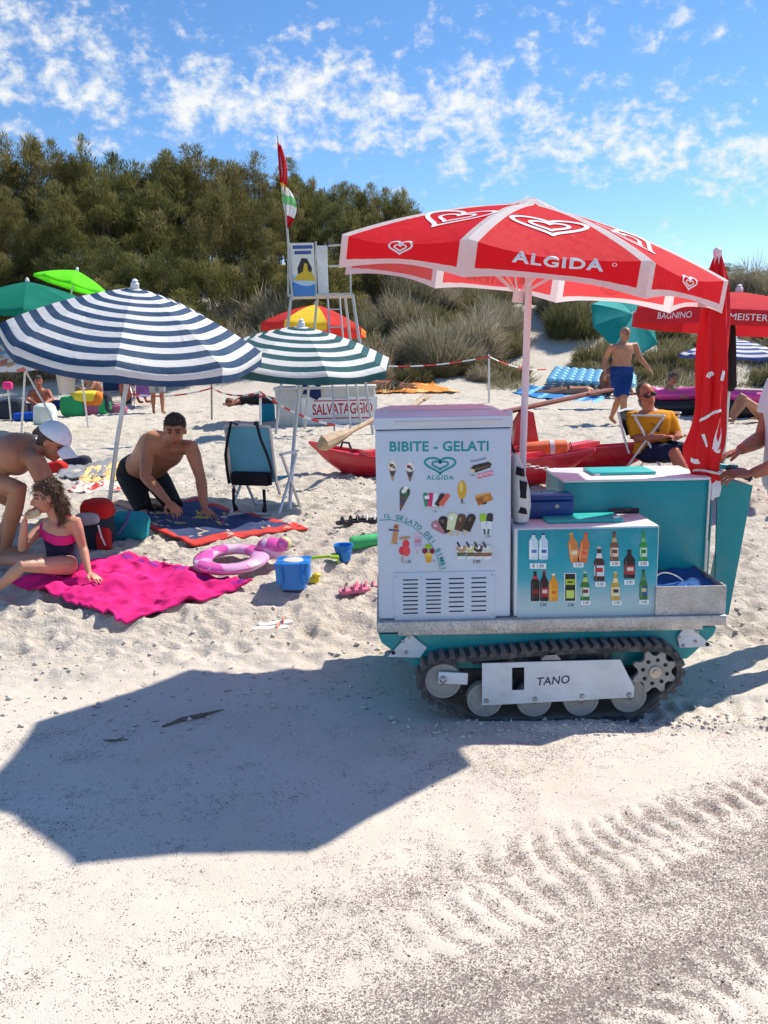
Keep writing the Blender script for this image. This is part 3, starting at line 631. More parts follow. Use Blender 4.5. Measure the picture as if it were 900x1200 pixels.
    MB().lathe([(0.026, 0), (0.026, 0.008), (0.012, 0.010), (0.012, 0.016), (0.001, 0.016)], (spr[0], y0+0.008, spr[1]+zs), (0, -1, 0), 14).build('hub', 'bolt_steel', so)
    # inner frame behind the wheels, side plate, idler arm
    x0, z0 = rol[0]; MB().box((0.68, y0+0.13, z0+zs+0.05), (0.92, 0.08, 0.11)).build('inner_frame', 'dark_machine', cart)
    MB().rbox((0.66, y0+0.10, 0.258), (0.60, 0.10, 0.05), 0.012).build('undercarriage_beam', 'dark_machine', cart)
    Yp = y0-0.006; q = lambda px, py: (W(px, py, Yp).x, W(px, py, Yp).z)
    hole = [(600, 782.5), (614.5, 782), (614.5, 808.5), (600, 809)]
    sp = MB()
    for pl in ([(565, 777.5), (600, 776.5), (600, 825), (565, 826.5)], [(600, 776.5), (614.5, 776), (614.5, 782), (600, 782.5)], [(600, 809), (614.5, 808.5), (614.5, 824.3), (600, 825)],
               [(614.5, 776), (727, 773), (743.5, 806), (742.5, 817), (614.5, 824.3)]): sp.prism([q(*u) for u in pl], (0, Yp+0.006, 0), (1, 0, 0), (0, 0, 1), 0.006)
    po = sp.build('side_plate', 'plate_white', cart, smooth=0)
    for u in ((570, 821), (627, 819), (682, 815.5), (737, 814)): p = W(*u, Yp); MB().lathe([(0.011, 0), (0.011, 0.005), (0.006, 0.010), (0.001, 0.010)], p, (0, -1, 0), 6).build('bolt', 'bolt_steel', po)
    c = W(648, 798, Yp-0.0012); t = MB(); place2d(t, text2d('TANO', 0.050, 0.0006, 1.05, shear=0.12), c, (0.95, 0, 0.06), (0, 0, 1)); t.build('lettering', pm(24, 34, 90), po, smooth=0)
    m = MB(); p0 = W(519, 795, y0-0.004); m.rbox((p0.x+0.042, y0-0.008, p0.z+0.002), (0.125, 0.010, 0.052), 0.004, Matrix.Rotation(rad(4), 3, 'Y')); ao = m.build('idler_arm', 'plate_white', cart)
    MB().lathe([(0.016, 0), (0.016, 0.006), (0.008, 0.012), (0.001, 0.012)], (p0.x, y0-0.013, p0.z), (0, -1, 0), 10).build('bolt', 'bolt_steel', ao)
    p = W(647, 772, Yp); MB().prism([(-0.045, 0), (-0.018, 0.030), (0.014, 0.030), (0.04, 0)], (p.x, y0+0.03, p.z-0.008), (1, 0, 0), (0, 0, 1), 0.03).build('frame_lug', 'wheel_grey', cart)
crawler(3.415, 3.615, True)
crawler(4.16, 4.36, False)
# tray at the rear of the deck
tr = MB(); a = W(768, 687, 3.5); b = W(848.5, 720, 3.5); zt = a.z; xl, xr = a.x, b.x; y0, y1 = 3.488, 3.845
tr.box(((xl+xr)/2, y0+0.003, (zt+DZ)/2), (xr-xl, 0.006, zt-DZ)); tr.box((xr-0.003, (y0+y1)/2, (zt+DZ)/2), (0.006, y1-y0-0.014, zt-DZ-0.002)); tr.box((xl+0.003, (y0+y1)/2, (zt+DZ)/2), (0.006, y1-y0-0.014, zt-DZ-0.002))
tr.build('tray', 'diamond_plate', cart, smooth=0)
# steering console: tapered teal shell open on the near side, grip on top
cy = 4.0; tl = W(831.5, 542, cy); tm = W(841, 548, cy); T1 = W(840, 560, cy); T2 = W(881, 568.5, cy); B2 = W(853, 715, cy); B1 = W(838, 690, cy); bl = W(824, 690, cy)
co = MB(); co.prism([(T1.x, T1.z), (T2.x, T2.z), (B2.x, B2.z-0.02), (B1.x-0.01, B2.z-0.02), (B1.x-0.005, B1.z)], (0, cy, 0), (1, 0, 0), (0, 0, 1), 0.012)
co.prism([(tl.x+0.012, tl.z), (tm.x, tm.z-0.01), (T1.x-0.004, T1.z), (B1.x-0.012, 0.40), (bl.x+0.006, 0.40)], (0, cy+0.26, 0), (1, 0, 0), (0, 0, 1), 0.012)
co.add([(tl.x+0.012, cy-0.02, tl.z), (tl.x+0.012, cy+0.25, tl.z), (bl.x+0.004, cy+0.25, 0.40), (bl.x+0.004, cy-0.02, 0.40), (tl.x+0.020, cy-0.02, tl.z), (tl.x+0.020, cy+0.25, tl.z), (bl.x+0.012, cy+0.25, 0.40), (bl.x+0.012, cy-0.02, 0.40)],
       [(0, 1, 2, 3), (7, 6, 5, 4), (0, 4, 5, 1), (1, 5, 6, 2), (2, 6, 7, 3), (3, 7, 4, 0)])
co.add([(T2.x, cy, T2.z), (T2.x, cy+0.24, T2.z), (B2.x, cy+0.24, 0.36), (B2.x, cy, 0.36), (T2.x-0.008, cy, T2.z), (T2.x-0.008, cy+0.24, T2.z), (B2.x-0.008, cy+0.24, 0.36), (B2.x-0.008, cy, 0.36)],
       [(0, 1, 2, 3), (7, 6, 5, 4), (0, 4, 5, 1), (1, 5, 6, 2), (2, 6, 7, 3), (3, 7, 4, 0)])
cons = co.build('steering_console', 'teal_paint', cart, smooth=0)
tb = MB(); e1 = W(866, 549, cy); tb.tube([(tl.x+0.02, cy+0.02, tl.z-0.004), (tm.x+0.02, cy+0.02, tm.z+0.004), (e1.x, cy+0.02, e1.z)], 0.013, 8); tb.build('top_rail', 'teal_paint', cart)
GRIP = W(862, 556, 3.99); g = MB(); g.tube([(GRIP.x-0.04, 3.99, GRIP.z+0.035), (GRIP.x+0.005, 3.985, GRIP.z+0.008), (GRIP.x+0.07, 3.98, GRIP.z-0.02)], 0.016, 10); g.build('handlebar_grip', 'black_plastic', cart)
m = MB(); m.cyl((0.655, 4.0, DZ), (0.662, 4.0, DZ+0.26), 0.030, n=14); m.build('umbrella_socket', 'alu_pole', cart)
m = MB(); m.cyl((1.500, 3.945, DZ), (1.504, 3.945, DZ+0.22), 0.030, n=14); m.build('umbrella_socket', 'alu_pole', cart)

# ------------------------------------------------------------------ ice cream freezer
fz = thing('chest_freezer', 'tall white ice cream freezer covered in ice cream pictures under the red umbrella', 'freezer', (0.25, 3.78, DZ))
FX0, FX1, FD = -0.030, 0.530, 0.56; cxf = (FX0+FX1)/2
b = MB().rbox((cxf, FY+FD/2, (DZ+1.240)/2+0.001), (FX1-FX0, FD, 1.240-DZ-0.002), 0.012, seg=3); fb = b.build('body', 'freezer_white', fz)
l = MB(); zl = 1.243
def ringz(z, inx, iny): return [(FX0-0.004+inx, FY-0.004+iny, z), (FX1+0.004-inx, FY-0.004+iny, z), (FX1+0.004-inx, FY+FD+0.004-iny*0.3, z), (FX0-0.004+inx, FY+FD+0.004-iny*0.3, z)]
l.loft([ringz(zl, 0.003, 0.003), ringz(zl+0.004, 0, 0), ringz(zl+0.046, 0, 0), ringz(zl+0.052, 0.006, 0.006), ringz(zl+0.064, 0.055, 0.07)]); lo = l.build('lid', 'freezer_white', fz, smooth=25)
MB().box((cxf, FY+0.20+FD/2-0.15, zl+0.0665), (0.44, 0.38, 0.005)).build('lid_top', 'lid_grey', lo, smooth=0)
MB().rbox((FX0+0.30, FY-0.0055, zl+0.024), (0.44, 0.004, 0.016), 0.0015).build('grip_groove', 'lid_grey', lo)
MB().box((cxf, FY+FD/2, zl-0.001), (FX1-FX0-0.012, FD-0.01, 0.006)).build('gasket', 'gap_black', fz, smooth=0)
m = MB(); m.rbox((FX1+0.020, FY+0.25, 1.24), (0.036, 0.06, 0.12), 0.008); m.build('hinge', 'freezer_white', fz)
# ventilation grille
k2 = 4.442; pg = lambda cx, cy: W(430+cx/k2, 470+cy/k2, FY)
ga, gb = pg(138, 893), pg(668, 1130)
gm = MB().rbox(((ga.x+gb.x)/2, FY-0.001, (ga.z+gb.z)/2), (gb.x-ga.x, 0.006, ga.z-gb.z), 0.002); go = gm.build('grille_panel', 'freezer_white', fz)
for c in range(4):
    for r in range(9 if c < 2 else 8):
        p = pg((182, 302, 421, 538)[c]+44, 930-c*3.5+r*(21.6 if c < 2 else 24.2)); mm = MB(); mm.rbox((p.x, FY-0.0042, p.z), (0.0635, 0.002, 0.0058), 0.0009, Matrix.Rotation(0.0, 3, 'Y'), seg=1); mm.build('vent_slot', 'gap_black', go)
for cx, cy in ((154, 915), (652, 903), (150, 1120), (655, 1108)): MB().lathe([(0.004, 0), (0.004, 0.002)], pg(cx, cy)+Vector((0, -0.004, 0)), (0, -1, 0), 8).build('screw', 'bolt_steel', go)
TEAL = (0, 150, 150)
def P2(): return Print(FY, 430, 470, k2)
p = P2(); p.text('BIBITE - GELATI', 376, 238, 52, TEAL, -0.3, bold=0.035, spacing=1.06); p.build('lettering', fb)
p = P2(); p.flat(heart_logo(80, 46, 11), 381, 330, TEAL); p.text('ALGIDA', 381, 399, 24, TEAL, 0, 0.02, spacing=1.25); p.build('heart_logo', fb)
p = P2()
th = [62+28*i/14 for i in range(15)]
arc = [(64, 620), (120, 617), (180, 628), (240, 655), (295, 700), (340, 755), (368, 815), (382, 880)]
p.flat(stroke2d([(x, -y) for x, y in arc], 3.5, False), 0, 0, TEAL)
for i, chx in enumerate('IL GELATO DEI BIMBI'):
    t = i/18; q = t*6.35+0.55; j = int(q); f = q-j; j = min(j, 6); ax, ay = arc[j]; bx, by = arc[j+1]; x = ax+(bx-ax)*f; y = ay+(by-ay)*f; an = math.degrees(math.atan2(by-ay, bx-ax))
    nx, ny = math.sin(rad(an)), -math.cos(rad(an))
    if chx != ' ': p.text(chx, x+nx*18, y+ny*18, 24, TEAL, an, 0.03)
p.build('curved_lettering', fb)
def cone(cx, cy, h, w, an=0, c1=(236, 226, 205), c2=(190, 150, 105), c3=(120, 70, 45)):
    p = P2(); a = rad(an); R = lambda x, y: (cx+x*math.cos(a)-y*math.sin(a), cy+x*math.sin(a)+y*math.cos(a))
    p.poly([R(-w*.40, -h*.08), R(w*.40, -h*.08), R(0.04*w, h*.5), R(-0.04*w, h*.5)], c2)
    p.poly([R(-w*.30, h*.02), R(w*.30, h*.02), R(w*.12, h*.26), R(-w*.12, h*.26)], (70, 74, 92))
    x, y = R(0, -h*.22); p.ell(x, y, w*.48, h*.22, c1, an); x, y = R(-w*.1, -h*.28); p.ell(x, y, w*.2, h*.12, c3, an+30); x, y = R(w*.15, -h*.16); p.ell(x, y, w*.14, h*.07, (60, 110, 75), an-20)
    p.ell(*R(0, -h*.40), w*.2, h*.08, (250, 246, 236), an); p.build('cone_picture', fb)
cone(133, 362, 108, 50); cone(224, 368, 104, 52, 0, (240, 232, 225), (150, 110, 90), (140, 40, 50)); cone(190, 505, 138, 58, 14, (66, 84, 70), (120, 84, 62), (236, 240, 230))
p = P2(); p.poly([(538, 350), (555, 334), (632, 315), (650, 326), (642, 346), (560, 374), (540, 366)], (52, 44, 42)); p.poly([(538, 350), (560, 356), (562, 374), (540, 366)], (225, 205, 170)); p.poly([(560, 352), (640, 328), (642, 338), (560, 364)], (110, 86, 66))
p.text('Viennetta', 580, 305, 16, (92, 92, 150), -14); p.poly([(572, 382), (655, 360), (658, 384), (577, 404)], (214, 90, 130)); p.text('NOVITA', 616, 382, 16, (252, 246, 248), -13, 0.02); p.text('3.00', 548, 386, 11, (120, 120, 130)); p.build('ice_cake_picture', fb)
p = P2(); p.ell(495, 462, 24, 50, (214, 168, 62)); p.ell(490, 445, 10, 28, (236, 204, 110)); p.bar(495, 518, 9, 20, (90, 74, 60)); p.text('2.00', 498, 532, 10, (110, 110, 125)); p.build('almond_stick_picture', fb)
p = P2()
for cx, c, an in ((308, (38, 140, 96), -8), (331, (214, 40, 108), 5), (355, (226, 232, 236), 8), (380, (48, 42, 48), 30), (404, (226, 96, 78), 38)):
    p.bar(cx+math.sin(rad(an))*-6, 548, 6, 22, (206, 186, 150), an*.3); p.bar(cx, 512, 25, 72, c, an, 1)
p.bar(312, 500, 24, 18, (238, 240, 240), -8); p.text('1.50', 350, 574, 11, (110, 110, 125)); p.build('ice_lolly_picture', fb)
p = P2(); p.poly([(560, 492), (640, 474), (657, 512), (580, 545)], (196, 126, 58)); p.poly([(560, 492), (640, 474), (644, 482), (564, 501)], (226, 170, 96)); p.poly([(568, 510), (600, 500), (606, 526), (582, 536)], (160, 92, 44)); p.ell(622, 503, 12, 8, (222, 150, 70)); p.ell(612, 532, 14, 5, (70, 46, 36), -16); p.build('biscuit_picture', fb)
p = P2()
for cx, cy, w, h, c, an in ((375, 655, 46, 88, (176, 122, 132), -62), (408, 640, 50, 90, (42, 32, 30), -32), (445, 625, 52, 92, (222, 226, 186), 6), (487, 630, 46, 90, (92, 66, 48), 14), (534, 630, 44, 92, (50, 38, 36), 24)):
    a = rad(an); p.bar(cx-math.sin(a)*h*.62, cy+math.cos(a)*h*.62, 12, 34, (214, 196, 158), an); p.bar(cx, cy, w, h, c, an, 1); p.ell(cx+math.sin(a)*h*.18-6, cy-math.cos(a)*h*.18, w*.16, h*.13, tuple(min(255, q+60) for q in c), an)
p.build('stick_ice_cream_picture', fb)
p = P2(); 
for cx, c, an in ((604, (158, 206, 52), -8), (640, (54, 52, 58), 8)):
    p.bar(cx-an*0.6, 660, 26, 70, (226, 232, 236), an); p.bar(cx-an*1.0, 680, 12, 30, (90, 120, 100), an); p.bar(cx, 604, 34, 44, c, an, 1)
p.text('2.50', 632, 704, 12, (110, 110, 125)); p.build('cup_stick_picture', fb)
p = P2(); p.bar(148, 690, 26, 104, (206, 140, 96), 8, 1); p.bar(140, 672, 54, 10, (96, 96, 126), 6); p.bar(150, 655, 18, 12, (120, 76, 56), 8); p.bar(128, 735, 8, 26, (216, 190, 150), 10); p.text('1.50', 150, 742, 9, (130, 130, 140)); p.build('rocket_lolly_picture', fb)
p = P2(); p.ell(203, 742, 18, 20, (232, 60, 70)); p.ell(188, 778, 22, 24, (226, 44, 62)); p.ell(205, 780, 20, 28, (238, 74, 82)); p.bar(184, 824, 7, 32, (180, 150, 120), 5); p.ell(196, 712, 32, 8, (190, 150, 110), -6); p.text('1.20', 212, 836, 16, (30, 30, 34)); p.build('red_lolly_picture', fb)
p = P2(); 
for i, c in enumerate(((214, 190, 200), (196, 176, 206), (206, 140, 150), (190, 170, 206), (214, 200, 220))): p.ell(266+2*math.sin(i*2), 694+i*18, 21-i*1.2, 12, c, -8)
p.bar(262, 784, 7, 24, (210, 190, 160)); p.build('striped_lolly_picture', fb)
p = P2(); p.ell(318, 758, 17, 16, (150, 190, 40)); p.ell(302, 780, 15, 15, (120, 26, 66)); p.ell(339, 780, 14, 15, (130, 28, 60)); p.poly([(302, 796), (340, 796), (332, 840), (308, 840)], (226, 160, 40)); p.ell(320, 800, 20, 12, (240, 200, 70)); p.text('1.50', 346, 832, 9, (120, 120, 130)); p.build('flower_lolly_picture', fb)
p = P2()
for i, (cx, c) in enumerate(((492, (196, 150, 112)), (540, (222, 214, 150)), (582, (70, 64, 56)), (626, (206, 214, 206)))):
    p.poly([(cx-26, 776), (cx+26, 774), (cx+19, 822), (cx-19, 824)], (232, 236, 236)); p.poly([(cx-24, 788), (cx+24, 786), (cx+21, 806), (cx-21, 808)], (96+i*20, 100, 78)); p.ell(cx, 768, 27, 18, c); p.ell(cx-4, 760, 12, 10, (250, 246, 238)); p.bar(cx-14, 748, 9, 34, (44, 36, 36), -30)
p.text('2.80', 570, 834, 17, (24, 24, 30)); p.build('ice_cream_cup_picture', fb)

# ------------------------------------------------------------------ drinks box
dbx = thing('drinks_box', 'low white cold box with turquoise poster of bottles beside the freezer', 'box', (0.85, 3.65, DZ))
BX0, BX1, BZ, BD = 0.545, 1.153, 0.818, 0.325
b = MB().rbox(((BX0+BX1)/2, FY+0.004+BD/2, (DZ+BZ)/2+0.001), (BX1-BX0, BD, BZ-DZ-0.002), 0.006); db = b.build('body', 'box_white', dbx)
p0, p1 = W(607, 620.5), W(768, 721); ps = MB().box(((p0.x+p1.x)/2, FY+0.003, (p0.z+p1.z)/2-0.001), (p1.x-p0.x, 0.004, p0.z-p1.z-0.006)); po = ps.build('poster', 'drinks_poster', dbx, loc=None, smooth=0)
po.location = (0, 0, 0)
h = MB().rbox((0.862, FY+0.17, BZ+0.008), (0.33, 0.17, 0.012), 0.004); ho = h.build('hatch_lid', 'teal_hatch', dbx); MB().rbox((1.0, FY+0.11, BZ+0.018), (0.03, 0.02, 0.012), 0.003).build('latch', 'alu_pole', ho)
k3 = 3.2143; PY = FY+0.001
def P3(): return Print(PY, 590, 560, k3)
def bottle(cx, y0, y1, w, glass, cap, lab, lab2, neck=0.36, an=0, nm='bottle_picture', band=None):
    p = P3(); h = y1-y0; a = rad(an)
    R = lambda x, t: (cx+x*w/2*math.cos(a)-(t-0.5)*h*math.sin(a), (y0+y1)/2+x*w/2*math.sin(a)+(t-0.5)*h*math.cos(a))
    pr = [(0.34, 0.0), (0.36, neck*0.55), (0.6, neck*0.8), (1.0, neck*1.15), (1.0, 0.97), (0.85, 1.0)]
    p.poly([R(x, t) for x, t in pr]+[R(-x, t) for x, t in pr[::-1]], glass)
    p.poly([R(-.36, 0), R(.36, 0), R(.36, .07), R(-.36, .07)], cap)
    p.poly([R(-.96, .55), R(.96, .55), R(.96, .86), R(-.96, .86)], lab); p.poly([R(-.7, .62), R(.7, .62), R(.7, .74), R(-.7, .74)], lab2)
    if band: p.poly([R(-.42, neck*.5), R(.42, neck*.5), R(.62, neck*.85), R(-.62, neck*.85)], band)
    p.poly([R(-.75, neck*1.2), R(-.45, neck*1.2), R(-.45, .96), R(-.75, .96)], tuple(min(255, q+45) for q in glass)) if not lab == glass else None
    p.build(nm, po)
def price(st, cx, cy, s=13, box=True):
    p = P3()
    if box: p.bar(cx, cy, len(st)*s*0.62+6, s*1.35, (240, 244, 246))
    p.text(st, cx, cy, s*0.8, (26, 28, 40), 0, 0.015); p.build('price_print', po)
bottle(113, 208, 308, 34, (206, 226, 238), (40, 84, 150), (226, 236, 246), (90, 130, 190), 0.25); bottle(150, 208, 308, 34, (196, 220, 236), (30, 60, 130), (224, 234, 246), (60, 100, 170), 0.25); price('€ 1,00', 130, 332, 15)
bottle(262, 206, 318, 36, (206, 130, 66), (214, 186, 40), (226, 160, 96), (240, 226, 200), 0.3, -8); bottle(304, 206, 318, 36, (210, 112, 56), (216, 70, 40), (222, 140, 80), (230, 90, 70), 0.3, 8); price('2.50', 282, 328)
bottle(360, 258, 388, 40, (70, 44, 40), (200, 196, 186), (214, 222, 226), (196, 30, 44), 0.4, band=(226, 226, 226)); price('3.00', 365, 401)
bottle(417, 202, 312, 32, (120, 84, 56), (90, 60, 50), (226, 206, 186), (110, 60, 50), 0.42, band=(206, 176, 130)); price('3.00', 420, 323)
bottle(474, 270, 378, 42, (44, 30, 34), (30, 26, 30), (186, 60, 66), (226, 214, 196), 0.3); price('3.00', 474, 393)
bottle(527, 202, 312, 28, (40, 150, 66), (40, 140, 60), (206, 226, 206), (30, 120, 60), 0.42, band=(120, 190, 120)); price('3.00', 527, 323)
bottle(119, 352, 464, 32, (34, 24, 26), (30, 26, 28), (60, 34, 34), (150, 40, 40), 0.3, band=(200, 60, 60)); bottle(153, 350, 464, 32, (46, 26, 28), (190, 30, 40), (176, 40, 46), (226, 196, 196), 0.3); bottle(188, 360, 464, 34, (236, 150, 36), (240, 240, 236), (240, 170, 60), (226, 110, 30), 0.3); price('2.50', 150, 478, 13, False)
p = P3(); p.bar(251, 412, 46, 108, (222, 232, 226)); p.bar(251, 412, 38, 102, (34, 36, 36)); p.bar(251, 392, 34, 22, (176, 196, 60)); p.bar(251, 438, 30, 30, (200, 220, 110)); p.bar(251, 392, 20, 6, (40, 60, 40)); p.build('can_picture', po); price('2.50', 254, 479, 12, False)
bottle(307, 352, 462, 34, (60, 120, 56), (190, 196, 200), (226, 226, 220), (120, 60, 60), 0.42, band=(190, 210, 120)); price('3.00', 310, 470, 12)
bottle(421, 352, 460, 34, (196, 160, 70), (216, 206, 160), (226, 220, 200), (60, 50, 46), 0.46, band=(240, 226, 160)); price('3.00', 427, 470, 12)
bottle(527, 346, 458, 30, (56, 116, 60), (40, 50, 60), (70, 84, 130), (206, 200, 150), 0.42, band=(90, 140, 80)); price('3.00', 529, 468, 12)

# ------------------------------------------------------------------ teal cold box behind
tb_ = thing('cold_box', 'tall teal cold box with white top behind the drinks box', 'box', (1.17, 4.06, DZ))
tx0, tx1, tz = 0.822, 1.487, 0.955
MB().rbox(((tx0+tx1)/2, 4.055, (DZ+tz)/2+0.001), (tx1-tx0, 0.43, tz-DZ-0.002), 0.006).build('body', 'teal_paint', tb_)
t2 = MB().rbox(((tx0+tx1)/2, 4.055, tz+0.007), (tx1-tx0+0.006, 0.436, 0.013), 0.004).build('top_panel', 'box_white', tb_)
h = MB().rbox((1.13, 4.06, tz+0.022), (0.30, 0.20, 0.014), 0.005).build('hatch_lid', 'teal_hatch', tb_); MB().rbox((1.0, 3.965, tz+0.018), (0.03, 0.02, 0.010), 0.003).build('latch', 'alu_pole', tb_)
m = MB(); m.cyl((1.475, 3.83, DZ), (1.482, 3.83, tz), 0.006, n=8); m.build('edge_trim', 'alu_pole', tb_)
# small things on the cart
cb = thing('cash_box', 'small dark blue metal cash box beside the freezer', 'cash box', (0.745, 3.75, BZ))
MB().rbox((0.735, 3.76, BZ+0.040), (0.205, 0.12, 0.078), 0.008).build('body', 'cash_blue', cb); MB().rbox((0.735, 3.76, BZ+0.092), (0.209, 0.124, 0.024), 0.008).build('lid', 'cash_blue', cb)
MB().lathe([(0.010, 0), (0.010, 0.003), (0.006, 0.004)], (0.762, 3.699, BZ+0.055), (0, -1, 0), 12).build('lock', 'bolt_steel', cb); m = MB().tube([(0.70, 3.76, BZ+0.106), (0.705, 3.76, BZ+0.118), (0.765, 3.76, BZ+0.118), (0.77, 3.76, BZ+0.106)], 0.004, 6); m.build('handle', 'bolt_steel', cb)
m = MB(); m.tube([(1.02, 3.80, BZ+0.012), (1.075, 3.795, BZ+0.012), (1.08, 3.795, BZ+0.012), (1.15, 3.79, BZ+0.012)], [0.009, 0.010, 0.012, 0.012], 10); tag(m.build('marker_pen', 'black_plastic', None, (1.08, 3.795, BZ)), 'thick black marker pen lying on the white drinks box', 'pen')
bg = thing('padded_bag', 'white bag with black panels hanging between freezer and umbrella pole', 'bag', (0.585, 3.66, BZ))
m = MB(); secs = []
for i, (z, wx, wy, ox) in enumerate(((0.822, 0.018, 0.05, 0.0), (0.835, 0.034, 0.075, 0.0), (0.90, 0.040, 0.085, 0.002), (0.96, 0.038, 0.085, 0.0), (1.02, 0.030, 0.075, -0.008), (1.08, 0.020, 0.06, -0.018), (1.12, 0.012, 0.05, -0.022))):
    secs.append([(0.588+ox+wx*math.copysign(abs(math.cos(t))**0.7, math.cos(t)), 3.63+wy*math.copysign(abs(math.sin(t))**0.7, math.sin(t)), z) for t in [2*math.pi*j/16 for j in range(16)]])
m.loft(secs); m.build('body', 'bag_white', bg)
def bagp(cz, h, w, nm):
    mm = MB(); mm.grid(lambda u, v: (0.588+(u-0.5)*w*(1-0.2*v)-0.01*(cz > 1), 3.63-0.092-0.002*0+0.03*(abs(u-0.5)*2)**2+0.02*max(0, (cz-0.98)), cz+(v-0.5)*h-0.01*(u-.5)), 6, 4); mm.build(nm, 'bag_black', bg)
bagp(0.975, 0.072, 0.05, 'mesh_panel'); bagp(0.885, 0.026, 0.055, 'pocket'); bagp(1.05, 0.035, 0.04, 'top_panel')
m = MB().tube([(0.565, 3.62, 1.11), (0.548, 3.66, 1.17), (0.545, 3.70, 1.20)], 0.006, 6); m.build('strap', 'bag_black', bg)
r2 = random.Random(3); m = MB()
def crump(u, v): x = xl+0.012+(xr-xl-0.024)*u; y = y0+0.02+(y1-y0-0.03)*v; return (x, y, zt-0.022+0.030*(vnoise(u*5, v*4, 3)+vnoise(u*11, v*9, 4)*0.5))
m.grid(crump, 18, 14); tag(m.build('cloth_bundle', 'blue_cloth', None, (1.3, 3.65, zt-0.05)), 'crumpled dark blue cloth lying in the metal tray of the cart', 'cloth')
m = MB(); pts = [(xl+0.02+0.13*t, 3.60+0.02*math.sin(t*6), zt-0.005+0.035*math.sin(t*math.pi)) for t in [i/14 for i in range(15)]]; m.tube(pts, 0.0035, 6); tag(m.build('cable_loop', 'alu_pole', None, (1.25, 3.6, zt)), 'thin grey cable loop rising from the metal tray', 'cable')
# ------------------------------------------------------------------ umbrellas
def stripe_mat(name, stops, trans, tmix=(1, 1, 1)):
    """stops: list of (start, colour) along the UV v axis"""
    a = NT(name); uv = a.n('ShaderNodeUVMap', uv_map='cloth'); s = a.n('ShaderNodeSeparateXYZ', {0: uv.outputs[0]}); r = a.n('ShaderNodeValToRGB'); a.set(r.inputs[0], s.outputs[1])
    r.color_ramp.interpolation = 'CONSTANT'; e = r.color_ramp.elements; e[0].position = 0; e[0].color = (*stops[0][1], 1); e[1].position = stops[1][0]; e[1].color = (*stops[1][1], 1)
    for p, c in stops[2:]: q = e.new(p); q.color = (*c, 1)
    c = a.mix(a.mth('MULTIPLY', a.rng(a.noise(4, 4), 0.35, 0.7), 0.10), r.outputs[0], (0.45, 0.44, 0.42))
    sh = a.pbsdf(c, 0.8, 0, 0.25, a.bump(a.noise(9, 4, 0.55, None, 1.2), 0.35, 0.03)); t = a.n('ShaderNodeBsdfTranslucent', {'Color': c}); mx = a.n('ShaderNodeMixShader', {0: trans}); a.set(mx.inputs[1], sh); a.set(mx.inputs[2], t)
    return a.done(mx.outputs[0])
def stripes(cA, cB, n, first=0):
    return [(i/n if i else 0.0, (cA, cB)[(i+first) % 2]) for i in range(n)]
stripe_mat('navy_stripes', stripes((0.80, 0.80, 0.79), (0.030, 0.075, 0.165), 20, 0), 0.26)
stripe_mat('green_stripes', stripes((0.80, 0.80, 0.78), (0.020, 0.100, 0.115), 14, 0), 0.26)
stripe_mat('royal_stripes', stripes((0.80, 0.80, 0.80), (0.05, 0.08, 0.30), 12, 0), 0.26)
cloth('teal_canopy', (0.01, 0.235, 0.225), 0.35); cloth('green_canopy', (0.005, 0.20, 0.135), 0.35); cloth('lime_canopy', (0.15, 0.80, 0.02), 0.35)
cloth('light_teal_canopy', (0.10, 0.52, 0.47), 0.35)
cloth('red_canopy', (0.62, 0.030, 0.040), 0.32); cloth('red_valance', (0.60, 0.012, 0.02), 0.2)
cloth('sun_orange', (0.78, 0.22, 0.03), 0.3); cloth('sun_red', (0.62, 0.035, 0.03), 0.3); cloth('sun_yellow', (0.85, 0.60, 0.04), 0.3)
def algida_mat():
    a = NT('algida_red'); uv = a.n('ShaderNodeUVMap', uv_map='cloth'); s = a.n('ShaderNodeSeparateXYZ', {0: uv.outputs[0]})
    w = a.mth('MAXIMUM', a.mth('LESS_THAN', s.outputs[0], 0.040), a.mth('GREATER_THAN', s.outputs[1], 1.112))
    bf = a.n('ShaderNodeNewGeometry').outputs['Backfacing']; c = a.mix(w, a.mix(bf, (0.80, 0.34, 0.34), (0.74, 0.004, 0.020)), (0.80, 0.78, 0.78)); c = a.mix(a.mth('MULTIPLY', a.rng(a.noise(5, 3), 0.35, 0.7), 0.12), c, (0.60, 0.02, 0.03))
    sh = a.pbsdf(c, 0.7, 0, 0.3, a.bump(a.noise(8, 4, 0.55, None, 1.2), 0.30, 0.03)); t = a.n('ShaderNodeBsdfTranslucent', {'Color': a.mix(w, (0.92, 0.035, 0.045), (0.82, 0.79, 0.79))}); mx = a.n('ShaderNodeMixShader', {0: 0.54}); a.set(mx.inputs[1], sh); a.set(mx.inputs[2], t)
    return a.done(mx.outputs[0])
algida_mat()
def madras():
    a = NT('madras'); uv = a.n('ShaderNodeUVMap', uv_map='cloth'); n1 = a.n('ShaderNodeTexVoronoi', {'Vector': a.obj(), 'Scale': 9.0}); sp = a.n('ShaderNodeSeparateColor', {0: n1.outputs['Color']}); r = a.n('ShaderNodeValToRGB'); a.set(r.inputs[0], sp.outputs[0]); r.color_ramp.interpolation = 'CONSTANT'; e = r.color_ramp.elements
    e[0].color = (0.62, 0.66, 0.72, 1); e[1].position = 0.4; e[1].color = (0.60, 0.20, 0.16, 1)
    for p, c in ((0.55, (0.18, 0.36, 0.62)), (0.75, (0.72, 0.70, 0.66)), (0.9, (0.62, 0.34, 0.2))): q = e.new(p); q.color = (*c, 1)
    sh = a.pbsdf(r.outputs[0], 0.8, 0, 0.2); t = a.n('ShaderNodeBsdfTranslucent', {'Color': r.outputs[0]}); mx = a.n('ShaderNodeMixShader', {0: 0.3}); a.set(mx.inputs[1], sh); a.set(mx.inputs[2], t); a.done(mx.outputs[0])
madras()
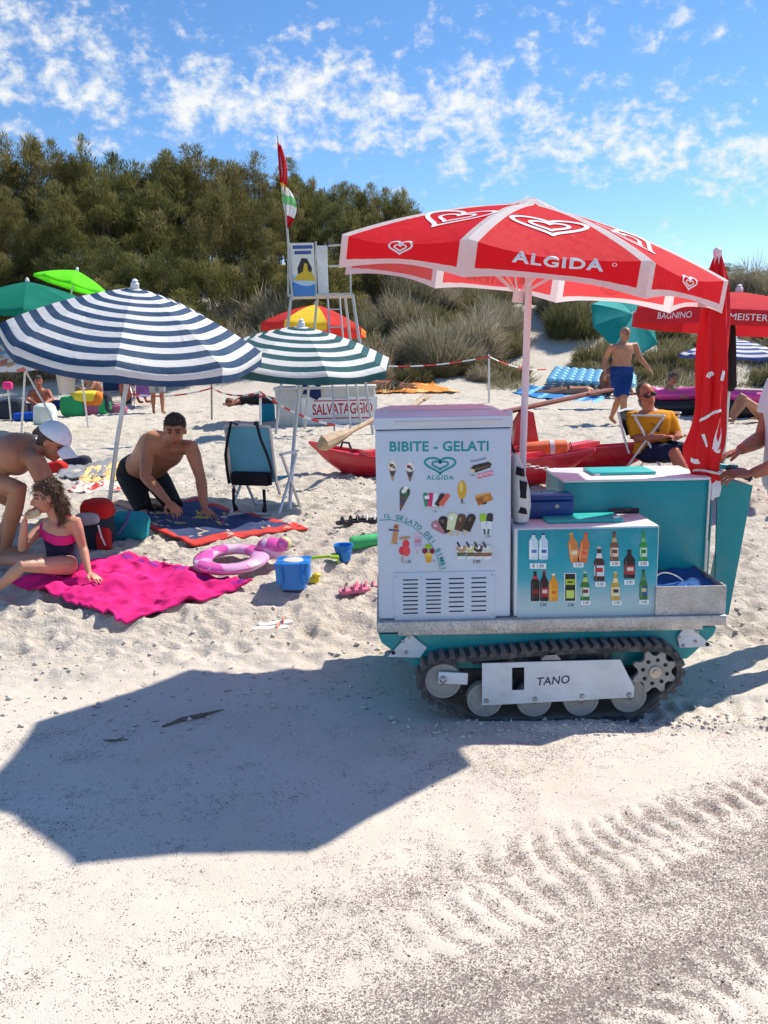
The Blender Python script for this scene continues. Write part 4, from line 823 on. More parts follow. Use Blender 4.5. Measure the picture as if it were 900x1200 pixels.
class Canopy:
    """n-sided canopy: apex point, axis (up), radius, rise, valance length"""
    def __init__(s, apex, axis, R, rise, n=8, val=0.1, turn=0.0, bow=0.25, sag=0.02, scallop=0.02, flare=0.02):
        s.apex = Vector(apex); s.ax = Vector(axis).normalized(); s.R = R; s.rise = rise; s.n = n; s.val = val; s.bow = bow; s.sag = sag; s.sc = scallop; s.flare = flare
        x = Vector((1, 0, 0)); s.u = (x-s.ax*x.dot(s.ax)).normalized(); s.w = s.ax.cross(s.u); s.turn = turn
        s.slant = math.hypot(R, rise); s.vt = 1+val/s.slant
    def radial(s, t):                     # t 0..1 over the top, beyond 1 down the valance
        if t <= 1: return s.R*t, -s.rise*(t-(s.bow)*t*(1-t)*1.6)
        q = (t-1)*s.slant; return s.R+q*s.flare*4, -s.rise-q
    def P(s, i, sx, t, lift=0.0):
        a0 = s.turn+2*math.pi*i/s.n; a1 = a0+2*math.pi/s.n; r, z = s.radial(t)
        e0 = s.u*math.cos(a0)+s.w*math.sin(a0); e1 = s.u*math.cos(a1)+s.w*math.sin(a1); d = e0*(1-sx)+e1*sx; k = 4*sx*(1-sx)
        tt = min(t, 1.0); z -= s.sag*tt*tt*k*(1 if t <= 1 else 1-0.5*(t-1)/(s.vt-1+1e-6))
        r *= 1-0.012*k*tt
        if t > 1: z += s.sc*k*(t-1)/(s.vt-1+1e-6)
        p = s.apex+d*r+s.ax*z; p = p+s.ax*(0.010*tt*float(vnoise(p.x*5+i*0, p.y*5+p.z*3, 2))*k)
        if lift: p = p+(d.normalized()*0.45*(1 if t <= 1 else 2.2)+s.ax*(0.9 if t <= 1 else 0.1)).normalized()*lift
        return p
    def panel(s, i, mats, parent, nu=8, nv=14, mf=None, name='panel', seed=0):
        mb = MB(); nvv = nv+3; ts = [j/nv for j in range(nv+1)]+([1+(s.vt-1)*q for q in (0.33, 0.66, 1.0)] if s.val > 0 else [])
        ts[0] = 0.012; V = [s.P(i, k/nu, t) for t in ts for k in range(nu+1)]; Fc = [(j*(nu+1)+k, j*(nu+1)+k+1, (j+1)*(nu+1)+k+1, (j+1)*(nu+1)+k) for j in range(len(ts)-1) for k in range(nu)]
        mb.add(V, Fc); o = mb.build(name, mats, parent, smooth=60, fix=False); me = o.data; uv = me.uv_layers.new(name='cloth')
        ang = math.pi/s.n
        for l in me.loops:
            k = l.vertex_index % (nu+1); t = ts[l.vertex_index//(nu+1)]; sx = k/nu; half = s.R*min(t, 1)*math.tan(ang); uv.data[l.index].uv = (min(sx, 1-sx)*2*half, (t if s.val > 0 else t*0.998) if mf is None else mf(sx, t))
        return o
    def stick(s, parent, mat, r=0.004):
        for i in range(s.n):
            mb = MB(); mb.tube([s.P(i, 0, t)-s.ax*0.008 for t in (0.02, 0.25, 0.5, 0.75, 0.985)], r, 5); mb.build('rib', mat, parent)
    def decal(s, i, VF, c, scale_u=1.0, lift=0.004):
        """c: distance from apex in metres; x runs along the panel, y up to the apex"""
        V = []
        a = math.pi/s.n
        for x, y in VF[0]:
            dist = c-y; t = dist/s.slant; half = s.R*max(0.05, min(t, 1))*math.sin(a); V.append(s.P(i, 0.5+x/(2*half), t, lift))
        return V, VF[1]
def clip_text(V): return V
def pole(parent, p0, p1, r, mat='alu_pole', name='pole'): return MB().cyl(p0, p1, r, n=12).build(name, mat, parent)

# the big branded umbrella on the cart
um = thing('parasol', 'large red parasol with white hearts and seams standing on the vendor cart', 'parasol', (0.66, 4.0, DZ+0.02))
AX = Vector((0.135, -0.054, 1.0)); APX = Vector((0.690, 4.0, 2.195)); CN = Canopy(APX, AX, 0.880, 0.250, 8, 0.135, rad(-22.5-90), 0.36, 0.030, 0.046, 0.0)
pans = [CN.panel(i, 'algida_red', um, 10, 14) for i in range(8)]
CN.stick(um, 'white_pole', 0.005)
pole(um, (0.645, 4.0, DZ+0.03), APX-CN.ax*0.02, 0.0165, 'white_pole'); pole(um, APX-CN.ax*0.01, APX+CN.ax*0.025, 0.02, 'white_pole', 'finial')
vt = MB(); CV = Canopy(APX+CN.ax*0.030, AX, 0.235, 0.10, 8, 0.0, rad(-112.5), 0.2, 0.008)
for i in range(8): CV.panel(i, 'algida_red', um, 6, 5, name='vent_panel')
for i in range(8):
    mb = MB(); a, b = CN.P(i, 0.0, 0.5)-CN.ax*0.012, APX-CN.ax*0.40; mb.tube([a, b], 0.004, 5); mb.build('strut', 'white_pole', um)
pole(um, APX-CN.ax*0.43, APX-CN.ax*0.38, 0.026, 'white_pole', 'runner')
WHITE = (236, 232, 232)
for i in range(8):
    mb = MB()
    V, Fc = CN.decal(i, heart_logo(0.150 if i % 2 == 0 else 0.165, 0.105 if i % 2 == 0 else 0.14, 0.021), 0.60 if i % 2 == 0 else 0.57); mb.add(V, Fc); mb.build('heart_logo', pm(*WHITE), pans[i], smooth=0, fix=False)
    if i % 2 == 0:
        mb = MB(); V, Fc = CN.decal(i, text2d('ALGIDA', 0.084, 0.0026, 1.14), CN.slant+0.030, lift=0.006); mb.add(V, Fc); mb.build('lettering', pm(*WHITE), pans[i], smooth=0, fix=False)
        mb = MB(); V, Fc = CN.decal(i, stroke2d([(0.205+0.008*math.cos(t), 0.012+0.008*math.sin(t)) for t in [k*math.pi/5 for k in range(10)]], 0.0025), CN.slant+0.030, lift=0.006); mb.add(V, Fc); mb.build('registered_mark', pm(*WHITE), pans[i], smooth=0, fix=False)
    else:
        mb = MB(); V, Fc = CN.decal(i, heart_logo(0.062, 0.046, 0.010), CN.slant+0.025, lift=0.006); mb.add(V, Fc); mb.build('small_heart_logo', pm(*WHITE), pans[i], smooth=0, fix=False)

# furled red umbrella in the cart's rear socket
fu = thing('furled_umbrella', 'furled red umbrella with white print tied upright at the cart console', 'umbrella', (1.503, 3.945, DZ+0.02))
pole(fu, (1.500, 3.945, DZ+0.03), (1.512, 3.945, 1.97), 0.0165, 'white_pole')
def furl():
    mb = MB(); zs = [1.955, 1.93, 1.85, 1.70, 1.55, 1.40, 1.28, 1.18, 1.10, 1.02, 0.98, 0.95, 0.90, 0.86]; rs = [0.012, 0.020, 0.040, 0.054, 0.058, 0.057, 0.058, 0.062, 0.064, 0.050, 0.044, 0.050, 0.056, 0.050]; secs = []; n = 48
    zz = np.interp(np.linspace(0, len(zs)-1, 60), range(len(zs)), zs); rr = np.interp(np.linspace(0, len(zs)-1, 60), range(len(zs)), rs)
    for z, r in zip(zz, rr):
        ring = []; tw = (1.95-z)*1.6
        for j in range(n):
            a = 2*math.pi*j/n; k = 1+0.22*math.cos(6*a+tw)+0.10*math.cos(11*a-1.7*tw+z*8); x0 = 1.503+(z-DZ)*0.0078
            flap = 0.040*math.exp(-((z-1.06)/0.09)**2)*max(0, math.cos(a-math.pi))**3
            ring.append((x0+(r*k+flap)*math.cos(a), 3.945+r*k*0.9*math.sin(a), z+0.012*math.cos(3*a)*(z < 0.9)))
        secs.append(ring)
    mb.loft(secs, caps=False); return mb
def furl_mat():
    a = NT('furled_red'); P = a.obj(); s = a.n('ShaderNodeSeparateXYZ', {0: P}); n = a.noise(13, 1, 0.3)
    w = a.mth('LESS_THAN', a.mth('ADD', s.outputs[2], a.mth('MULTIPLY', n, 0.10)), 0.535)
    c = a.mix(w, (0.66, 0.006, 0.012), (0.76, 0.74, 0.74)); a.done(a.pbsdf(c, 0.65, 0, 0.3, a.bump(a.noise(20, 4), 0.25, 0.01)))
furl_mat(); furl().build('furled_canopy', 'furled_red', fu, smooth=60)
def furl_pt(z, a, lift=0.004):
    zs = [1.955, 1.93, 1.85, 1.70, 1.55, 1.40, 1.28, 1.18, 1.10, 1.02, 0.98, 0.95, 0.90, 0.86][::-1]; rs = [0.012, 0.020, 0.040, 0.054, 0.058, 0.057, 0.058, 0.062, 0.064, 0.050, 0.044, 0.050, 0.056, 0.050][::-1]
    r = float(np.interp(z, zs, rs)); tw = (1.95-z)*1.6; k = 1+0.22*math.cos(6*a+tw)+0.10*math.cos(11*a-1.7*tw+z*8); x0 = 1.503+(z-DZ)*0.0078; fl_ = 0.040*math.exp(-((z-1.06)/0.09)**2)*max(0, math.cos(a-math.pi))**3
    return (x0+(r*k+fl_+lift)*math.cos(a), 3.945+(r*k*0.9+lift)*math.sin(a), z)
for path, wd in (([(-2.15, 1.415), (-1.95, 1.437), (-1.75, 1.425)], 0.016), ([(-1.20, 1.40), (-1.02, 1.445)], 0.018), ([(-2.6, 1.215), (-1.9, 1.245), (-1.25, 1.268), (-1.10, 1.262)], 0.012), ([(-1.10, 1.262), (-1.25, 1.18), (-1.45, 1.09)], 0.018), ([(-1.45, 1.09), (-1.25, 1.075), (-1.1, 1.10)], 0.010), ([(-2.2, 1.16), (-1.95, 1.10)], 0.008), ([(-2.9, 1.04), (-2.6, 1.03), (-2.3, 1.035)], 0.022), ([(-2.1, 0.925), (-1.8, 0.915), (-1.5, 0.93)], 0.010)):
    mb = MB(); V = []
    for q in range(25):
        t = q/24*(len(path)-1); i_ = min(int(t), len(path)-2); f_ = t-i_; aa = path[i_][0]+(path[i_+1][0]-path[i_][0])*f_; zz = path[i_][1]+(path[i_+1][1]-path[i_][1])*f_
        da = path[i_+1][0]-path[i_][0]; dz_ = path[i_+1][1]-path[i_][1]; lx = da*0.06; l_ = math.hypot(lx, dz_); nx_, nz_ = -dz_/l_, lx/l_
        for sg_ in (-0.5, 0.5): V.append(furl_pt(zz+nz_*wd*sg_, aa+nx_*wd*sg_/0.06))
    mb.add(V, [(2*q, 2*q+2, 2*q+3, 2*q+1) for q in range(24)]); mb.build('print_stroke', pm(*WHITE), fu, smooth=0, fix=False)
m = MB(); m.lathe([(0.016, 0), (0.019, 0.006), (0.019, 0.026), (0.012, 0.034), (0.002, 0.036)], (1.512, 3.945, 1.950), (0, 0, 1), 14); m.build('cap', 'white_pole', fu)
m = MB(); m.tube([(1.509+0.062*math.cos(a), 3.945+0.062*math.sin(a), 0.985+0.008*math.sin(2*a)) for a in [2*math.pi*i/20 for i in range(21)]], 0.006, 6); m.build('tie', 'bag_white', fu)

# beach umbrellas
def beach_umbrella(name, label, foot, apex, axis, R, rise, mats, n=8, val=0.1, turn=0.0, pole_r=0.016, polemat='alu_pole', sc=0.012, sag=0.03, bow=0.30, ribs=True, group=None, knob=True):
    foot = Vector(foot); foot.z = gz(foot.x, foot.y); apex = Vector(apex); r = thing(name, label, 'umbrella', foot, group); C = Canopy(apex, axis, R, rise, n, val, turn, bow, sag, sc, 0.01); C.root = r
    C.pans = [C.panel(i, mats[i % len(mats)], r, 8, 12, mf=(lambda sx, t: min(0.999, t/C.vt))) for i in range(n)]
    if ribs: C.stick(r, 'alu_pole', 0.0035)
    # pole: straight from the sand to the joint, then along the canopy's axis
    jt = apex-C.ax*max(0.42, R*0.45); MB().tube([foot-Vector((0, 0, 0.15)), foot+(jt-foot)*0.5, jt], pole_r, 10).build('pole', polemat, r)
    MB().tube([jt-(jt-foot).normalized()*0.03, jt, apex], pole_r*0.82, 10).build('upper_pole', polemat, r); MB().ball(jt, pole_r*1.5, 10).build('tilt_joint', 'alu_pole', r)
    if knob: MB().lathe([(0.018, -0.01), (0.03, 0.0), (0.03, 0.028), (0.018, 0.042), (0.022, 0.05), (0.004, 0.062)], apex, C.ax, 12).build('finial', 'box_white', r)
    return C
# navy striped (near left)
f = gp(119, 626); Yc = f.y+0.05; ap = onY(158, 337, Yc)
NAVY = beach_umbrella('beach_umbrella', 'big navy and white striped beach umbrella tilted over the girl', f, ap, (0.16, -0.20, 1), 0.92, 0.36, ['navy_stripes'], 8, 0.10, rad(8), sc=0.0, sag=0.05)
# green striped
f = gp(337, 603); Yc = f.y+0.5; ap = onY(353, 382, Yc)
GREEN = beach_umbrella('beach_umbrella', 'dark green and white striped umbrella tilted over the blue folding chair', f, ap, (0.08, -0.16, 1), 0.80, 0.265, ['green_stripes'], 8, 0.07, rad(20), sc=0.0, sag=0.03)
# plain green, far left
def simple(label, px, py, Y, R, rise, mats, footpx, axis=(0, 0, 1), n=8, val=0.1, turn=0.3, **k):
    ap = onY(px, py, Y); ft = Vector((onY(footpx, 480, Y).x, Y, 0)); return beach_umbrella('beach_umbrella', label, ft, ap, axis, R, rise, mats, n, val, turn, **k)
simple('plain dark green umbrella behind the navy striped umbrella', 32, 330, 13.5, 1.05, 0.36, ['green_canopy'], 20, (0.05, -0.1, 1))
simple('bright lime green umbrella tipped over behind the navy striped umbrella', 90, 317, 15.5, 0.66, 0.26, ['lime_canopy'], 102, (0.30, 0.10, 1), n=8, val=0.05)
simple('orange red and yellow sunburst umbrella under the lifeguard tower', 370, 357, 16.0, 0.98, 0.40, ['sun_red', 'sun_red', 'sun_orange', 'sun_red', 'sun_red', 'sun_yellow', 'sun_red', 'sun_orange'], 372, (0.08, 0.05, 1), val=0.12)
simple('blue and red patterned umbrella with pale fringe over a seated woman', 25, 398, 14.0, 1.12, 0.28, ['madras'], 72, (0.0, -0.12, 1), val=0.10)
simple('plain teal umbrella tilted behind the walking man', 741, 368, 18.0, 0.80, 0.30, ['teal_canopy', 'teal_canopy', 'light_teal_canopy'], 722, (0.38, -0.95, 0.8), val=0.03)
simple('small royal blue and white striped umbrella by the inflatable boat', 862, 397, 15.5, 0.95, 0.30, ['royal_stripes'], 850, (0.05, -0.02, 1), val=0.06)
# red lifeguard umbrella
RX = simple('red umbrella with white lettering round its straight valance', 866, 342, 7.3, 0.88, 0.19, ['red_canopy'], 849, (0.09, 0.0, 1), n=8, val=0.125, turn=rad(-22.5-90-14), pole_r=0.019, sc=0.0, sag=0.015)
for i, st in ((0, 'BADEMEISTER'), (7, 'BAGNINO'), (1, 'BAGNINO')):
    tx = text2d(st, 0.074, 0.0, 1.0); tx = ([(x-(0.115 if i == 0 else -0.06), y) for x, y in tx[0]], tx[1])
    mb = MB(); V, Fc = RX.decal(i, tx, RX.slant+0.064, lift=0.010); mb.add(V, Fc); mb.build('lettering', pm(*WHITE), RX.pans[i], smooth=0, fix=False)
mb = MB()
p = onY(857, 430, 7.25)
mb.tube([(p.x-0.01, 7.22, p.z+0.36), (p.x-0.03, 7.21, p.z+0.28), (p.x-0.045, 7.20, p.z+0.12), (p.x-0.05, 7.2, p.z-0.05), (p.x-0.02, 7.2, p.z-0.16), (p.x-0.01, 7.2, p.z-0.2)], [0.02, 0.05, 0.08, 0.10, 0.075, 0.02], 9, squash=0.7); tag(mb.build('hanging_bag', 'bag_black', None, (p.x, 7.22, p.z-0.2)), 'black bag hanging from the pole of the red lettered umbrella', 'bag')
# ------------------------------------------------------------------ beach equipment
paint('boat_red', (0.56, 0.012, 0.030), 0.30, var=0.12, vs=3, bump=0.05, bs=30, dirt=0.10)
paint('boat_rim', (0.66, 0.05, 0.07), 0.4, var=0.1); paint('boat_inside', (0.50, 0.02, 0.04), 0.5)
paint('wood_pale', (0.46, 0.34, 0.22), 0.7, var=0.25, vs=12, bump=0.2, bs=60); paint('wood_red', (0.22, 0.075, 0.05), 0.65, var=0.25, vs=12, bump=0.2)
paint('orange_gear', (0.72, 0.13, 0.03), 0.55, var=0.12); paint('silver_tape', (0.6, 0.6, 0.6), 0.4)
paint('chain_white', (0.78, 0.74, 0.72), 0.5); paint('chain_red', (0.62, 0.04, 0.04), 0.5)
paint('tower_steel', (0.44, 0.44, 0.43), 0.5, 0.35, var=0.15, vs=8, dirt=0.2); paint('panel_white', (0.70, 0.71, 0.71), 0.5, dirt=0.15)
paint('board_grey', (0.50, 0.50, 0.47), 0.6, var=0.12, vs=4, dirt=0.3)
paint('post_wood', (0.30, 0.27, 0.23), 0.8, var=0.2, vs=20); paint('post_white', (0.66, 0.66, 0.66), 0.6)
cloth('flag_red', (0.50, 0.015, 0.03), 0.3); cloth('flag_yellow', (0.72, 0.48, 0.02), 0.3); cloth('flag_white', (0.74, 0.76, 0.74), 0.3); cloth('flag_green', (0.20, 0.55, 0.22), 0.3)
cloth('tape_red', (0.62, 0.06, 0.06), 0.2); cloth('tape_white', (0.78, 0.74, 0.72), 0.2)
# twin-hulled rescue boat
def hull(root, A, B, w, h, rise):
    """A, B: keel-line ends on the sand (left, right)"""
    A = Vector(A); B = Vector(B); ax = (B-A); Ln = ax.length; ax.normalize(); sd = Vector((-ax.y, ax.x, 0)).normalized(); secs = []; n = 36
    def prof(t):
        k = max(0.02, 1-abs(2*t-1)**2.6); zt = h+rise*abs(2*t-1)**3.0; zb = 0.02+(h+rise*0.80)*max(0, (abs(2*t-1)-0.55)/0.45)**2.0; return w*k**0.75, zt, min(zb, zt-0.03)
    z0 = (A.z+B.z)/2
    m = MB(); inner = MB(); rim = MB(); L1, L2 = [], []
    for i in range(n+1):
        t = i/n; c = A+ax*Ln*t; wd, zt, zb = prof(t); z = A.z+(B.z-A.z)*t-0.02; row = []
        for s, q in ((-1, 1.0), (-0.97, 0.62), (-0.80, 0.25), (-0.35, 0.02), (0.35, 0.02), (0.80, 0.25), (0.97, 0.62), (1, 1.0)): row.append(c+sd*s*wd/2+Vector((0, 0, z-c.z+zb+(zt-zb)*q)))
        dip = row[-1]-Vector((0, 0, 0.035)); secs.append(row+[row[-1]-sd*min(0.03, wd*.2)-Vector((0, 0, 0.02)), row[0]+sd*min(0.03, wd*.2)-Vector((0, 0, 0.02))]); L1.append(row[0]); L2.append(row[-1])
    m.loft(secs); ho = m.build('hull', 'boat_red', root, smooth=50); rim.tube(L1, 0.016, 6); rim.tube(L2, 0.016, 6); rim.build('gunwale', 'boat_rim', ho); return L1, L2
nr0 = gp(385, 556); nr1 = gp(664, 572); fr0 = gp(470, 548); fr1 = gp(758, 558)
bt = thing('rescue_boat', 'red twin hulled rescue rowing boat lying on the sand behind the cart', 'boat', (nr0+nr1)/2)
d = (nr1-nr0).normalized()
NL1, NL2 = hull(bt, nr0-d*0.22, nr1+d*0.25, 0.42, 0.25, 0.13); FL1, FL2 = hull(bt, fr0-d*0.2, fr1+d*0.20, 0.40, 0.25, 0.12)
for t in (9, 18, 27):
    a = NL1[t]; b = FL2[t]; m = MB(); m.box((a+b)/2+Vector((0, 0, 0.03)), ((b-a).length*1.0, 0.16, 0.05), Vector((1, 0, 0)).rotation_difference((b-a).normalized()).to_matrix()); m.build('cross_beam', 'boat_rim', bt)
sc0 = onY(612, 500, 8.6); m = MB(); m.prism([(-0.14, -0.16), (0.12, -0.16), (0.06, 0.16), (-0.02, 0.18), (-0.10, 0.05)], (sc0.x, 8.6, sc0.z), (1, 0, 0), (0, 0, 1), 0.30); m.build('seat_back', 'boat_red', bt)
# chain along the hulls: each link an oval ring
ch = thing('plastic_chain', 'red and white plastic chain hung along the red hulls', 'chain', (nr1.x, nr1.y, nr1.z)); 
p0 = onY(616, 545, 7.6); p1 = onY(690, 551, 7.7); p2 = onY(765, 553, 7.9); link = {}
def chain_seg(a, b, n, mats, sag):
    for i in range(n):
        t = (i+0.5)/n; p = a.lerp(b, t)-Vector((0, 0, sag*4*t*(1-t))); k = mats[i*len(mats)//n]
        if k not in link:
            m = MB(); m.tube([(0.026*math.cos(q), 0, 0.013*math.sin(q)) for q in [2*math.pi*j/12 for j in range(13)]], 0.0045, 5, caps=False); o = m.build('link', k, None); link[k] = o
        else: o = link[k].copy(); COL.objects.link(o)
        o.parent = ch; o.location = p-Vector(ch.location); o.rotation_euler = (rad(90)*(i % 2), 0, math.atan2(b.y-a.y, b.x-a.x))
chain_seg(p0, p1, 14, ['chain_white', 'chain_red'], 0.02); chain_seg(p1, p2, 15, ['chain_red', 'chain_white'], 0.02)
def pole_thing(name, label, cat, a, b, r, mat, blade=None):
    t = thing(name, label, cat, a); MB().tube([a, a.lerp(b, 0.5), b], r, 8).build('shaft', mat, t)
    if blade: MB().rbox(b.lerp(a, 0.02), (blade[0], blade[1], 0.03), 0.01, Vector((1, 0, 0)).rotation_difference((b-a).normalized()).to_matrix()).build('blade', mat, t)
    return t
pole_thing('oar', 'reddish brown wooden oar sloping up from the boat past the parasol pole', 'oar', onY(586, 484, 8.4), onY(702, 459, 9.6), 0.028, 'wood_red', (0.5, 0.13))
pole_thing('oar', 'grey brown oar sticking up behind the freezer lid', 'oar', onY(468, 486, 8.8), onY(498, 466, 9.8), 0.030, 'wood_pale', (0.35, 0.12))
pole_thing('oar', 'pale wooden oar resting on the tip of the left hull', 'oar', onY(380, 522, 8.1), onY(446, 487, 9.3), 0.026, 'wood_pale')
p = onY(384, 522, 8.05); m = MB(); m.tube([p+Vector((-0.09, 0, -0.02)), p+Vector((-0.03, 0, 0.02)), p+Vector((0.06, 0.1, 0.05)), p+Vector((0.2, 0.25, 0.10))], [0.03, 0.075, 0.07, 0.03], 10); tag(m.build('wrapped_oar_blade', 'wood_pale', None, p), 'pale cloth wrapped oar blade on the tip of the red hull', 'oar blade')
p = onY(404, 523, 8.1); m = MB(); m.tube([p+Vector((-0.04, 0, -0.02)), p+Vector((-0.02, 0, 0.04)), p+Vector((0.04, 0, 0.03)), p+Vector((0.06, 0, -0.03))], 0.013, 6); m.build('mooring_cleat', 'black_plastic', bt, smooth=40)
ob = thing('rescue_buoy', 'orange rolled rescue buoy with silver band lying on the red boat', 'buoy', onY(640, 528, 8.3)); a, b = onY(612, 527, 8.2), onY(666, 524, 8.2)
MB().tube([a, a.lerp(b, 0.05), a.lerp(b, 0.5), a.lerp(b, 0.95), b], [0.03, 0.07, 0.075, 0.07, 0.03], 14).build('body', 'orange_gear', ob); q = a.lerp(b, 0.58); MB().tube([q, q+(b-a).normalized()*0.045], 0.078, 14).build('band', 'silver_tape', ob); MB().tube([b, b+Vector((0.02, 0, 0.05)), b+Vector((0.03, -0.02, -0.02)), a.lerp(b, 0.8)-Vector((0, 0.08, 0.06))], 0.006, 5).build('rope', 'black_plastic', ob)

# lifeguard tower with flag
tw = gp(385, 510); TY = tw.y
lt = thing('lifeguard_tower', 'steel lifeguard tower chair with side banner and ladder above the dune umbrellas', 'tower', tw)
def TP(px, py, dy=0): return onY(px, py, TY+dy)
legs = [((341, 348, 0), (322, 508, -0.2)), ((413, 345, 0), (438, 508, -0.2)), ((372, 348, 0.75), (356, 500, 0.95)), ((404, 346, 0.75), (424, 500, 0.95))]
for (x0, y0_, d0), (x1, y1_, d1) in legs:
    a = TP(x0, y0_, d0); b = TP(x1, y1_, d1); b.z = gz(b.x, b.y)-0.1; MB().tube([a, b], 0.022, 8).build('leg', 'tower_steel', lt)
for (a, b) in (((341, 347, 0), (413, 345, 0)), ((341, 347, 0), (372, 347, 0.75)), ((413, 345, 0), (404, 345, 0.75)), ((372, 347, 0.75), (404, 345, 0.75)), ((331, 430, -0.1), (426, 428, -0.1)), ((385, 288, 0.1), (411, 286, 0.1)), ((411, 286, 0.1), (411, 345, 0.1)), ((385, 312, 0.1), (411, 311, 0.1)), ((370, 283, 0.1), (370, 348, 0.1)), ((338, 284, 0), (338, 348, 0))):
    MB().tube([TP(*a), TP(*b)], 0.017, 6).build('rail', 'tower_steel', lt)
MB().box((TP(376, 347, 0.35)), (0.95, 0.75, 0.03)).build('platform', 'tower_steel', lt)
la, lb, lc, ld = TP(384, 348, -0.1), TP(392, 505, -0.75), TP(398, 348, -0.1), TP(411, 505, -0.75)
for a, b in ((la, lb), (lc, ld)): MB().tube([a, b], 0.016, 6).build('ladder_rail', 'tower_steel', lt)
for i in range(7): t = (i+0.7)/7.5; MB().tube([la.lerp(lb, t), lc.lerp(ld, t)], 0.013, 6).build('rung', 'tower_steel', lt)
a, b = TP(371, 288, 0.25), TP(385, 346, 0.25); MB().box(((a.x+b.x)/2, a.y, (a.z+b.z)/2), (abs(b.x-a.x), 0.03, abs(a.z-b.z))).build('side_panel', 'panel_white', lt)
def banner():
    a = NT('banner_print'); s = a.n('ShaderNodeSeparateXYZ', {0: a.obj()}); z = s.outputs[2]; x = s.outputs[0]
    wv = a.mth('ADD', z, a.mth('MULTIPLY', a.mth('SINE', a.mth('MULTIPLY_ADD', x, 9.0, 1.0)), 0.05)); c = a.mix(a.mth('LESS_THAN', wv, -0.19), (0.66, 0.67, 0.62), (0.05, 0.20, 0.50)); c = a.mix(a.mth('MULTIPLY', a.mth('LESS_THAN', wv, -0.08), a.mth('GREATER_THAN', wv, -0.19)), c, (0.40, 0.56, 0.72)); a.done(a.pbsdf(c, 0.6))
banner(); a, b = TP(338.5, 285, -0.02), TP(369.5, 347, -0.02); bc = (a+b)/2; m = MB(); m.box((0, 0, 0), (b.x-a.x, 0.02, a.z-b.z)); bo = m.build('banner', 'banner_print', None); bo.parent = lt; bo.location = bc-Vector(lt.location); WORLD[bo.name] = bc*0+Vector(lt.location)+(bc-Vector(lt.location))
for st, dz, s in (('SEA RESCUE', 0.34, 0.075), ('LIFEGUARD', 0.25, 0.07)): pass
for dz in (0.33, 0.25): m = MB(); m.box((bc.x+0.02, bc.y-0.013, bc.z+dz), (0.30-0.05*(dz < 0.3), 0.004, 0.05)); m.build('print_line', pm(60, 84, 140), bo, smooth=0)
m = MB(); m.prism([(-0.09, -0.10), (0.10, -0.12), (0.12, 0.02), (0.05, 0.16), (-0.03, 0.17), (-0.10, 0.02)], (bc.x+0.03, bc.y-0.011, bc.z), (1, 0, 0), (0, 0, 1), 0.004); m.build('emblem', pm(38, 36, 30), bo, smooth=0)
m = MB(); m.prism([(-0.17, -0.15), (0.18, -0.17), (0.12, -0.05), (0.06, -0.02), (0.05, 0.08), (0.01, 0.10), (-0.02, -0.03), (-0.08, -0.06)], (bc.x+0.03, bc.y-0.016, bc.z), (1, 0, 0), (0, 0, 1), 0.003); m.build('emblem', pm(196, 170, 40), bo, smooth=0)
fl = thing('flag_pole', 'leaning metal flag pole with limp rescue flags beside the lifeguard tower', 'flag pole', TP(343, 348, 0)); MB().tube([TP(343, 352, -0.05), TP(336, 262, -0.05), TP(331, 205, -0.05), TP(325, 159, -0.05)], [0.018, 0.016, 0.012, 0.008], 8).build('pole', 'tower_steel', fl)
def limp(name, pts, w, mats):
    m = MB(); k = len(pts)
    def fn(u, v):
        q = v*(k-1); i = min(int(q), k-2); c = TP(*pts[i], -0.07).lerp(TP(*pts[i+1], -0.07), q-i); ww = w*math.sin(math.pi*min(1, v*0.9+0.12))**0.7
        return (c.x+(u-0.15)*ww, c.y-0.04*math.sin(u*9+v*5), c.z-0.06*u)
    m.grid(fn, 10, 16, mf=lambda u, v: min(len(mats)-1, int(v*len(mats)))); m.build(name, mats, fl, smooth=60, fix=False)
limp('flag', [(325.5, 166), (328, 190), (329, 212), (331, 226)], 0.12, ['flag_red', 'flag_red', 'flag_yellow']); limp('flag', [(331, 216), (334, 238), (337, 264)], 0.20, ['flag_white', 'flag_green', 'flag_white', 'flag_red'])

# rescue store box with lettering
sb = gp(381, 502); SY = sb.y+0.1; a, b = onY(322, 457, SY), onY(440, 498, SY)
rb = thing('rescue_locker', 'long grey locker lettered SALVATAGGIO standing on the sand under the tower', 'locker', Vector(((a.x+b.x)/2, SY, gz((a.x+b.x)/2, SY))))
RZ = Matrix.Rotation(rad(3), 3, 'Z'); MB().rbox(((a.x+b.x)/2, SY+0.35, (a.z+b.z)/2), (b.x-a.x, 0.7, a.z-b.z+0.06), 0.015).build('body', 'board_grey', rb); MB().rbox(((a.x+b.x)/2, SY+0.33, a.z+0.02), (b.x-a.x+0.05, 0.78, 0.05), 0.015).build('lid', 'board_grey', rb)
p = onY(398, 481, SY); MB().box((p.x, SY-0.006, p.z), (1.30, 0.012, 0.46)).build('sign_panel', 'panel_white', rb)
m = MB(); place2d(m, text2d('SALVATAGGIO', 0.262, 0.004, 0.98), (p.x+0.05, SY-0.0145, p.z+0.02), (0.60, 0, 0.01), (0, 0, 1)); m.build('lettering', pm(176, 26, 44), rb, smooth=0)
m = MB(); m.box((p.x+0.05, SY-0.014, p.z+0.17), (0.98, 0.003, 0.02)); m.box((p.x+0.05, SY-0.014, p.z-0.13), (0.98, 0.003, 0.02)); m.build('rule_line', pm(176, 26, 44), rb, smooth=0)
cloth('cooler_teal', (0.02, 0.26, 0.36)); cloth('navy_cloth', (0.012, 0.030, 0.10), var=0.3)
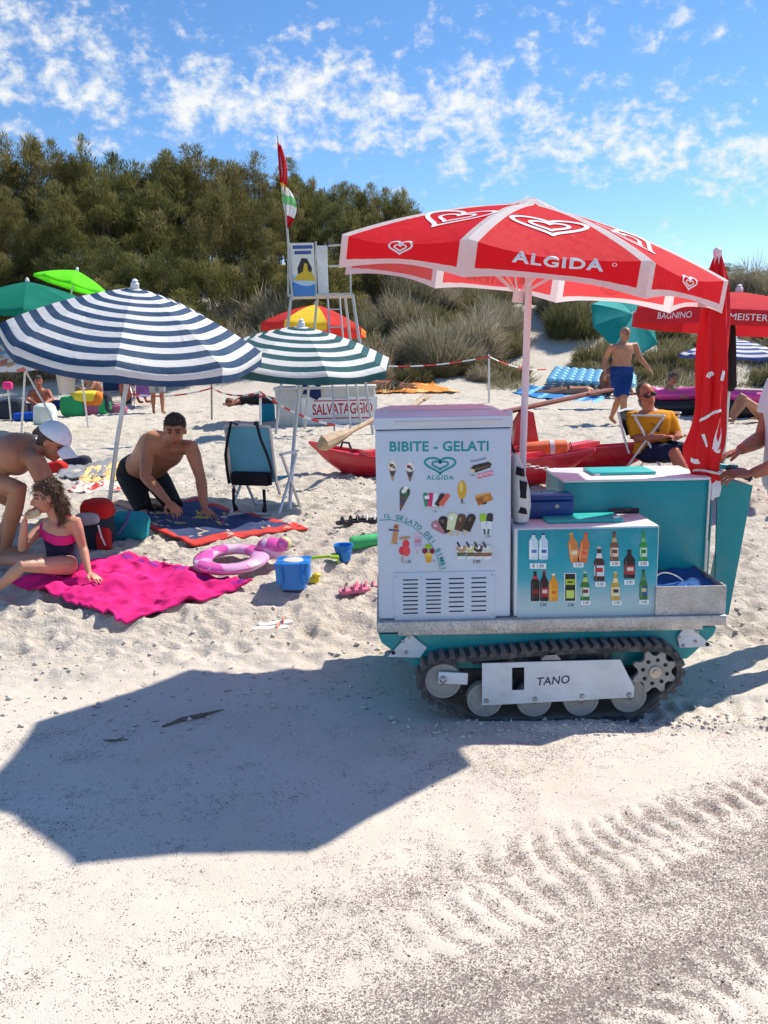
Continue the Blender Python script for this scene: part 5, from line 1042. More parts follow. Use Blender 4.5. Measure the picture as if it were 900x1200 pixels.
g = gp(314, 497); m = MB(); m.rbox((g.x, g.y, g.z+0.16), (0.26, 0.24, 0.34), 0.04); tag(m.build('cool_bag', 'cooler_teal', None, g), 'small blue cool bag on the sand beside the grey locker', 'bag')
p = onY(362, 449, SY+0.1); m = MB(); m.grid(lambda u, v: (p.x+(u-.5)*0.42, SY-0.03-0.05*math.sin(u*7+v*4)*v, p.z+0.10-v*0.34+0.06*math.sin(u*5)), 12, 10, mf=lambda u, v: 1 if 0.45 < (v+0.2*u) < 0.6 else 0); tag(m.build('hanging_towel', ['navy_cloth', 'flag_white'], None, p), 'navy and white towel hanging over the edge of the grey locker', 'towel')

# tape barrier
def tape(name, label, pts, wid=0.030):
    m = MB(); pts = [Vector(q) for q in pts]; acc = 0
    for a, b in zip(pts, pts[1:]):
        n = max(2, int((b-a).length/0.28))
        for i in range(n):
            p, q = a.lerp(b, i/n), a.lerp(b, (i+1)/n); s = lambda t: 0.10*4*t*(1-t); p = p-Vector((0, 0, s(i/n))); q = q-Vector((0, 0, s((i+1)/n))); z = Vector((0, 0.012, wid/2))
            m.add([p-z, q-z, q+z, p+z], [(0, 1, 2, 3)], (i+acc) % 2)
        acc += n
    return tag(m.build(name, ['tape_red', 'tape_white'], None, pts[0], fix=False), label, 'tape')
def post(px, base, top, mat, label, r=0.02):
    b = gp(px, base); t = onY(px, top, b.y); t.x = b.x+(t.x-b.x); o = thing('barrier_post', label, 'post', b); MB().tube([b-Vector((0, 0, 0.1)), t], r, 8).build('shaft', mat, o); MB().tube([t-Vector((0, 0, 0.10)), t-Vector((0, 0, 0.06))], r*1.35, 8).build('tape_wrap', 'tape_red', o); return t
t1 = post(248, 494, 450, 'post_wood', 'grey wooden barrier post between the striped umbrellas'); t2 = post(305, 506, 459, 'post_white', 'white barrier post holding tape beside the grey locker'); t3 = post(573, 475, 415, 'alu_pole', 'thin metal barrier post with red tape at the foot of the dune', 0.025)
t0 = onY(150, 461, t1.y+1); t4 = onY(403, 500, 11.0)
tape('barrier_tape', 'red and white barrier tape strung past the grey locker towards the boat', [t0, t1+Vector((0, 0, -0.08)), t2, t4]); t5 = onY(436, 428, t3.y+0.5); tape('barrier_tape', 'red barrier tape strung along the foot of the dune scrub', [t5, t3-Vector((0, 0, 0.05)), onY(640, 433, t3.y+1)])

# ------------------------------------------------------------------ folding chairs
cloth('chair_blue', (0.13, 0.40, 0.52), 0.15, var=0.08); cloth('strap_black', (0.014, 0.014, 0.018)); paint('chair_alu', (0.66, 0.67, 0.68), 0.35, 0.5, var=0.08)
def folding_chair(name, label, base, f, sc_, seat_h, mats, pack, bk=0.52):
    f = Vector((f[0], f[1], 0)).normalized(); r = Vector((f.y, -f.x, 0)); up = Vector((0, 0, 1)); base = Vector(base); t = thing(name, label, 'chair', base); Q = lambda a, b, c: base+(f*a+r*b+up*c)*sc_
    sh, bh, w = seat_h, seat_h+bk, 0.25
    for s in (-1, 1):
        MB().tube([Q(0.26, s*w, 0.0), Q(0.10, s*w, sh*0.72), Q(-0.10, s*w, sh+0.22), Q(-0.10, s*w, sh+0.235)], 0.012, 8).build('leg', mats[1], t)
        MB().tube([Q(-0.26, s*w*1.02, 0.0), Q(-0.02, s*w*1.02, sh*0.8), Q(0.20, s*w*1.02, sh+0.22)], 0.012, 8).build('leg', mats[1], t)
        MB().tube([Q(-0.16, s*w*0.95, sh*0.62), Q(-0.22, s*w*0.95, sh), Q(-0.30, s*w*0.93, bh)], 0.012, 8).build('back_post', mats[1], t)
        MB().rbox(Q(0.04, s*w*1.02, sh+0.245), (0.36*sc_, 0.045*sc_, 0.022*sc_), 0.008, Matrix((f, -r, up)).transposed()).build('armrest', mats[2], t)
    MB().tube([Q(-0.30, -w*.93, bh), Q(-0.315, 0, bh+0.015), Q(-0.30, w*.93, bh)], 0.012, 8).build('top_bar', mats[1], t)
    MB().tube([Q(0.25, -w, 0.02), Q(0.25, w, 0.02)], 0.010, 6).build('cross_bar', mats[1], t); MB().tube([Q(-0.26, -w, 0.02), Q(-0.26, w, 0.02)], 0.010, 6).build('cross_bar', mats[1], t)
    m = MB(); m.grid(lambda u, v: Q(-0.20-0.10*v-0.03*math.sin(math.pi*u)*(1-v*.5), (u-.5)*2*w*0.93, sh+0.02+(bk-0.02)*v), 10, 10); m.build('backrest', mats[0], t, fix=False)
    m = MB(); m.grid(lambda u, v: Q(-0.18+0.44*v, (u-.5)*2*w*0.95, sh+0.02*v-0.035*math.sin(math.pi*u)), 10, 10); m.build('seat', mats[0], t, fix=False)
    if pack:
        m = MB(); m.rbox(Q(-0.27, 0, sh+0.03), (0.10*sc_, 0.42*sc_, 0.13*sc_), 0.03, Matrix((f, -r, up)).transposed()); m.build('storage_pouch', 'strap_black', t)
        for s in (-1, 1):
            pts = [Q(-0.31, s*0.10, bh+0.02), Q(-0.36, s*0.13, bh+0.05), Q(-0.37, s*0.17, bh-0.10), Q(-0.34, s*0.22, sh+0.26), Q(-0.30, s*0.235, sh+0.12), Q(-0.30, s*0.22, sh-0.02)]; m = MB(); m.tube(pts, 0.019, 8, squash=0.4); m.build('strap', 'strap_black', t)
            MB().tube([Q(-0.33, s*0.16, sh-0.06), Q(-0.335, s*0.165, sh-0.2), Q(-0.32, s*0.15, sh-0.27)], [0.014, 0.012, 0.022], 6).build('dangling_strap', 'strap_black', t)
    return t
g = gp(312, 600); folding_chair('folding_chair', 'blue fabric folding beach chair with black backpack straps under the striped umbrella', g, (0.34, 0.94), 0.84, 0.33, ['chair_blue', 'chair_alu', 'chair_alu'], True)

# ------------------------------------------------------------------ towels
cloth('pink_towel', (0.76, 0.018, 0.20), var=0.18, vs=14, ws=500, bump=0.4); cloth('purple_print', (0.30, 0.03, 0.30), ws=500, bump=0.4); cloth('dark_pink', (0.50, 0.01, 0.10), ws=500)
cloth('towel_navy', (0.045, 0.065, 0.15), var=0.2, vs=10, ws=400, bump=0.3); cloth('towel_red', (0.62, 0.055, 0.045), var=0.12, ws=400, bump=0.3); cloth('towel_yellow', (0.58, 0.46, 0.05), ws=400); cloth('towel_cream', (0.52, 0.42, 0.26), ws=400); cloth('towel_magenta', (0.45, 0.05, 0.22))
cloth('towel_orange', (0.76, 0.26, 0.05), var=0.25, vs=9); cloth('towel_gold', (0.75, 0.50, 0.20), var=0.2, vs=9); cloth('towel_grey', (0.25, 0.25, 0.26), var=0.15); cloth('towel_blue', (0.03, 0.20, 0.48), var=0.25, vs=8); cloth('towel_sky', (0.20, 0.50, 0.72)); cloth('towel_pale', (0.62, 0.56, 0.50))
def towel(label, corners, mats, mf=None, wr=0.02, nu=56, nv=40, cx=4.0, seed=0, lift=0.012, ragged=0.02):
    c = [np.array(gp(*q)) for q in corners]; m = MB(); U, Vv = np.meshgrid(np.linspace(0, 1, nu+1), np.linspace(0, 1, nv+1)); u, v = U.ravel(), Vv.ravel()
    p = ((c[0][None]*(1-u)[:, None]+c[1][None]*u[:, None])*(1-v)[:, None]+(c[3][None]*(1-u)[:, None]+c[2][None]*u[:, None])*v[:, None]); e = ragged*(vnoise(u*7+seed, v*7, 2)+0.6*vnoise(u*17, v*17+seed, 3)); x = p[:, 0]+e*1.3; y = p[:, 1]+e*0.9
    fold = np.abs(vnoise(u*cx*0.9+v*3.1+seed, v*cx*2.2-u*1.4, 4)); wv = wr*(0.75*np.exp(-(fold/0.13)**2)+1.1*np.abs(vnoise(u*cx*0.7+v*3.5+seed, v*cx*1.6-u*2, 1))*2+0.5*vnoise(u*cx*2.4+seed, v*cx*2.4, 5)+0.2)
    Zg = ground(x, y)*0.35+(terrain(x, y)+0.004)*0.65+lift+np.maximum(0, wv); tb = list(zip(x, y, Zg))
    fn = lambda uu, vv: tb[int(round(vv*nv))*(nu+1)+int(round(uu*nu))]
    m.grid(fn, nu, nv, mf=mf); o = m.build('towel', mats, None, Vector(c[0]), smooth=70, fix=False); so = o.modifiers.new('thickness', 'SOLIDIFY'); so.thickness = 0.011; so.offset = 1
    return tag(o, label, 'towel')
def pinkpat(u, v):
    if u > 0.86 and abs((v*9) % 1-0.5) < 0.34 and abs(u-0.925) < 0.032: return 1
    return 0
towel('crumpled bright pink towel with purple dots along one edge', [(18, 693), (152, 658), (296, 697), (150, 739)], ['pink_towel', 'purple_print'], pinkpat, 0.030, 90, 80, 5.0, 2.0, 0.030, 0.022)
def bluepat(u, v):
    if min(u, 1-u) < 0.07 or min(v, 1-v) < 0.10: return 1
    n = vnoise(u*13+3, v*9, 6); k = vnoise(u*9+9, v*13, 1)
    if n > 0.36: return 2
    if abs(k) < 0.025 and n > 0.05: return 3
    if k > 0.44: return 4
    return 0
towel('navy towel with red border and yellow figures under the kneeling man', [(120, 605), (228, 588), (362, 624), (228, 641)], ['towel_navy', 'towel_red', 'towel_yellow', 'towel_cream', 'towel_magenta'], bluepat, 0.012, 64, 44, 3, 5.0)
towel('flat orange towel spread at the foot of the dune', [(440, 462), (452, 448), (500, 447), (540, 461)], ['towel_orange', 'towel_gold'], lambda u, v: 1 if vnoise(u*9, v*9, 2) > 0.15 else 0, 0.04, 30, 20, 4, 1)
towel('blue towel under the woman lying by the air mattress', [(600, 462), (622, 453), (712, 462), (700, 474)], ['towel_blue', 'towel_sky'], lambda u, v: 1 if (v*5) % 1 > 0.7 else 0, 0.03, 30, 16, 4, 3)
towel('rumpled yellow orange towel behind the red backpack', [(86, 572), (104, 552), (150, 548), (147, 566)], ['towel_gold', 'towel_orange'], lambda u, v: 1 if v > 0.9 else 0, 0.03, 30, 20, 4, 7)
towel('flat grey towel behind the girl', [(62, 562), (84, 543), (140, 545), (130, 566)], ['towel_grey'], None, 0.03, 24, 18, 3, 4)
towel('pale patterned towel edge on the sand behind the backpack', [(78, 582), (92, 570), (146, 568), (140, 580)], ['towel_pale', 'towel_red'], lambda u, v: 1 if vnoise(u*10, v*8, 3) > 0.25 else 0, 0.03, 24, 14, 3, 9)
# ------------------------------------------------------------------ swim ring, buckets, toys
def clear_pink():
    a = NT('ring_pink'); n = a.noise(9, 2, 0.5); c = a.mix(a.rng(n, 0.40, 0.60), (0.72, 0.12, 0.40), (0.80, 0.36, 0.58)); a.done(a.pbsdf(c, 0.18, 0, 0.6, Transmission_Weight=0.15, Coat_Weight=0.5))
    a = NT('ring_clear'); n = a.n('ShaderNodeTexVoronoi', {'Scale': 9.0, 'Vector': a.obj()}); sp = a.n('ShaderNodeSeparateColor', {0: n.outputs['Color']}); r = a.n('ShaderNodeValToRGB'); a.set(r.inputs[0], sp.outputs[0]); r.color_ramp.interpolation = 'CONSTANT'; e = r.color_ramp.elements
    e[0].color = (0.78, 0.40, 0.62, 1); e[1].position = 0.40; e[1].color = (0.74, 0.10, 0.40, 1)
    for p_, c_ in ((0.66, (0.30, 0.12, 0.40)), (0.74, (0.80, 0.55, 0.68)), (0.92, (0.70, 0.62, 0.30))): q = e.new(p_); q.color = (*c_, 1)
    a.done(a.pbsdf(r.outputs[0], 0.15, 0, 0.6, Coat_Weight=0.6))
clear_pink(); paint('toy_blue', (0.012, 0.20, 0.60), 0.35, var=0.06, bump=0.02); paint('toy_green', (0.10, 0.55, 0.08), 0.4); paint('toy_lime', (0.40, 0.68, 0.02), 0.4); paint('toy_yellow', (0.80, 0.62, 0.02), 0.4); paint('noodle_green', (0.06, 0.50, 0.16), 0.6)
paint('shoe_pink', (0.62, 0.16, 0.26), 0.6, var=0.2, vs=30); paint('shoe_white', (0.72, 0.68, 0.66), 0.7); paint('shoe_black', (0.02, 0.02, 0.022), 0.6, var=0.3); paint('shoe_salmon', (0.70, 0.26, 0.20), 0.6)
g = gp(272, 672); sr = thing('swim_ring', 'pink inflatable swim ring with printed clear top lying on the sand', 'swim ring', g)
def torus(R, r, f0, f1, sq=0.56, n=48, k=18):
    m = MB(); secs = []
    for i in range(n+1):
        a = 2*math.pi*i/n; pu = 1+0.018*math.cos(14*a); row = []
        for j in range(k+1):
            b = f0+(f1-f0)*j/k; row.append((g.x+(R+r*pu*math.cos(b))*math.cos(a), g.y+(R+r*pu*math.cos(b))*math.sin(a), g.z+r*sq+0.004+r*sq*pu*math.sin(b)+0.05*math.sin(a)*0.5+0.02))
        secs.append(row)
    m.loft(secs, caps=False, closed=False); return m
torus(0.18, 0.062, -math.pi*0.95, math.pi*0.05).build('lower_half', 'ring_pink', sr, fix=False); torus(0.18, 0.062, math.pi*0.05, math.pi*1.05).build('upper_half', 'ring_clear', sr, fix=False)
q = g+Vector((0.24, 0.10, 0.10)); MB().ball(q, (0.10, 0.07, 0.075), 14).build('head_float', 'ring_clear', sr); MB().ball(q+Vector((0.09, -0.02, 0.03)), (0.05, 0.04, 0.05), 12).build('head_float', 'ring_clear', sr)
g = gp(345, 694); bk = thing('sand_bucket', 'blue castle shaped sand bucket with turret corners', 'bucket', g)
m = MB(); secs = []
for z, s in ((0.0, 0.072), (0.10, 0.078), (0.155, 0.085)): secs.append([(g.x+s*math.copysign(min(1, abs(math.cos(t))*1.25), math.cos(t)), g.y+s*math.copysign(min(1, abs(math.sin(t))*1.25), math.sin(t)), g.z+z) for t in [2*math.pi*j/24 for j in range(24)]])
m.loft(secs); m.build('body', 'toy_blue', bk)
for sx in (-1, 1):
    for sy in (-1, 1): MB().lathe([(0.020, 0.045), (0.024, 0.055), (0.026, 0.150), (0.030, 0.155), (0.030, 0.170), (0.022, 0.170), (0.020, 0.150)], (g.x+sx*0.075, g.y+sy*0.075, g.z), n=12).build('turret', 'toy_blue', bk)
m = MB(); m.rbox((g.x, g.y, g.z+0.160), (0.205, 0.205, 0.014), 0.005); m.build('rim', 'toy_blue', bk); MB().tube([(g.x+0.09, g.y-0.09, g.z+0.155), (g.x+0.06, g.y-0.12, g.z+0.10), (g.x+0.10, g.y-0.03, g.z+0.07), (g.x+0.095, g.y+0.08, g.z+0.15)], 0.006, 6).build('handle', 'toy_blue', bk)
m = MB(); m.lathe([(0.075, 0.150), (0.060, 0.172), (0.02, 0.182), (0.001, 0.182)], g, n=16, caps=False); m.build('sand_fill', 'sand_plain' if 'sand_plain' in M else 'towel_pale', bk)
g = gp(403, 662); b2 = thing('sand_bucket', 'small round blue bucket beside the green roll', 'bucket', g); MB().lathe([(0.040, 0), (0.045, 0.004), (0.058, 0.095), (0.064, 0.098), (0.064, 0.108), (0.056, 0.106), (0.043, 0.02), (0.001, 0.02)], g, n=20).build('body', 'toy_blue', b2); MB().tube([(g.x-0.06, g.y, g.z+0.10), (g.x-0.05, g.y-0.05, g.z+0.075), (g.x+0.03, g.y-0.06, g.z+0.07), (g.x+0.062, g.y, g.z+0.10)], 0.004, 6).build('handle', 'toy_blue', b2)
a, b = gp(412, 650), gp(470, 640); a.z += 0.05; b.z += 0.05; m = MB(); m.tube([a, a.lerp(b, 0.03), b], [0.040, 0.046, 0.046], 16); tag(m.build('foam_roll', 'noodle_green', None, a), 'green foam roll lying on the sand and reaching behind the cart', 'foam roll')
g = gp(368, 690); sv = thing('sand_mould', 'yellow sand mould on the sand beside the castle bucket', 'mould', g); MB().rbox(g+Vector((0, 0, 0.02)), (0.07, 0.05, 0.04), 0.014).build('body', 'toy_yellow', sv); MB().ball(g+Vector((0.02, -0.01, 0.05)), (0.03, 0.02, 0.018), 10).build('knob', 'toy_yellow', sv)
g = gp(382, 668); rk = thing('toy_rake', 'lime green toy rake lying by the castle bucket', 'rake', g); MB().tube([g+Vector((-0.10, 0, 0.03)), g+Vector((0.03, 0.01, 0.035))], 0.010, 8).build('handle', 'toy_lime', rk); MB().rbox(g+Vector((0.06, 0.015, 0.035)), (0.05, 0.10, 0.02), 0.005).build('head', 'toy_lime', rk)
for i in range(4): MB().box(g+Vector((0.08, -0.025+i*0.027, 0.018)), (0.012, 0.010, 0.035)).build('tooth', 'toy_lime', rk, smooth=0)
def sandal(name, label, g, an, sole, strap, s=1.0, flat=False, group=None):
    g = Vector(g); t = thing(name, label, 'sandal', g, group); R = Matrix.Rotation(an, 3, 'Z'); prof = [(-0.5, 0.0), (-0.47, 0.14), (-0.3, 0.17), (0.0, 0.14), (0.25, 0.20), (0.42, 0.17), (0.5, 0.04), (0.48, -0.08), (0.3, -0.17), (0.0, -0.13), (-0.3, -0.16), (-0.47, -0.12)]; Ln = 0.21*s
    m = MB(); V = [g+R @ Vector((x*Ln, y*Ln, 0.006)) for x, y in prof]; V2 = [v+Vector((0, 0, 0.020)) for v in V]; n = len(prof); m.add(V+V2, [tuple(range(n-1, -1, -1)), tuple(range(n, 2*n))]+[(i, (i+1) % n, n+(i+1) % n, n+i) for i in range(n)]); m.build('sole', sole, t)
    for x in ((0.22,) if flat else (0.22, -0.02, -0.3)):
        pts = [g+R @ Vector(((x+0.04*math.cos(q))*Ln, 0.17*Ln*math.cos(q), 0.024+(0.11 if not flat else 0.10)*Ln*math.sin(q))) for q in [math.pi*i/8 for i in range(9)]]; m = MB(); m.tube(pts, 0.012*s, 6, squash=0.5); m.build('strap', strap, t)
    return t
q = gp(420, 697); sandal('sandal', 'pink strapped child sandal beside the cart, one of two', q+Vector((-0.02, -0.03, 0)), 0.35, 'shoe_pink', 'shoe_pink', 0.95, group='pink sandals'); sandal('sandal', 'pink strapped child sandal beside the cart, one of two', q+Vector((0.05, 0.06, 0)), 0.15, 'shoe_pink', 'shoe_pink', 0.95, group='pink sandals')
q = gp(318, 741); sandal('flip_flop', 'pale flip flop with salmon strap on bare sand, one of two', q+Vector((0.0, -0.03, 0)), 0.12, 'shoe_white', 'shoe_salmon', 0.95, True, 'salmon flip flops'); sandal('flip_flop', 'pale flip flop with salmon strap on bare sand, one of two', q+Vector((0.02, 0.055, 0)), 0.30, 'shoe_white', 'shoe_salmon', 0.95, True, 'salmon flip flops')
q = gp(420, 620); sandal('sandal', 'black and white strapped sandal behind the freezer, one of two', q+Vector((-0.05, 0, 0)), 0.5, 'shoe_black', 'shoe_black', 1.15, group='black sandals'); sandal('sandal', 'black and white strapped sandal behind the freezer, one of two', q+Vector((0.07, 0.05, 0)), 0.2, 'shoe_black', 'shoe_white', 1.15, group='black sandals')
# ------------------------------------------------------------------ bags
cloth('bag_teal', (0.015, 0.26, 0.31), var=0.15, vs=10); cloth('bag_purple', (0.20, 0.10, 0.36)); cloth('bag_red', (0.52, 0.02, 0.02), var=0.15); cloth('bag_grey', (0.42, 0.42, 0.43)); cloth('bag_dark', (0.030, 0.034, 0.05)); cloth('bag_pale', (0.62, 0.66, 0.62), var=0.15); cloth('roll_blue', (0.01, 0.07, 0.42), var=0.2); cloth('hot_pink', (0.78, 0.05, 0.22)); cloth('bag_green', (0.03, 0.36, 0.14)); cloth('bag_yellow', (0.75, 0.62, 0.05)); cloth('bag_orange', (0.70, 0.20, 0.03)); cloth('bag_mauve', (0.34, 0.12, 0.20))
def lump(mb, c, r, seed, amp=0.18, n=20, m=0, flat=True):
    o = len(mb.v); mb.ball(c, r, 26, m); sg = lambda q: math.copysign(abs(q)**0.62, q)
    for i in range(o, len(mb.v)):
        v = Vector(mb.v[i])-Vector(c); w = Vector((v.x/r[0], v.y/r[1], v.z/r[2])); v = Vector((sg(w.x)*r[0]*0.94, sg(w.y)*r[1]*0.94, sg(w.z)*r[2]*0.94))
        k = 1+amp*(float(vnoise(w.x*1.6+seed, w.y*1.6+w.z*1.3, 3))*1.6+float(vnoise(w.x*4+seed, w.y*4+w.z*3.7, 5))*0.9)
        v = v*k
        if flat and v.z < -r[2]*0.75: v.z = -r[2]*0.75
        mb.v[i] = tuple(Vector(c)+v)
    return mb
g = gp(150, 628); tbg = thing('beach_bag', 'teal cloth beach bag with purple strap beside the umbrella pole', 'bag', g); lump(MB(), g+Vector((0, 0.02, 0.085)), (0.16, 0.12, 0.115), 3).build('body', 'bag_teal', tbg); MB().tube([g+Vector((-0.11, -0.13, 0.03)), g+Vector((-0.02, -0.135, 0.07)), g+Vector((0.03, -0.10, 0.15)), g+Vector((0.02, 0.0, 0.20))], 0.022, 8, squash=0.35).build('strap', 'bag_purple', tbg)
g = gp(112, 640); bp = thing('backpack', 'black red and grey backpack lying behind the girl', 'backpack', g); lump(MB(), g+Vector((0.0, 0.05, 0.13)), (0.12, 0.13, 0.17), 5, 0.12).build('body', 'bag_dark', bp); lump(MB(), g+Vector((0.02, 0.03, 0.27)), (0.115, 0.10, 0.075), 6, 0.1, flat=False).build('top_flap', 'bag_red', bp); lump(MB(), g+Vector((-0.02, -0.06, 0.22)), (0.09, 0.05, 0.045), 2, 0.1, flat=False).build('grey_pocket', 'bag_grey', bp); lump(MB(), g+Vector((0.08, -0.05, 0.07)), (0.05, 0.05, 0.09), 2, 0.1).build('side_pocket', 'bag_red', bp); MB().tube([g+Vector((0.06, -0.09, 0.18)), g+Vector((0.08, -0.10, 0.10)), g+Vector((0.10, -0.09, 0.04))], 0.014, 6, squash=0.4).build('strap', 'shoe_white', bp)
g = gp(68, 553); m = MB(); lump(m, g+Vector((0, 0, 0.05)), (0.11, 0.10, 0.075), 8); tag(m.build('pouch', 'bag_red', None, g), 'small red pouch lying behind the woman in the white cap', 'bag')
g = gp(88, 548); m = MB(); lump(m, g+Vector((0, 0.1, 0.05)), (0.16, 0.12, 0.075), 9); tag(m.build('dark_bag', 'bag_dark', None, g), 'flat dark bag on the sand by the white cap', 'bag')
g = gp(100, 488); mb_ = thing('beach_bag', 'large multicoloured beach bag with yellow orange and green panels', 'bag', g)
for i, (dx, dz, rx, rz, mt) in enumerate(((-0.25, 0.20, 0.30, 0.26, 'bag_green'), (0.05, 0.42, 0.34, 0.14, 'bag_yellow'), (0.22, 0.36, 0.24, 0.18, 'bag_orange'), (-0.10, 0.20, 0.18, 0.18, 'bag_orange'), (0.10, 0.16, 0.36, 0.20, 'bag_mauve'), (0.36, 0.22, 0.20, 0.26, 'bag_green'), (0.46, 0.26, 0.10, 0.26, 'bag_dark'))): lump(MB(), g+Vector((dx, 0.02*i, dz)), (rx, 0.2, rz), i, 0.1).build('panel', mt, mb_)
g = gp(54, 500); m = MB(); lump(m, g+Vector((0, 0, 0.19)), (0.22, 0.18, 0.26), 4, 0.12); tag(m.build('shopping_bag', 'bag_pale', None, g), 'white and green shopping bag in front of the seated woman', 'bag')
a, b = gp(18, 497), gp(48, 497); a.z += 0.09; b.z += 0.09; m = MB(); m.tube([a, a.lerp(b, 0.04), a.lerp(b, 0.96), b], [0.06, 0.09, 0.09, 0.06], 14); tag(m.build('rolled_mat', 'roll_blue', None, a), 'bright blue rolled mat in front of the seated woman', 'mat')
g = gp(8, 496); m = MB(); lump(m, g+Vector((0, 0.3, 0.2)), (0.30, 0.22, 0.25), 7, 0.12); tag(m.build('holdall', 'bag_dark', None, g), 'dark grey holdall beside the seated woman', 'bag')
p = onY(9, 452, 17); m = MB(); m.rbox(p, (0.20, 0.12, 0.16), 0.05); ob_ = thing('towel_rack', 'thin stand with a small hot pink cloth at the edge of the patterned umbrella', 'stand', (p.x, 17, gz(p.x, 17))); m.build('cloth', 'hot_pink', ob_); MB().tube([(p.x, 17, gz(p.x, 17)-0.05), (p.x, 17, p.z)], 0.015, 6).build('pole', 'alu_pole', ob_)
# white towel hung under the patterned umbrella, striped chairs behind
p = onY(78, 445, 14.1); m = MB(); m.grid(lambda u, v: (p.x+(u-.5)*0.36*(1-0.25*v), 14.1-0.05*math.sin(u*7)-0.02*v, p.z+0.22-v*0.44), 12, 10); tag(m.build('hanging_towel', 'towel_pale', None, p), 'pale towel hanging from the rim of the patterned umbrella', 'towel')
cloth('chair_stripe', (0.24, 0.10, 0.30), var=0.5, vs=3); cloth('chair_navy', (0.03, 0.05, 0.10))
g = gp(168, 477); folding_chair('deck_chair', 'purple and green striped deck chair behind the navy umbrella', g, (-0.5, 0.85), 0.95, 0.30, ['chair_stripe', 'chair_alu', 'chair_alu'], False)
g = gp(132, 472); folding_chair('deck_chair', 'dark navy deck chair behind the multicoloured bag', g, (0.2, -0.9), 0.95, 0.30, ['chair_navy', 'chair_alu', 'chair_alu'], False)
for px, base, top in ((122, 499, 440), (73, 492, 437)):
    pass
# air mattress and inflatable boat at the right
paint('mattress_blue', (0.22, 0.52, 0.72), 0.25, var=0.08, Coat_Weight=0.4); paint('inflatable_pink', (0.72, 0.05, 0.30), 0.35, Coat_Weight=0.3); paint('inflatable_black', (0.014, 0.013, 0.017), 0.4)
A_ = [onY(640, 449, 22.0), onY(745, 455, 22.0), onY(745, 441, 23.8), onY(650, 434, 23.8)]
for q in A_: q.z = max(q.z, sz(q.x, q.y)+0.05)
am = thing('air_mattress', 'pale blue air mattress with puffed squares lying on the dune foot', 'air mattress', A_[0])
proto = None
for i in range(10):
    for j in range(5):
        u, v = (i+.5)/10, (j+.5)/5; c = (A_[0]*(1-u)+A_[1]*u)*(1-v)+(A_[3]*(1-u)+A_[2]*u)*v
        if proto is None: m = MB(); m.ball((0, 0, 0), (0.135, 0.20, 0.10), 10); proto = m.build('cushion', 'mattress_blue', None); o = proto
        else: o = proto.copy(); COL.objects.link(o)
        o.parent = am; o.location = c+Vector((0, 0, 0.06))-Vector(am.location)
def inflatable(label, px0, px1, base, flip):
    a, b = gp(px0, base), gp(px1, base); t = thing('inflatable_boat', label, 'inflatable boat', (a+b)/2); d = (b-a); L_ = d.length; d.normalize(); s = Vector((-d.y, d.x, 0))
    for k, (z, mt, r) in enumerate(((0.14, 'inflatable_black', 0.15), (0.36, 'inflatable_pink', 0.10))):
        pts = []
        for i in range(33): q = 2*math.pi*i/32; pts.append(a.lerp(b, 0.5)+d*math.copysign(abs(math.cos(q))**0.6, math.cos(q))*L_/2+s*(math.copysign(abs(math.sin(q))**0.7, math.sin(q))*0.5+0.4)+Vector((0, 0, z+0.10*abs(math.cos(q))**3)))
        m = MB(); m.tube(pts, r, 12, caps=False); m.build('tube', mt, t, smooth=80)
    return t
inflatable('pink and black inflatable boat behind the man in yellow', 757, 832, 487, 0); inflatable('pink and black inflatable boat behind the furled umbrella', 850, 935, 492, 1)
paint('driftwood', (0.16, 0.125, 0.095), 0.85, var=0.3, vs=25, bump=0.4)
a, b = gp(190, 852), gp(262, 832); m = MB(); m.tube([a+Vector((0, 0, 0.004)), a.lerp(b, 0.3)+Vector((0, 0.012, 0.008)), a.lerp(b, 0.6)+Vector((0, -0.006, 0.010)), b+Vector((0, 0, 0.006))], [0.004, 0.010, 0.009, 0.002], 7); tag(m.build('driftwood', 'driftwood', None, a), 'thin dark driftwood twig lying in the parasol shadow', 'twig')
a = gp(135, 868); m = MB(); m.tube([a+Vector((-0.05, 0.01, 0.003)), a+Vector((0, 0.0, 0.006)), a+Vector((0.05, 0.012, 0.003))], [0.002, 0.004, 0.002], 6); m.tube([a+Vector((-0.02, -0.01, 0.003)), a+Vector((0.03, 0.03, 0.006))], 0.002, 5); tag(m.build('seaweed_sprig', 'driftwood', None, a), 'small dark sprig of dried seaweed in the parasol shadow', 'seaweed')
# grit and clods of sand
def scatter(name, label, n, seed, xr_, yr, smin, smax, mat, keep=None):
    g_ = np.random.default_rng(seed); X = g_.uniform(*xr_, n); Y = g_.uniform(*yr, n)
    if keep is not None: k = keep(X, Y, g_); X, Y = X[k], Y[k]
    n = len(X); Z = ground(X, Y); S = smin+(smax-smin)*g_.random(n)**3; base = np.array([(1, 0, 0), (0, 1, 0), (-1, 0, 0), (0, -1, 0), (0, 0, 0.7), (0, 0, -0.6)], float)
    J = 1+0.45*g_.normal(size=(n, 6, 3))*0.6; A = g_.random(n)*6.28; co, si = np.cos(A)[:, None], np.sin(A)[:, None]
    B = base[None]*J; Bx = B[..., 0]*co-B[..., 1]*si; By = B[..., 0]*si+B[..., 1]*co
    V = np.stack([X[:, None]+Bx*S[:, None], Y[:, None]+By*S[:, None], Z[:, None]+(B[..., 2]+0.25)*S[:, None]], -1).reshape(-1, 3)
    T = np.array([(0, 1, 4), (1, 2, 4), (2, 3, 4), (3, 0, 4), (1, 0, 5), (2, 1, 5), (3, 2, 5), (0, 3, 5)]); Q = (T[None]+(np.arange(n)*6)[:, None, None]).reshape(-1, 3)
    me = fast_mesh(name, V, Q, [mat]); o = bpy.data.objects.new(name, me); COL.objects.link(o); tag(o, label, 'grit', kind='stuff')
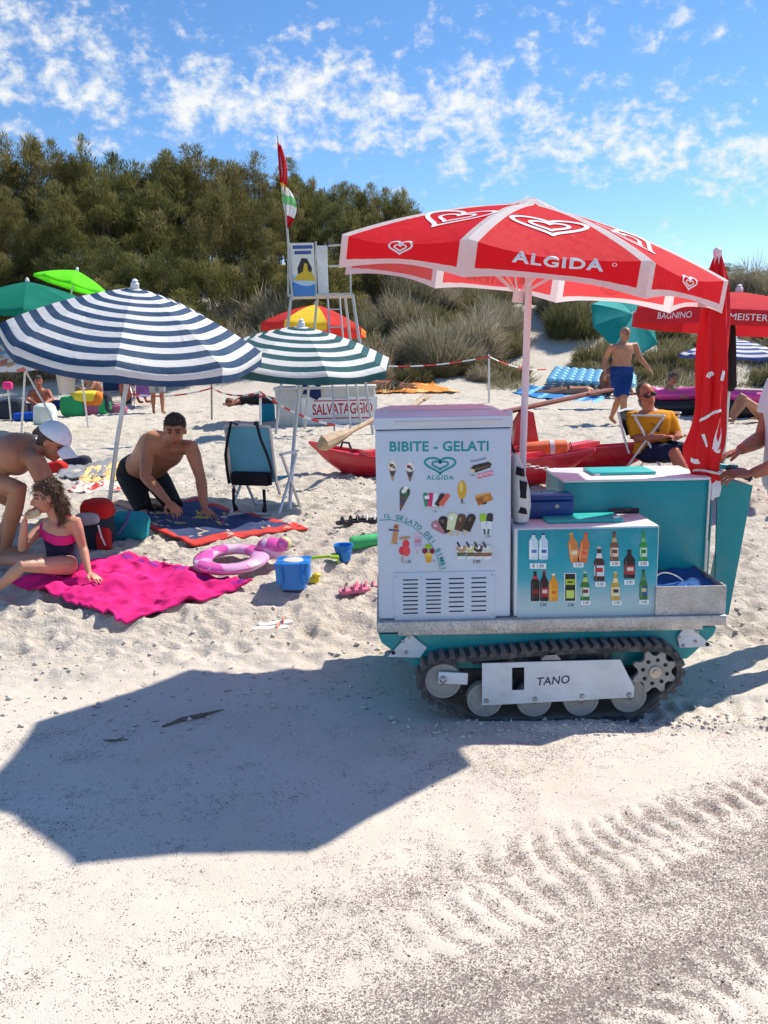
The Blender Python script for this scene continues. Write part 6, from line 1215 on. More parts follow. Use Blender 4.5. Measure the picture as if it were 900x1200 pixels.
paint('grit_dark', (0.20, 0.165, 0.14), 0.85, var=0.5, vs=60); paint('grit_pale', (0.62, 0.57, 0.50), 0.9, var=0.2, vs=40)
paint('sand_plain', (0.62, 0.57, 0.51), 0.95)
scatter('shell_grit', 'dark shell grit strewn over the packed sand', 14000, 4, (-2.6, 2.6), (1.2, 4.2), 0.0010, 0.0042, 'grit_dark', lambda X, Y, g_: (np.abs(X) < 0.62*(Y+0.5)) & (g_.random(len(X)) < 0.25+0.75*np.exp(-((Y-1.9-0.42*X)/0.45)**2)))
scatter('track_clods', 'small clods of sand heaped along the crawler track', 900, 8, (0.05, 2.4), (3.24, 3.44), 0.002, 0.014, 'grit_pale')
scatter('sand_clods', 'loose pale clods of sand thrown up by feet and tracks', 5000, 5, (-4, 4), (3.3, 9), 0.003, 0.020, 'grit_pale', lambda X, Y, g_: (np.abs(X) < 0.56*(Y+0.5)))

def slivers():
    g_ = np.random.default_rng(21); n = 900; X = g_.uniform(-3.4, 3.0, n); Y = 3.95+0.45*g_.normal(size=n)*0.8; m_ = Y > 2.2; far = g_.random(n) < 0.4; Y = np.where(far, g_.uniform(4.2, 8.5, n), Y); X = np.where(far, X*Y/4.0, X)
    X, Y = X[m_], Y[m_]; n = len(X); Z = ground(X, Y)+0.002; A = g_.random(n)*6.28; D = np.stack([np.cos(A), np.sin(A)*0.8, 0.12*g_.normal(size=n)], 1)
    V, Q, T = blades(np.stack([X, Y, Z+0.002], 1), norm(D), 0.012+0.045*g_.random(n)**2.2, 0.003+0.005*g_.random(n), g_.random(n)*0.5); me = fast_mesh('seaweed_bits', V, Q, ['driftwood'], {'tone': ('FACE', T)}); o = bpy.data.objects.new('seaweed_bits', me); COL.objects.link(o); tag(o, 'scattered dark slivers of dried seaweed on the sand', 'seaweed', kind='stuff')
slivers()

for px, py, lab, mt, r_ in ((30, 484, 'dark towel heap behind the blue rolled mat', 'bag_dark', (0.34, 0.25, 0.14)), (70, 478, 'crumpled navy towel behind the white shopping bag', 'navy_cloth', (0.30, 0.22, 0.12)), (140, 486, 'mauve cloth bundle on the sand under the navy umbrella', 'bag_mauve', (0.20, 0.18, 0.13))):
    g = gp(px, py); m = MB(); lump(m, g+Vector((0, 0, r_[2]*0.7)), r_, px, 0.3); tag(m.build('cloth_bundle' if 'bag' not in lab.split()[:4] else 'cool_bag', mt, None, g), lab, 'bag' if 'cool bag' in lab else 'towel')
# ------------------------------------------------------------------ people
def skin_mat(name, col, burn=(1.1, 0.8, 0.75)):
    a = NT(name); vc = a.n('ShaderNodeVertexColor', layer_name='tint'); n = a.noise(7, 4, 0.6); c = a.mix(a.rng(n, 0.35, 0.7), tuple(q*0.86 for q in col), tuple(min(1, q*k) for q, k in zip(col, (1.12, 1.02, 1.0)))); c = a.mix(1.0, c, vc.outputs[0], 'MULTIPLY')
    a.done(a.pbsdf(c, 0.48, 0, 0.4, a.bump(a.noise(120, 3), 0.10, 0.004), Subsurface_Weight=0.12, Subsurface_Radius=(0.02, 0.008, 0.004), Subsurface_Scale=0.5))
skin_mat('skin_tan', (0.44, 0.215, 0.125)); skin_mat('skin_fair', (0.56, 0.31, 0.215)); skin_mat('skin_deep', (0.26, 0.105, 0.058)); skin_mat('skin_red', (0.40, 0.15, 0.09))
def hair_mat(name, col):
    a = NT(name); w = a.n('ShaderNodeTexWave', {'Scale': 22.0, 'Distortion': 9.0, 'Detail': 3.0, 'Vector': a.obj()}); c = a.mix(w.outputs['Fac'], tuple(q*0.75 for q in col), tuple(q*1.3 for q in col)); a.done(a.pbsdf(c, 0.55, 0, 0.4, a.bump(w.outputs['Fac'], 0.6, 0.01)))
hair_mat('hair_brown', (0.085, 0.045, 0.026)); hair_mat('hair_dark', (0.035, 0.024, 0.018)); hair_mat('hair_grey', (0.10, 0.088, 0.08))
def frame(up, hint):
    up = Vector(up).normalized(); h = Vector(hint); r = (h-up*h.dot(up)).normalized(); return r, up.cross(r), up           # right, forward... (x, y, z)
def remesh(mb, name, voxel, smooth_it=4):
    me = bpy.data.meshes.new(name); me.from_pydata(mb.v, [], mb.f); o = bpy.data.objects.new(name, me); TMP.collection.objects.link(o)
    bm = bmesh.new(); bm.from_mesh(me); bmesh.ops.recalc_face_normals(bm, faces=bm.faces[:]); bm.to_mesh(me); bm.free()
    r = o.modifiers.new('r', 'REMESH'); r.mode = 'VOXEL'; r.voxel_size = voxel; s = o.modifiers.new('s', 'SMOOTH'); s.factor = 0.5; s.iterations = smooth_it
    TMP.view_layers[0].update(); dg = TMP.view_layers[0].depsgraph; out = bpy.data.meshes.new_from_object(o.evaluated_get(dg)); bpy.data.objects.remove(o); bpy.data.meshes.remove(me); out.name = name; out.materials.clear()
    out.polygons.foreach_set('use_smooth', np.ones(len(out.polygons), bool)); return out
def link(me, name, mats, parent):
    o = bpy.data.objects.new(name, me); COL.objects.link(o); off = WORLD[parent.name]
    co = np.empty(len(me.vertices)*3, np.float32); me.vertices.foreach_get('co', co); co = co.reshape(-1, 3)-np.array(off, np.float32); me.vertices.foreach_set('co', co.ravel()); me.update()
    for m in mats: me.materials.append(M[m])
    o.parent = parent; WORLD[o.name] = off; return o
TORSO = [(-0.17, 0.085, 0.075), (-0.08, 0.155, 0.115), (0.03, 0.168, 0.122), (0.20, 0.148, 0.108), (0.36, 0.138, 0.104), (0.55, 0.152, 0.115), (0.74, 0.166, 0.122), (0.88, 0.150, 0.100), (0.97, 0.095, 0.075), (1.04, 0.058, 0.058)]
def smooth_line(P, n):
    P = [Vector(p) for p in P]; out = []
    for i in range(n+1):
        t = i/n*(len(P)-1); k = min(int(t), len(P)-2); f = t-k; p0 = P[max(k-1, 0)]; p1 = P[k]; p2 = P[k+1]; p3 = P[min(k+2, len(P)-1)]
        out.append(0.5*((2*p1)+(p2-p0)*f+(2*p0-5*p1+4*p2-p3)*f*f+(3*p1-p0-3*p2+p3)*f**3))
    return out
class Human:
    def __init__(s, J, S=1.0, girth=1.0, belly=0.0, fem=False):
        s.J = {k: Vector(v) for k, v in J.items()}; s.S = S; s.g = girth; s.belly = belly; s.fem = fem; j = s.J
        for k, (a, b) in {'sh': ('sh_l', 'sh_r'), 'hip': ('hip_l', 'hip_r')}.items(): j.setdefault(k, (j[a]+j[b])/2)
        j.setdefault('neck', j['sh']+(j['sh']-j['hip']).normalized()*0.05*S); j.setdefault('pelvis', j['hip'])
        up = (j['head']-j['neck']).normalized(); j.setdefault('up', up); s.face = j['face'].normalized()
        s.hu = (j['up']-s.face*j['up'].dot(s.face)).normalized(); s.hr = s.face.cross(s.hu)
    def torso(s, mb, inf=0.0, f0=-0.2, f1=1.1, m=0):
        j = s.J; S = s.S; mid = j.get('mid', (j['pelvis']+j['neck'])/2); P = smooth_line([j['pelvis'], mid, j['neck']], 40); secs = []; hr = (j['hip_r']-j['hip_l']).normalized(); sr = (j['sh_r']-j['sh_l']).normalized()
        for f, w, d in TORSO:
            if f < f0-1e-6 or f > f1+1e-6: continue
            fc = min(1, max(0, f)); i = fc*40; k = min(int(i), 39); c = P[k].lerp(P[k+1], i-k); t = (P[min(k+1, 40)]-P[max(k-1, 0)]).normalized()
            if f < 0: c = c+t*f*0.5*S
            if f > 1: c = c+t*(f-1)*0.5*S
            r = hr.lerp(sr, fc); r = (r-t*r.dot(t)).normalized(); fw = t.cross(r)*-1
            fw = r.cross(t)*-1 if False else t.cross(r)
            # forward is away from the back: right x up
            fw = -(r.cross(t)) if (r.cross(t)).dot(s.fwd_hint()) < 0 else r.cross(t)
            bl = s.belly*max(0, 1-abs(f-0.30)/0.3)*S; ch = (0.022*S if s.fem and 0.6 < f < 0.85 else 0)
            secs.append([c+r*math.copysign(abs(math.cos(a))**0.85, math.cos(a))*(w*S*s.g+inf)+fw*(math.copysign(abs(math.sin(a))**0.9, math.sin(a))*(d*S*s.g+inf)+((bl+ch)*max(0, math.sin(a)))) for a in [2*math.pi*q/24 for q in range(24)]])
        mb.loft(secs, m); return s
    def fwd_hint(s):
        j = s.J; up = (j['neck']-j['pelvis']).normalized(); r = (j['sh_r']-j['sh_l']); return r.cross(up)*-1 if False else up.cross(r) * -1 if j.get('flip') else s.J['front'] if 'front' in s.J else r.cross(up)
    def limb(s, mb, pts, rs, inf=0.0, n=12, m=0): mb.tube([Vector(p) for p in pts], [r*s.S*s.g**0.6+inf for r in rs], n, m); return s
    def arm(s, mb, side, inf=0.0, upto=1.0, start=0.0):
        j = s.J; a, b, c = j['sh_'+side], j['el_'+side], j['wr_'+side]; L_ = lambda p, q, t: p.lerp(q, t)
        inw = (j['sh']-a).normalized()*0.05*s.S
        P = [a+inw, a, L_(a, b, .25), L_(a, b, .55), L_(a, b, .9), b, L_(b, c, .2), L_(b, c, .5), L_(b, c, .85), c]; R = [.050, .056, .054, .047, .040, .039, .042, .037, .028, .025]
        if upto < 1: k = max(3, int(len(P)*upto)); P, R = P[:k], R[:k]
        s.limb(mb, P, R, inf); return s
    def leg(s, mb, side, inf=0.0, upto=1.0, foot=True):
        j = s.J; a, b, c = j['hip_'+side], j['kn_'+side], j['an_'+side]; L_ = lambda p, q, t: p.lerp(q, t)
        P = [L_(a, b, -.06), L_(a, b, .05), L_(a, b, .3), L_(a, b, .6), L_(a, b, .9), b, L_(b, c, .12), L_(b, c, .30), L_(b, c, .6), L_(b, c, .88), c]; R = [.075, .092, .086, .072, .058, .056, .052, .056, .045, .034, .034]
        if upto < 1: k = max(3, int(round(len(P)*upto))); P, R = P[:k], R[:k]
        s.limb(mb, P, R, inf)
        if foot and upto >= 1 and 'toe_'+side in j:
            t = j['toe_'+side]; d = (t-c); h = c-d.normalized()*0.045*s.S; mb.tube([h+Vector((0, 0, -0.012*s.S)), L_(c, t, .15)-Vector((0, 0, 0.012*s.S)), L_(c, t, .55), L_(c, t, .85), t], [q*s.S for q in (.024, .036, .034, .032, .016)], 10)
            for k in range(4): pass
        return s
    def hand(s, mb, side, curl=0.5, spread=0.12):
        j = s.J; w = j['wr_'+side]; d = j.get('hd_'+side, (w-j['el_'+side])).normalized(); n = j.get('pn_'+side, Vector((0, 0, -1))); n = (n-d*n.dot(d)).normalized(); x = d.cross(n); S = s.S
        R = Matrix((x, d, n)).transposed(); mb.ball(w+d*0.050*S, (0.040*S, 0.055*S, 0.017*S), 12, rot=R)
        for k, (off, ln, rr) in enumerate(((-0.034, 0.074, .0080), (-0.0115, 0.084, .0084), (0.0115, 0.080, .0082), (0.033, 0.064, .0074))):
            b = w+d*0.088*S+x*off*S; dd = (d+x*off*spread*40).normalized(); p = [b-d*0.02*S, b]; an = 0
            for q in (0.45, 0.32, 0.23): an += curl*0.9; p.append(p[-1]+(dd*math.cos(an)+n*math.sin(an))*ln*q*S)
            mb.tube(p, [rr*S*1.05]+[rr*S]*(len(p)-2)+[rr*S*0.75], 8)
        sg = -1 if j.get('thumb_'+side, Vector((1, 0, 0))).dot(x) < 0 else 1
        b = w+d*0.025*S+x*sg*0.028*S; p = [b, b+(d*0.6+x*sg*0.75+n*0.2).normalized()*0.035*S]; p.append(p[-1]+(d*0.9+x*sg*0.25+n*0.45*curl*2).normalized()*0.032*S); p.append(p[-1]+(d*0.9+n*0.6*curl*2).normalized()*0.024*S); mb.tube(p, [.013*S, .0115*S, .0098*S, .007*S], 8); return s
    def headmesh(s, mb):
        j = s.J; c = j['head']; S = s.S*j.get('hs', Vector((1, 0, 0))).x; u, f, r = s.hu, s.face, s.hr; R = Matrix((r, f, u)).transposed()
        mb.ball(c+u*0.022*S-f*0.012*S, (0.074*S, 0.094*S, 0.094*S), 20, rot=R); mb.ball(c-u*0.035*S+f*0.022*S, (0.060*S, 0.068*S, 0.076*S), 16, rot=R); mb.ball(c-u*0.088*S+f*0.062*S, (0.026*S, 0.022*S, 0.022*S), 10, rot=R)
        mb.tube([c+u*0.012*S+f*0.078*S, c-u*0.012*S+f*0.098*S, c-u*0.028*S+f*0.106*S, c-u*0.036*S+f*0.086*S], [0.010*S, 0.012*S, 0.016*S, 0.012*S], 8); mb.ball(c+u*0.032*S+f*0.070*S, (0.050*S, 0.016*S, 0.012*S), 12, rot=R); mb.ball(c-u*0.058*S+f*0.082*S, (0.026*S, 0.012*S, 0.011*S), 10, rot=R)
        for q in (-1, 1): mb.ball(c+r*q*0.076*S-f*0.008*S-u*0.002*S, (0.012*S, 0.022*S, 0.033*S), 10, rot=R)
        nb = j['neck']; mb.tube([nb-(c-nb).normalized()*0.06*S, nb+(c-nb)*0.25, c-u*0.03*S-f*0.02*S], [0.060*S*s.g**0.5, 0.053*S*s.g**0.5, 0.052*S], 14); return s
    def tints(s, me, hairc=None, beard=None, shades=False):
        co = np.empty(len(me.vertices)*3, np.float32); me.vertices.foreach_get('co', co); co = co.reshape(-1, 3); c = np.array(s.J['head']); S = s.S*s.J.get('hs', Vector((1, 0, 0))).x; d = co-c; x = d@np.array(s.hr)/S; y = d@np.array(s.face)/S; z = d@np.array(s.hu)/S
        col = np.ones((len(co), 4), np.float32); near = (np.linalg.norm(d, axis=1) < 0.16*S)
        def setc(mask, k): col[mask & near, :3] = k
        setc((y > 0.02) & (z < 0.02) & (z > -0.07), (1.05, 0.90, 0.86))
        if beard is not None: setc((z < -0.045) & (y > -0.03) & ~((np.abs(x) < 0.02) & (z > -0.052)), beard)
        setc((np.abs(z+0.060) < 0.010) & (np.abs(x) < 0.026) & (y > 0.06), (0.85, 0.52, 0.52))
        for q in (-1, 1):
            setc((np.abs(x-q*0.032) < 0.024) & (np.abs(z-0.038) < 0.007) & (y > 0.05), (0.28, 0.25, 0.24)); e = ((x-q*0.032)/0.018)**2+((z-0.014)/0.010)**2
            setc((e < 1) & (y > 0.05), (0.35, 0.32, 0.32)); setc((e < 0.28) & (y > 0.05), (0.08, 0.08, 0.09))
        bl = np.stack([fbm(co[:, 0]*6+co[:, 2]*3, co[:, 1]*6+k*5, 2+k, 3) for k in range(2)], 1); col[:, :3] *= (1+0.30*bl[:, :1]); col[:, 1:3] *= (1-0.22*np.clip(bl[:, 1:2]+0.1, 0, 1))
        a = me.color_attributes.new('tint', 'FLOAT_COLOR', 'POINT'); a.data.foreach_set('color', col.ravel())
    def hair(s, parent, mat, style='short', extra=None, voxel=0.010):
        c = s.J['head']; S = s.S*s.J.get('hs', Vector((1, 0, 0))).x; u, f, r = s.hu, s.face, s.hr; R = Matrix((r, f, u)).transposed(); mb = MB()
        th_ = style == 'thin'; mb.ball(c+u*(0.040 if th_ else 0.045)*S-f*(0.040 if th_ else 0.028)*S, (0.078*S, 0.080*S, 0.082*S) if th_ else (0.083*S, 0.092*S, 0.088*S), 20, rot=R)
        if style != 'thin': mb.ball(c+u*0.085*S+f*0.025*S, (0.060*S, 0.055*S, 0.034*S), 14, rot=R)
        for q in (-1, 1): mb.ball(c+r*q*0.064*S-f*0.026*S+u*(0.03 if style != 'long' else 0.01)*S, (0.018*S, 0.040*S, (0.040 if style != 'long' else 0.055)*S), 12, rot=R)
        mb.ball(c-f*0.062*S-u*0.020*S, (0.062*S, 0.040*S, 0.062*S), 12, rot=R)
        for p, rr in (extra or []): mb.tube([c+r*a*S+f*b*S+u*d*S for a, b, d in p], [q*S for q in rr], 8)
        rg = random.Random(3)
        for i in range(len(mb.v)): v = Vector(mb.v[i]); k = 0.010*S*vnoise(v.x*55+3, v.y*55+v.z*47, 2); mb.v[i] = tuple(v+(v-c).normalized()*k)
        ho = link(remesh(mb, 'hair', voxel, 2), 'hair', [mat], parent)
        if voxel < 0.0125:
            me = ho.data; g_ = np.random.default_rng(9); nf = len(me.polygons); ce = np.empty(nf*3, np.float32); me.polygons.foreach_get('center', ce); ce = ce.reshape(-1, 3); no = np.empty(nf*3, np.float32); me.polygons.foreach_get('normal', no); no = no.reshape(-1, 3)
            k = g_.integers(0, nf, 2600); dn = np.array(-u*0.75-f*0.5, float) if style == 'long' else np.array(f*0.35-u*0.35, float); Dd = dn[None]+g_.normal(size=(2600, 3))*0.40; Dd -= no[k]*(Dd*no[k]).sum(1)[:, None]; Dd = norm(Dd)+no[k]*0.22; ln = (0.055 if style == 'long' else 0.018)*S*(0.5+g_.random(2600))
            V, Q, T = blades(ce[k]+g_.normal(size=(2600, 3))*0.003-no[k]*0.003, norm(Dd), ln, (0.0022+0.002*g_.random(2600)), g_.random(2600)); so_ = bpy.data.objects.new('hair_strands', fast_mesh('hair_strands', V, Q, [mat], {'tone': ('FACE', T)})); COL.objects.link(so_); so_.parent = ho; so_['kind'] = 'stuff'
        return ho
    def patch(s, body, name, mat, parent, pred, off=0.005):
        """garment lying on the skin: faces of the body chosen by a predicate on world position"""
        bm = bmesh.new(); bm.from_mesh(body.data); w = WORLD[parent.name]; kill = [f for f in bm.faces if not pred(f.calc_center_median()+w)]; bmesh.ops.delete(bm, geom=kill, context='FACES')
        bm.normal_update()
        for _ in range(2):
            bd = [v for v in bm.verts if v.is_boundary]; mv = {}
            for v in bd:
                nb = [e.other_vert(v).co for e in v.link_edges if e.is_boundary]
                if len(nb) == 2: mv[v] = v.co*0.4+(nb[0]+nb[1])*0.3
            for v, q in mv.items(): v.co = q
        for v in bm.verts: v.co += v.normal*off
        me = bpy.data.meshes.new(name); bm.to_mesh(me); bm.free(); me.materials.clear(); me.materials.append(M[mat]); me.polygons.foreach_set('use_smooth', np.ones(len(me.polygons), bool)); o = bpy.data.objects.new(name, me); COL.objects.link(o); o.parent = parent; WORLD[o.name] = w
        so = o.modifiers.new('t', 'SOLIDIFY'); so.thickness = 0.004; so.offset = 1; return o
    def body(s, label, skin, voxel=0.010, hands=True, curl=(0.35, 0.35), loc=None, beard=None, sides='lr', group=None):
        mb = MB(); s.torso(mb); s.headmesh(mb)
        for q in sides: s.arm(mb, q); s.limb(mb, [s.J['neck'].lerp(s.J['sh_'+q], 0.1)-(s.J['neck']-s.J['pelvis']).normalized()*0.03*s.S, s.J['neck'].lerp(s.J['sh_'+q], 0.6)-(s.J['neck']-s.J['pelvis']).normalized()*0.035*s.S, s.J['sh_'+q]], [0.050, 0.060, 0.052])
        for q in 'lr': s.leg(mb, q)
        if hands: s.hand(mb, 'l', curl[0]); s.hand(mb, 'r', curl[1])
        g = loc if loc is not None else s.J['pelvis']; t = thing('person', label, 'person', g, group); me = remesh(mb, 'body', voxel, 3); s.tints(me, beard=beard); s.b = link(me, 'body', [skin], t); s.t = t; return t
    def garment(s, name, mat, parts, inf=0.014, voxel=0.012, f0=-0.2, f1=0.3):
        mb = MB()
        for p in parts:
            if p == 'torso': s.torso(mb, inf, f0, f1)
            elif p[0] == 'leg': s.leg(mb, p[1], inf, p[2], False)
            elif p[0] == 'arm': s.arm(mb, p[1], inf, p[2])
        return link(remesh(mb, name, voxel, 2), name, [mat], s.t)
def JP(d):
    return {k: (onY(*v) if not isinstance(v, Vector) else v) for k, v in d.items()}
cloth('shorts_black', (0.016, 0.017, 0.019), var=0.2); cloth('shorts_navy', (0.012, 0.020, 0.055), var=0.2); cloth('shorts_blue', (0.008, 0.035, 0.17), var=0.2); cloth('shirt_yellow', (0.66, 0.30, 0.015), var=0.12); cloth('shirt_white', (0.66, 0.70, 0.76), var=0.06); cloth('suit_pink', (0.66, 0.02, 0.20)); cloth('suit_navy', (0.014, 0.014, 0.045)); cloth('suit_print', (0.012, 0.05, 0.13), var=0.6, vs=26); cloth('cap_white', (0.72, 0.74, 0.80)); cloth('shorts_grey', (0.36, 0.35, 0.36)); cloth('bikini_black', (0.014, 0.013, 0.014))
# man on all fours on the navy towel
H = Human(JP(dict(head=(205, 505, 6.62), face=Vector((0.10, -0.93, -0.30)), up=Vector((0.05, -0.25, 0.95)), neck=(196, 519, 6.78), sh_r=(174, 522, 6.82), sh_l=(224, 524, 6.72), el_l=(235, 560, 6.66), wr_l=(240, 596, 6.60), el_r=(170, 558, 6.55), wr_r=(197, 588, 6.36),
    mid=(180, 535, 7.02), hip_r=(150, 553, 7.22), hip_l=(180, 556, 7.26), kn_r=(170, 600, 6.86), kn_l=(205, 594, 6.92), an_r=(141, 590, 7.22), an_l=(176, 588, 7.32), toe_r=(134, 592, 7.36), toe_l=(170, 590, 7.45), front=Vector((0.35, -0.6, -0.7)), hd_l=Vector((0.55, -0.75, -0.30)), pn_l=Vector((0, 0, -1)), thumb_l=Vector((-1, 0, 0)), hd_r=Vector((0.6, -0.5, -0.45)), pn_r=Vector((-0.2, 0.5, -0.8)), thumb_r=Vector((0, -1, 0)))), 1.03, 1.10, 0.03)
H.body('man in black swim shorts on hands and knees on the navy towel', 'skin_tan', 0.0065, curl=(0.12, 0.45), beard=(0.80, 0.76, 0.76)); H.hair(H.t, 'hair_dark', 'short'); H.garment('swim_shorts', 'shorts_black', ['torso', ('leg', 'l', 0.5), ('leg', 'r', 0.5)], 0.013, 0.011, -0.2, 0.22)
# girl eating, seated on the pink towel
H = Human(JP(dict(head=(54, 583, 5.02), face=Vector((-0.86, -0.50, -0.10)), neck=(69, 607, 5.09), up=Vector((0.0, -0.05, 1)), sh_l=(88, 611, 5.05), sh_r=(52, 613, 5.20), el_l=(97, 641, 5.10), wr_l=(104, 671, 5.02), el_r=(26, 643, 5.02), wr_r=(29, 609, 4.98), mid=(70, 634, 5.13), hip_l=(83, 662, 5.10), hip_r=(64, 660, 5.24), kn_l=(26, 663, 4.86), kn_r=(8, 656, 5.30), an_l=(-8, 694, 4.90), an_r=(-40, 662, 5.25), toe_l=(-24, 698, 4.84), toe_r=(-55, 668, 5.2), front=Vector((-0.75, -0.6, 0)), hd_l=Vector((0.75, -0.4, -0.35)), pn_l=Vector((0, 0, -1)), thumb_l=Vector((0, -1, 0)), hd_r=Vector((0.45, 0.0, 0.8)), pn_r=Vector((0.9, 0, -0.4)), thumb_r=Vector((0, -1, 0)), hs=Vector((1.18, 0, 0)))), 0.70, 0.95)
H.body('girl in pink and navy swimsuit eating while seated on the pink towel', 'skin_fair', 0.0055, curl=(0.15, 0.75))
H.hair(H.t, 'hair_brown', 'long', [([(0.05, -0.05, 0.03), (0.07, -0.06, -0.05), (0.06, -0.08, -0.13), (0.05, -0.07, -0.18)], [0.03, 0.034, 0.028, 0.010]), ([(-0.05, -0.06, 0.03), (-0.07, -0.06, -0.05), (-0.06, -0.07, -0.14), (-0.05, -0.05, -0.20)], [0.03, 0.032, 0.026, 0.010]), ([(0.0, -0.08, 0.03), (0.0, -0.10, -0.06), (0.0, -0.10, -0.14), (0, -0.08, -0.2)], [0.04, 0.045, 0.036, 0.012]), ([(0.062, 0.02, 0.05), (0.075, 0.0, -0.02), (0.07, -0.02, -0.09)], [0.018, 0.02, 0.008])], 0.007)
def girl_suit(lo, hi):
    j = H.J; ax = (j['neck']-j['pelvis']); L_ = ax.length; ax.normalize()
    def pr(p):
        d = p-j['pelvis']; t = d.dot(ax)/L_; lat = (d-ax*d.dot(ax)).length
        if lat > 0.125: return False
        for s in ('sh_l', 'sh_r'):
            if (p-j[s]).length < 0.062: return False
        for s in ('el_l', 'el_r', 'wr_l', 'wr_r', 'kn_l', 'kn_r'):
            if (p-j[s]).length < 0.09: return False
        sw = abs((p-j['neck']).dot((j['sh_l']-j['sh_r']).normalized()))
        if t > 0.74 and (sw < 0.030 or sw > 0.062): return False
        return lo < t < hi
    return pr
H.garment('swimsuit_bottom', 'suit_navy', ['torso'], 0.006, 0.008, -0.2, 0.56); tp = MB(); H.torso(tp, 0.0075, 0.54, 0.80); j = H.J
for sd in 'lr':
    a_ = j['neck'].lerp(j['sh_'+sd], 0.52); ax_ = (j['neck']-j['pelvis']).normalized(); fr = j['front'].normalized(); tp.tube([a_-ax_*0.10+fr*0.075, a_-ax_*0.03+fr*0.060, a_+ax_*0.030, a_-ax_*0.03-fr*0.055, a_-ax_*0.12-fr*0.065], 0.014, 8)
link(remesh(tp, 'swimsuit_top', 0.007, 2), 'swimsuit_top', ['suit_pink'], H.t)
q = H.J['wr_r']+Vector((0.055, -0.01, 0.035)); m = MB(); m.rbox(q, (0.095, 0.035, 0.045), 0.014, Matrix.Rotation(rad(-18), 3, 'Y')); tag(m.build('snack', 'towel_cream', None, q), 'pale filled roll held in the hand of the girl in the swimsuit', 'food')
# woman in a white cap bending over beside the girl
H = Human(JP(dict(head=(62, 519, 5.55), face=Vector((0.80, -0.10, -0.58)), up=Vector((0.55, -0.05, 0.80)), neck=(40, 528, 5.58), sh_r=(40, 540, 5.42), sh_l=(38, 530, 5.76), el_r=(56, 580, 5.42), wr_r=(64, 612, 5.40), el_l=(64, 575, 5.72), wr_l=(80, 606, 5.62), mid=(-2, 535, 5.60), hip_r=(-44, 560, 5.50), hip_l=(-44, 556, 5.74), kn_r=(22, 572, 5.42), kn_l=(20, 588, 5.80), an_r=(6, 645, 5.52), an_l=(0, 640, 5.80), toe_r=(40, 655, 5.45), toe_l=(34, 650, 5.75), front=Vector((0.5, 0, -0.85)))), 0.98, 1.08, fem=True)
H.body('woman in white cap and patterned swimsuit crouching beside the girl', 'skin_tan', 0.010); H.hair(H.t, 'hair_brown', 'long', [([(0, -0.06, 0.05), (0, -0.12, 0.02), (0, -0.15, -0.03)], [0.03, 0.03, 0.012])], 0.013)
H.garment('swimsuit', 'suit_print', ['torso'], 0.008, 0.011, -0.2, 0.56)
c = H.J['head']; u, f, r = H.hu, H.face, H.hr; R = Matrix((r, f, u)).transposed(); cp = thing('baseball_cap', 'white baseball cap on the head of the crouching woman', 'cap', c)
m = MB(); n = 20; secs = [[c+R @ Vector((0.098*math.cos(k)*math.cos(2*math.pi*q/n), -0.012+0.112*math.cos(k)*math.sin(2*math.pi*q/n), 0.045+0.098*math.sin(k))) for q in range(n)] for k in [math.pi/2*i/8*0.98 for i in range(9)]]; m.loft(secs, caps=True); m.build('crown', 'cap_white', cp, smooth=60)
m = MB(); m.grid(lambda a, b: c+R @ Vector(((a-.5)*0.17*(1-0.15*b), 0.085+0.100*b*math.sin(math.pi*(0.15+0.7*a)), 0.047-0.030*b-0.05*(2*a-1)**2)), 12, 6); bo_ = m.build('brim', 'cap_white', cp, smooth=60, fix=False); so = bo_.modifiers.new('t', 'SOLIDIFY'); so.thickness = 0.004
# walking man
WY = gp(730, 498).y+0.25
H = Human(JP(dict(head=(732.5, 396, WY), face=Vector((0.55, -0.80, -0.25)), neck=(730, 406, WY), sh_r=(716, 411, WY-0.05), sh_l=(744, 409, WY+0.05), el_r=(709, 425, WY), wr_r=(709, 440, WY-0.1), el_l=(750, 424, WY), wr_l=(760, 436, WY-0.05), mid=(729, 423, WY), hip_r=(722, 443, WY), hip_l=(734, 443, WY), kn_r=(725, 471, WY+0.05), kn_l=(731, 471, WY-0.15), an_r=(716, 494, WY+0.25), an_l=(730, 497, WY-0.1), toe_r=(722, 500, WY+0.2), toe_l=(737, 501, WY-0.25), front=Vector((0.5, -0.85, 0)))), 1.0, 1.08, 0.03)
for s in 'lr': pass
dz = gz(H.J['an_l'].x, H.J['an_l'].y)+0.06-H.J['an_l'].z
for k in list(H.J):
    if k not in ('face', 'front', 'up'): H.J[k].z += dz
H.body('bald man in blue swim shorts walking across the sand', 'skin_tan', 0.013); H.garment('swim_shorts', 'shorts_blue', ['torso', ('leg', 'l', 0.45), ('leg', 'r', 0.45)], 0.02, 0.013, -0.2, 0.22)
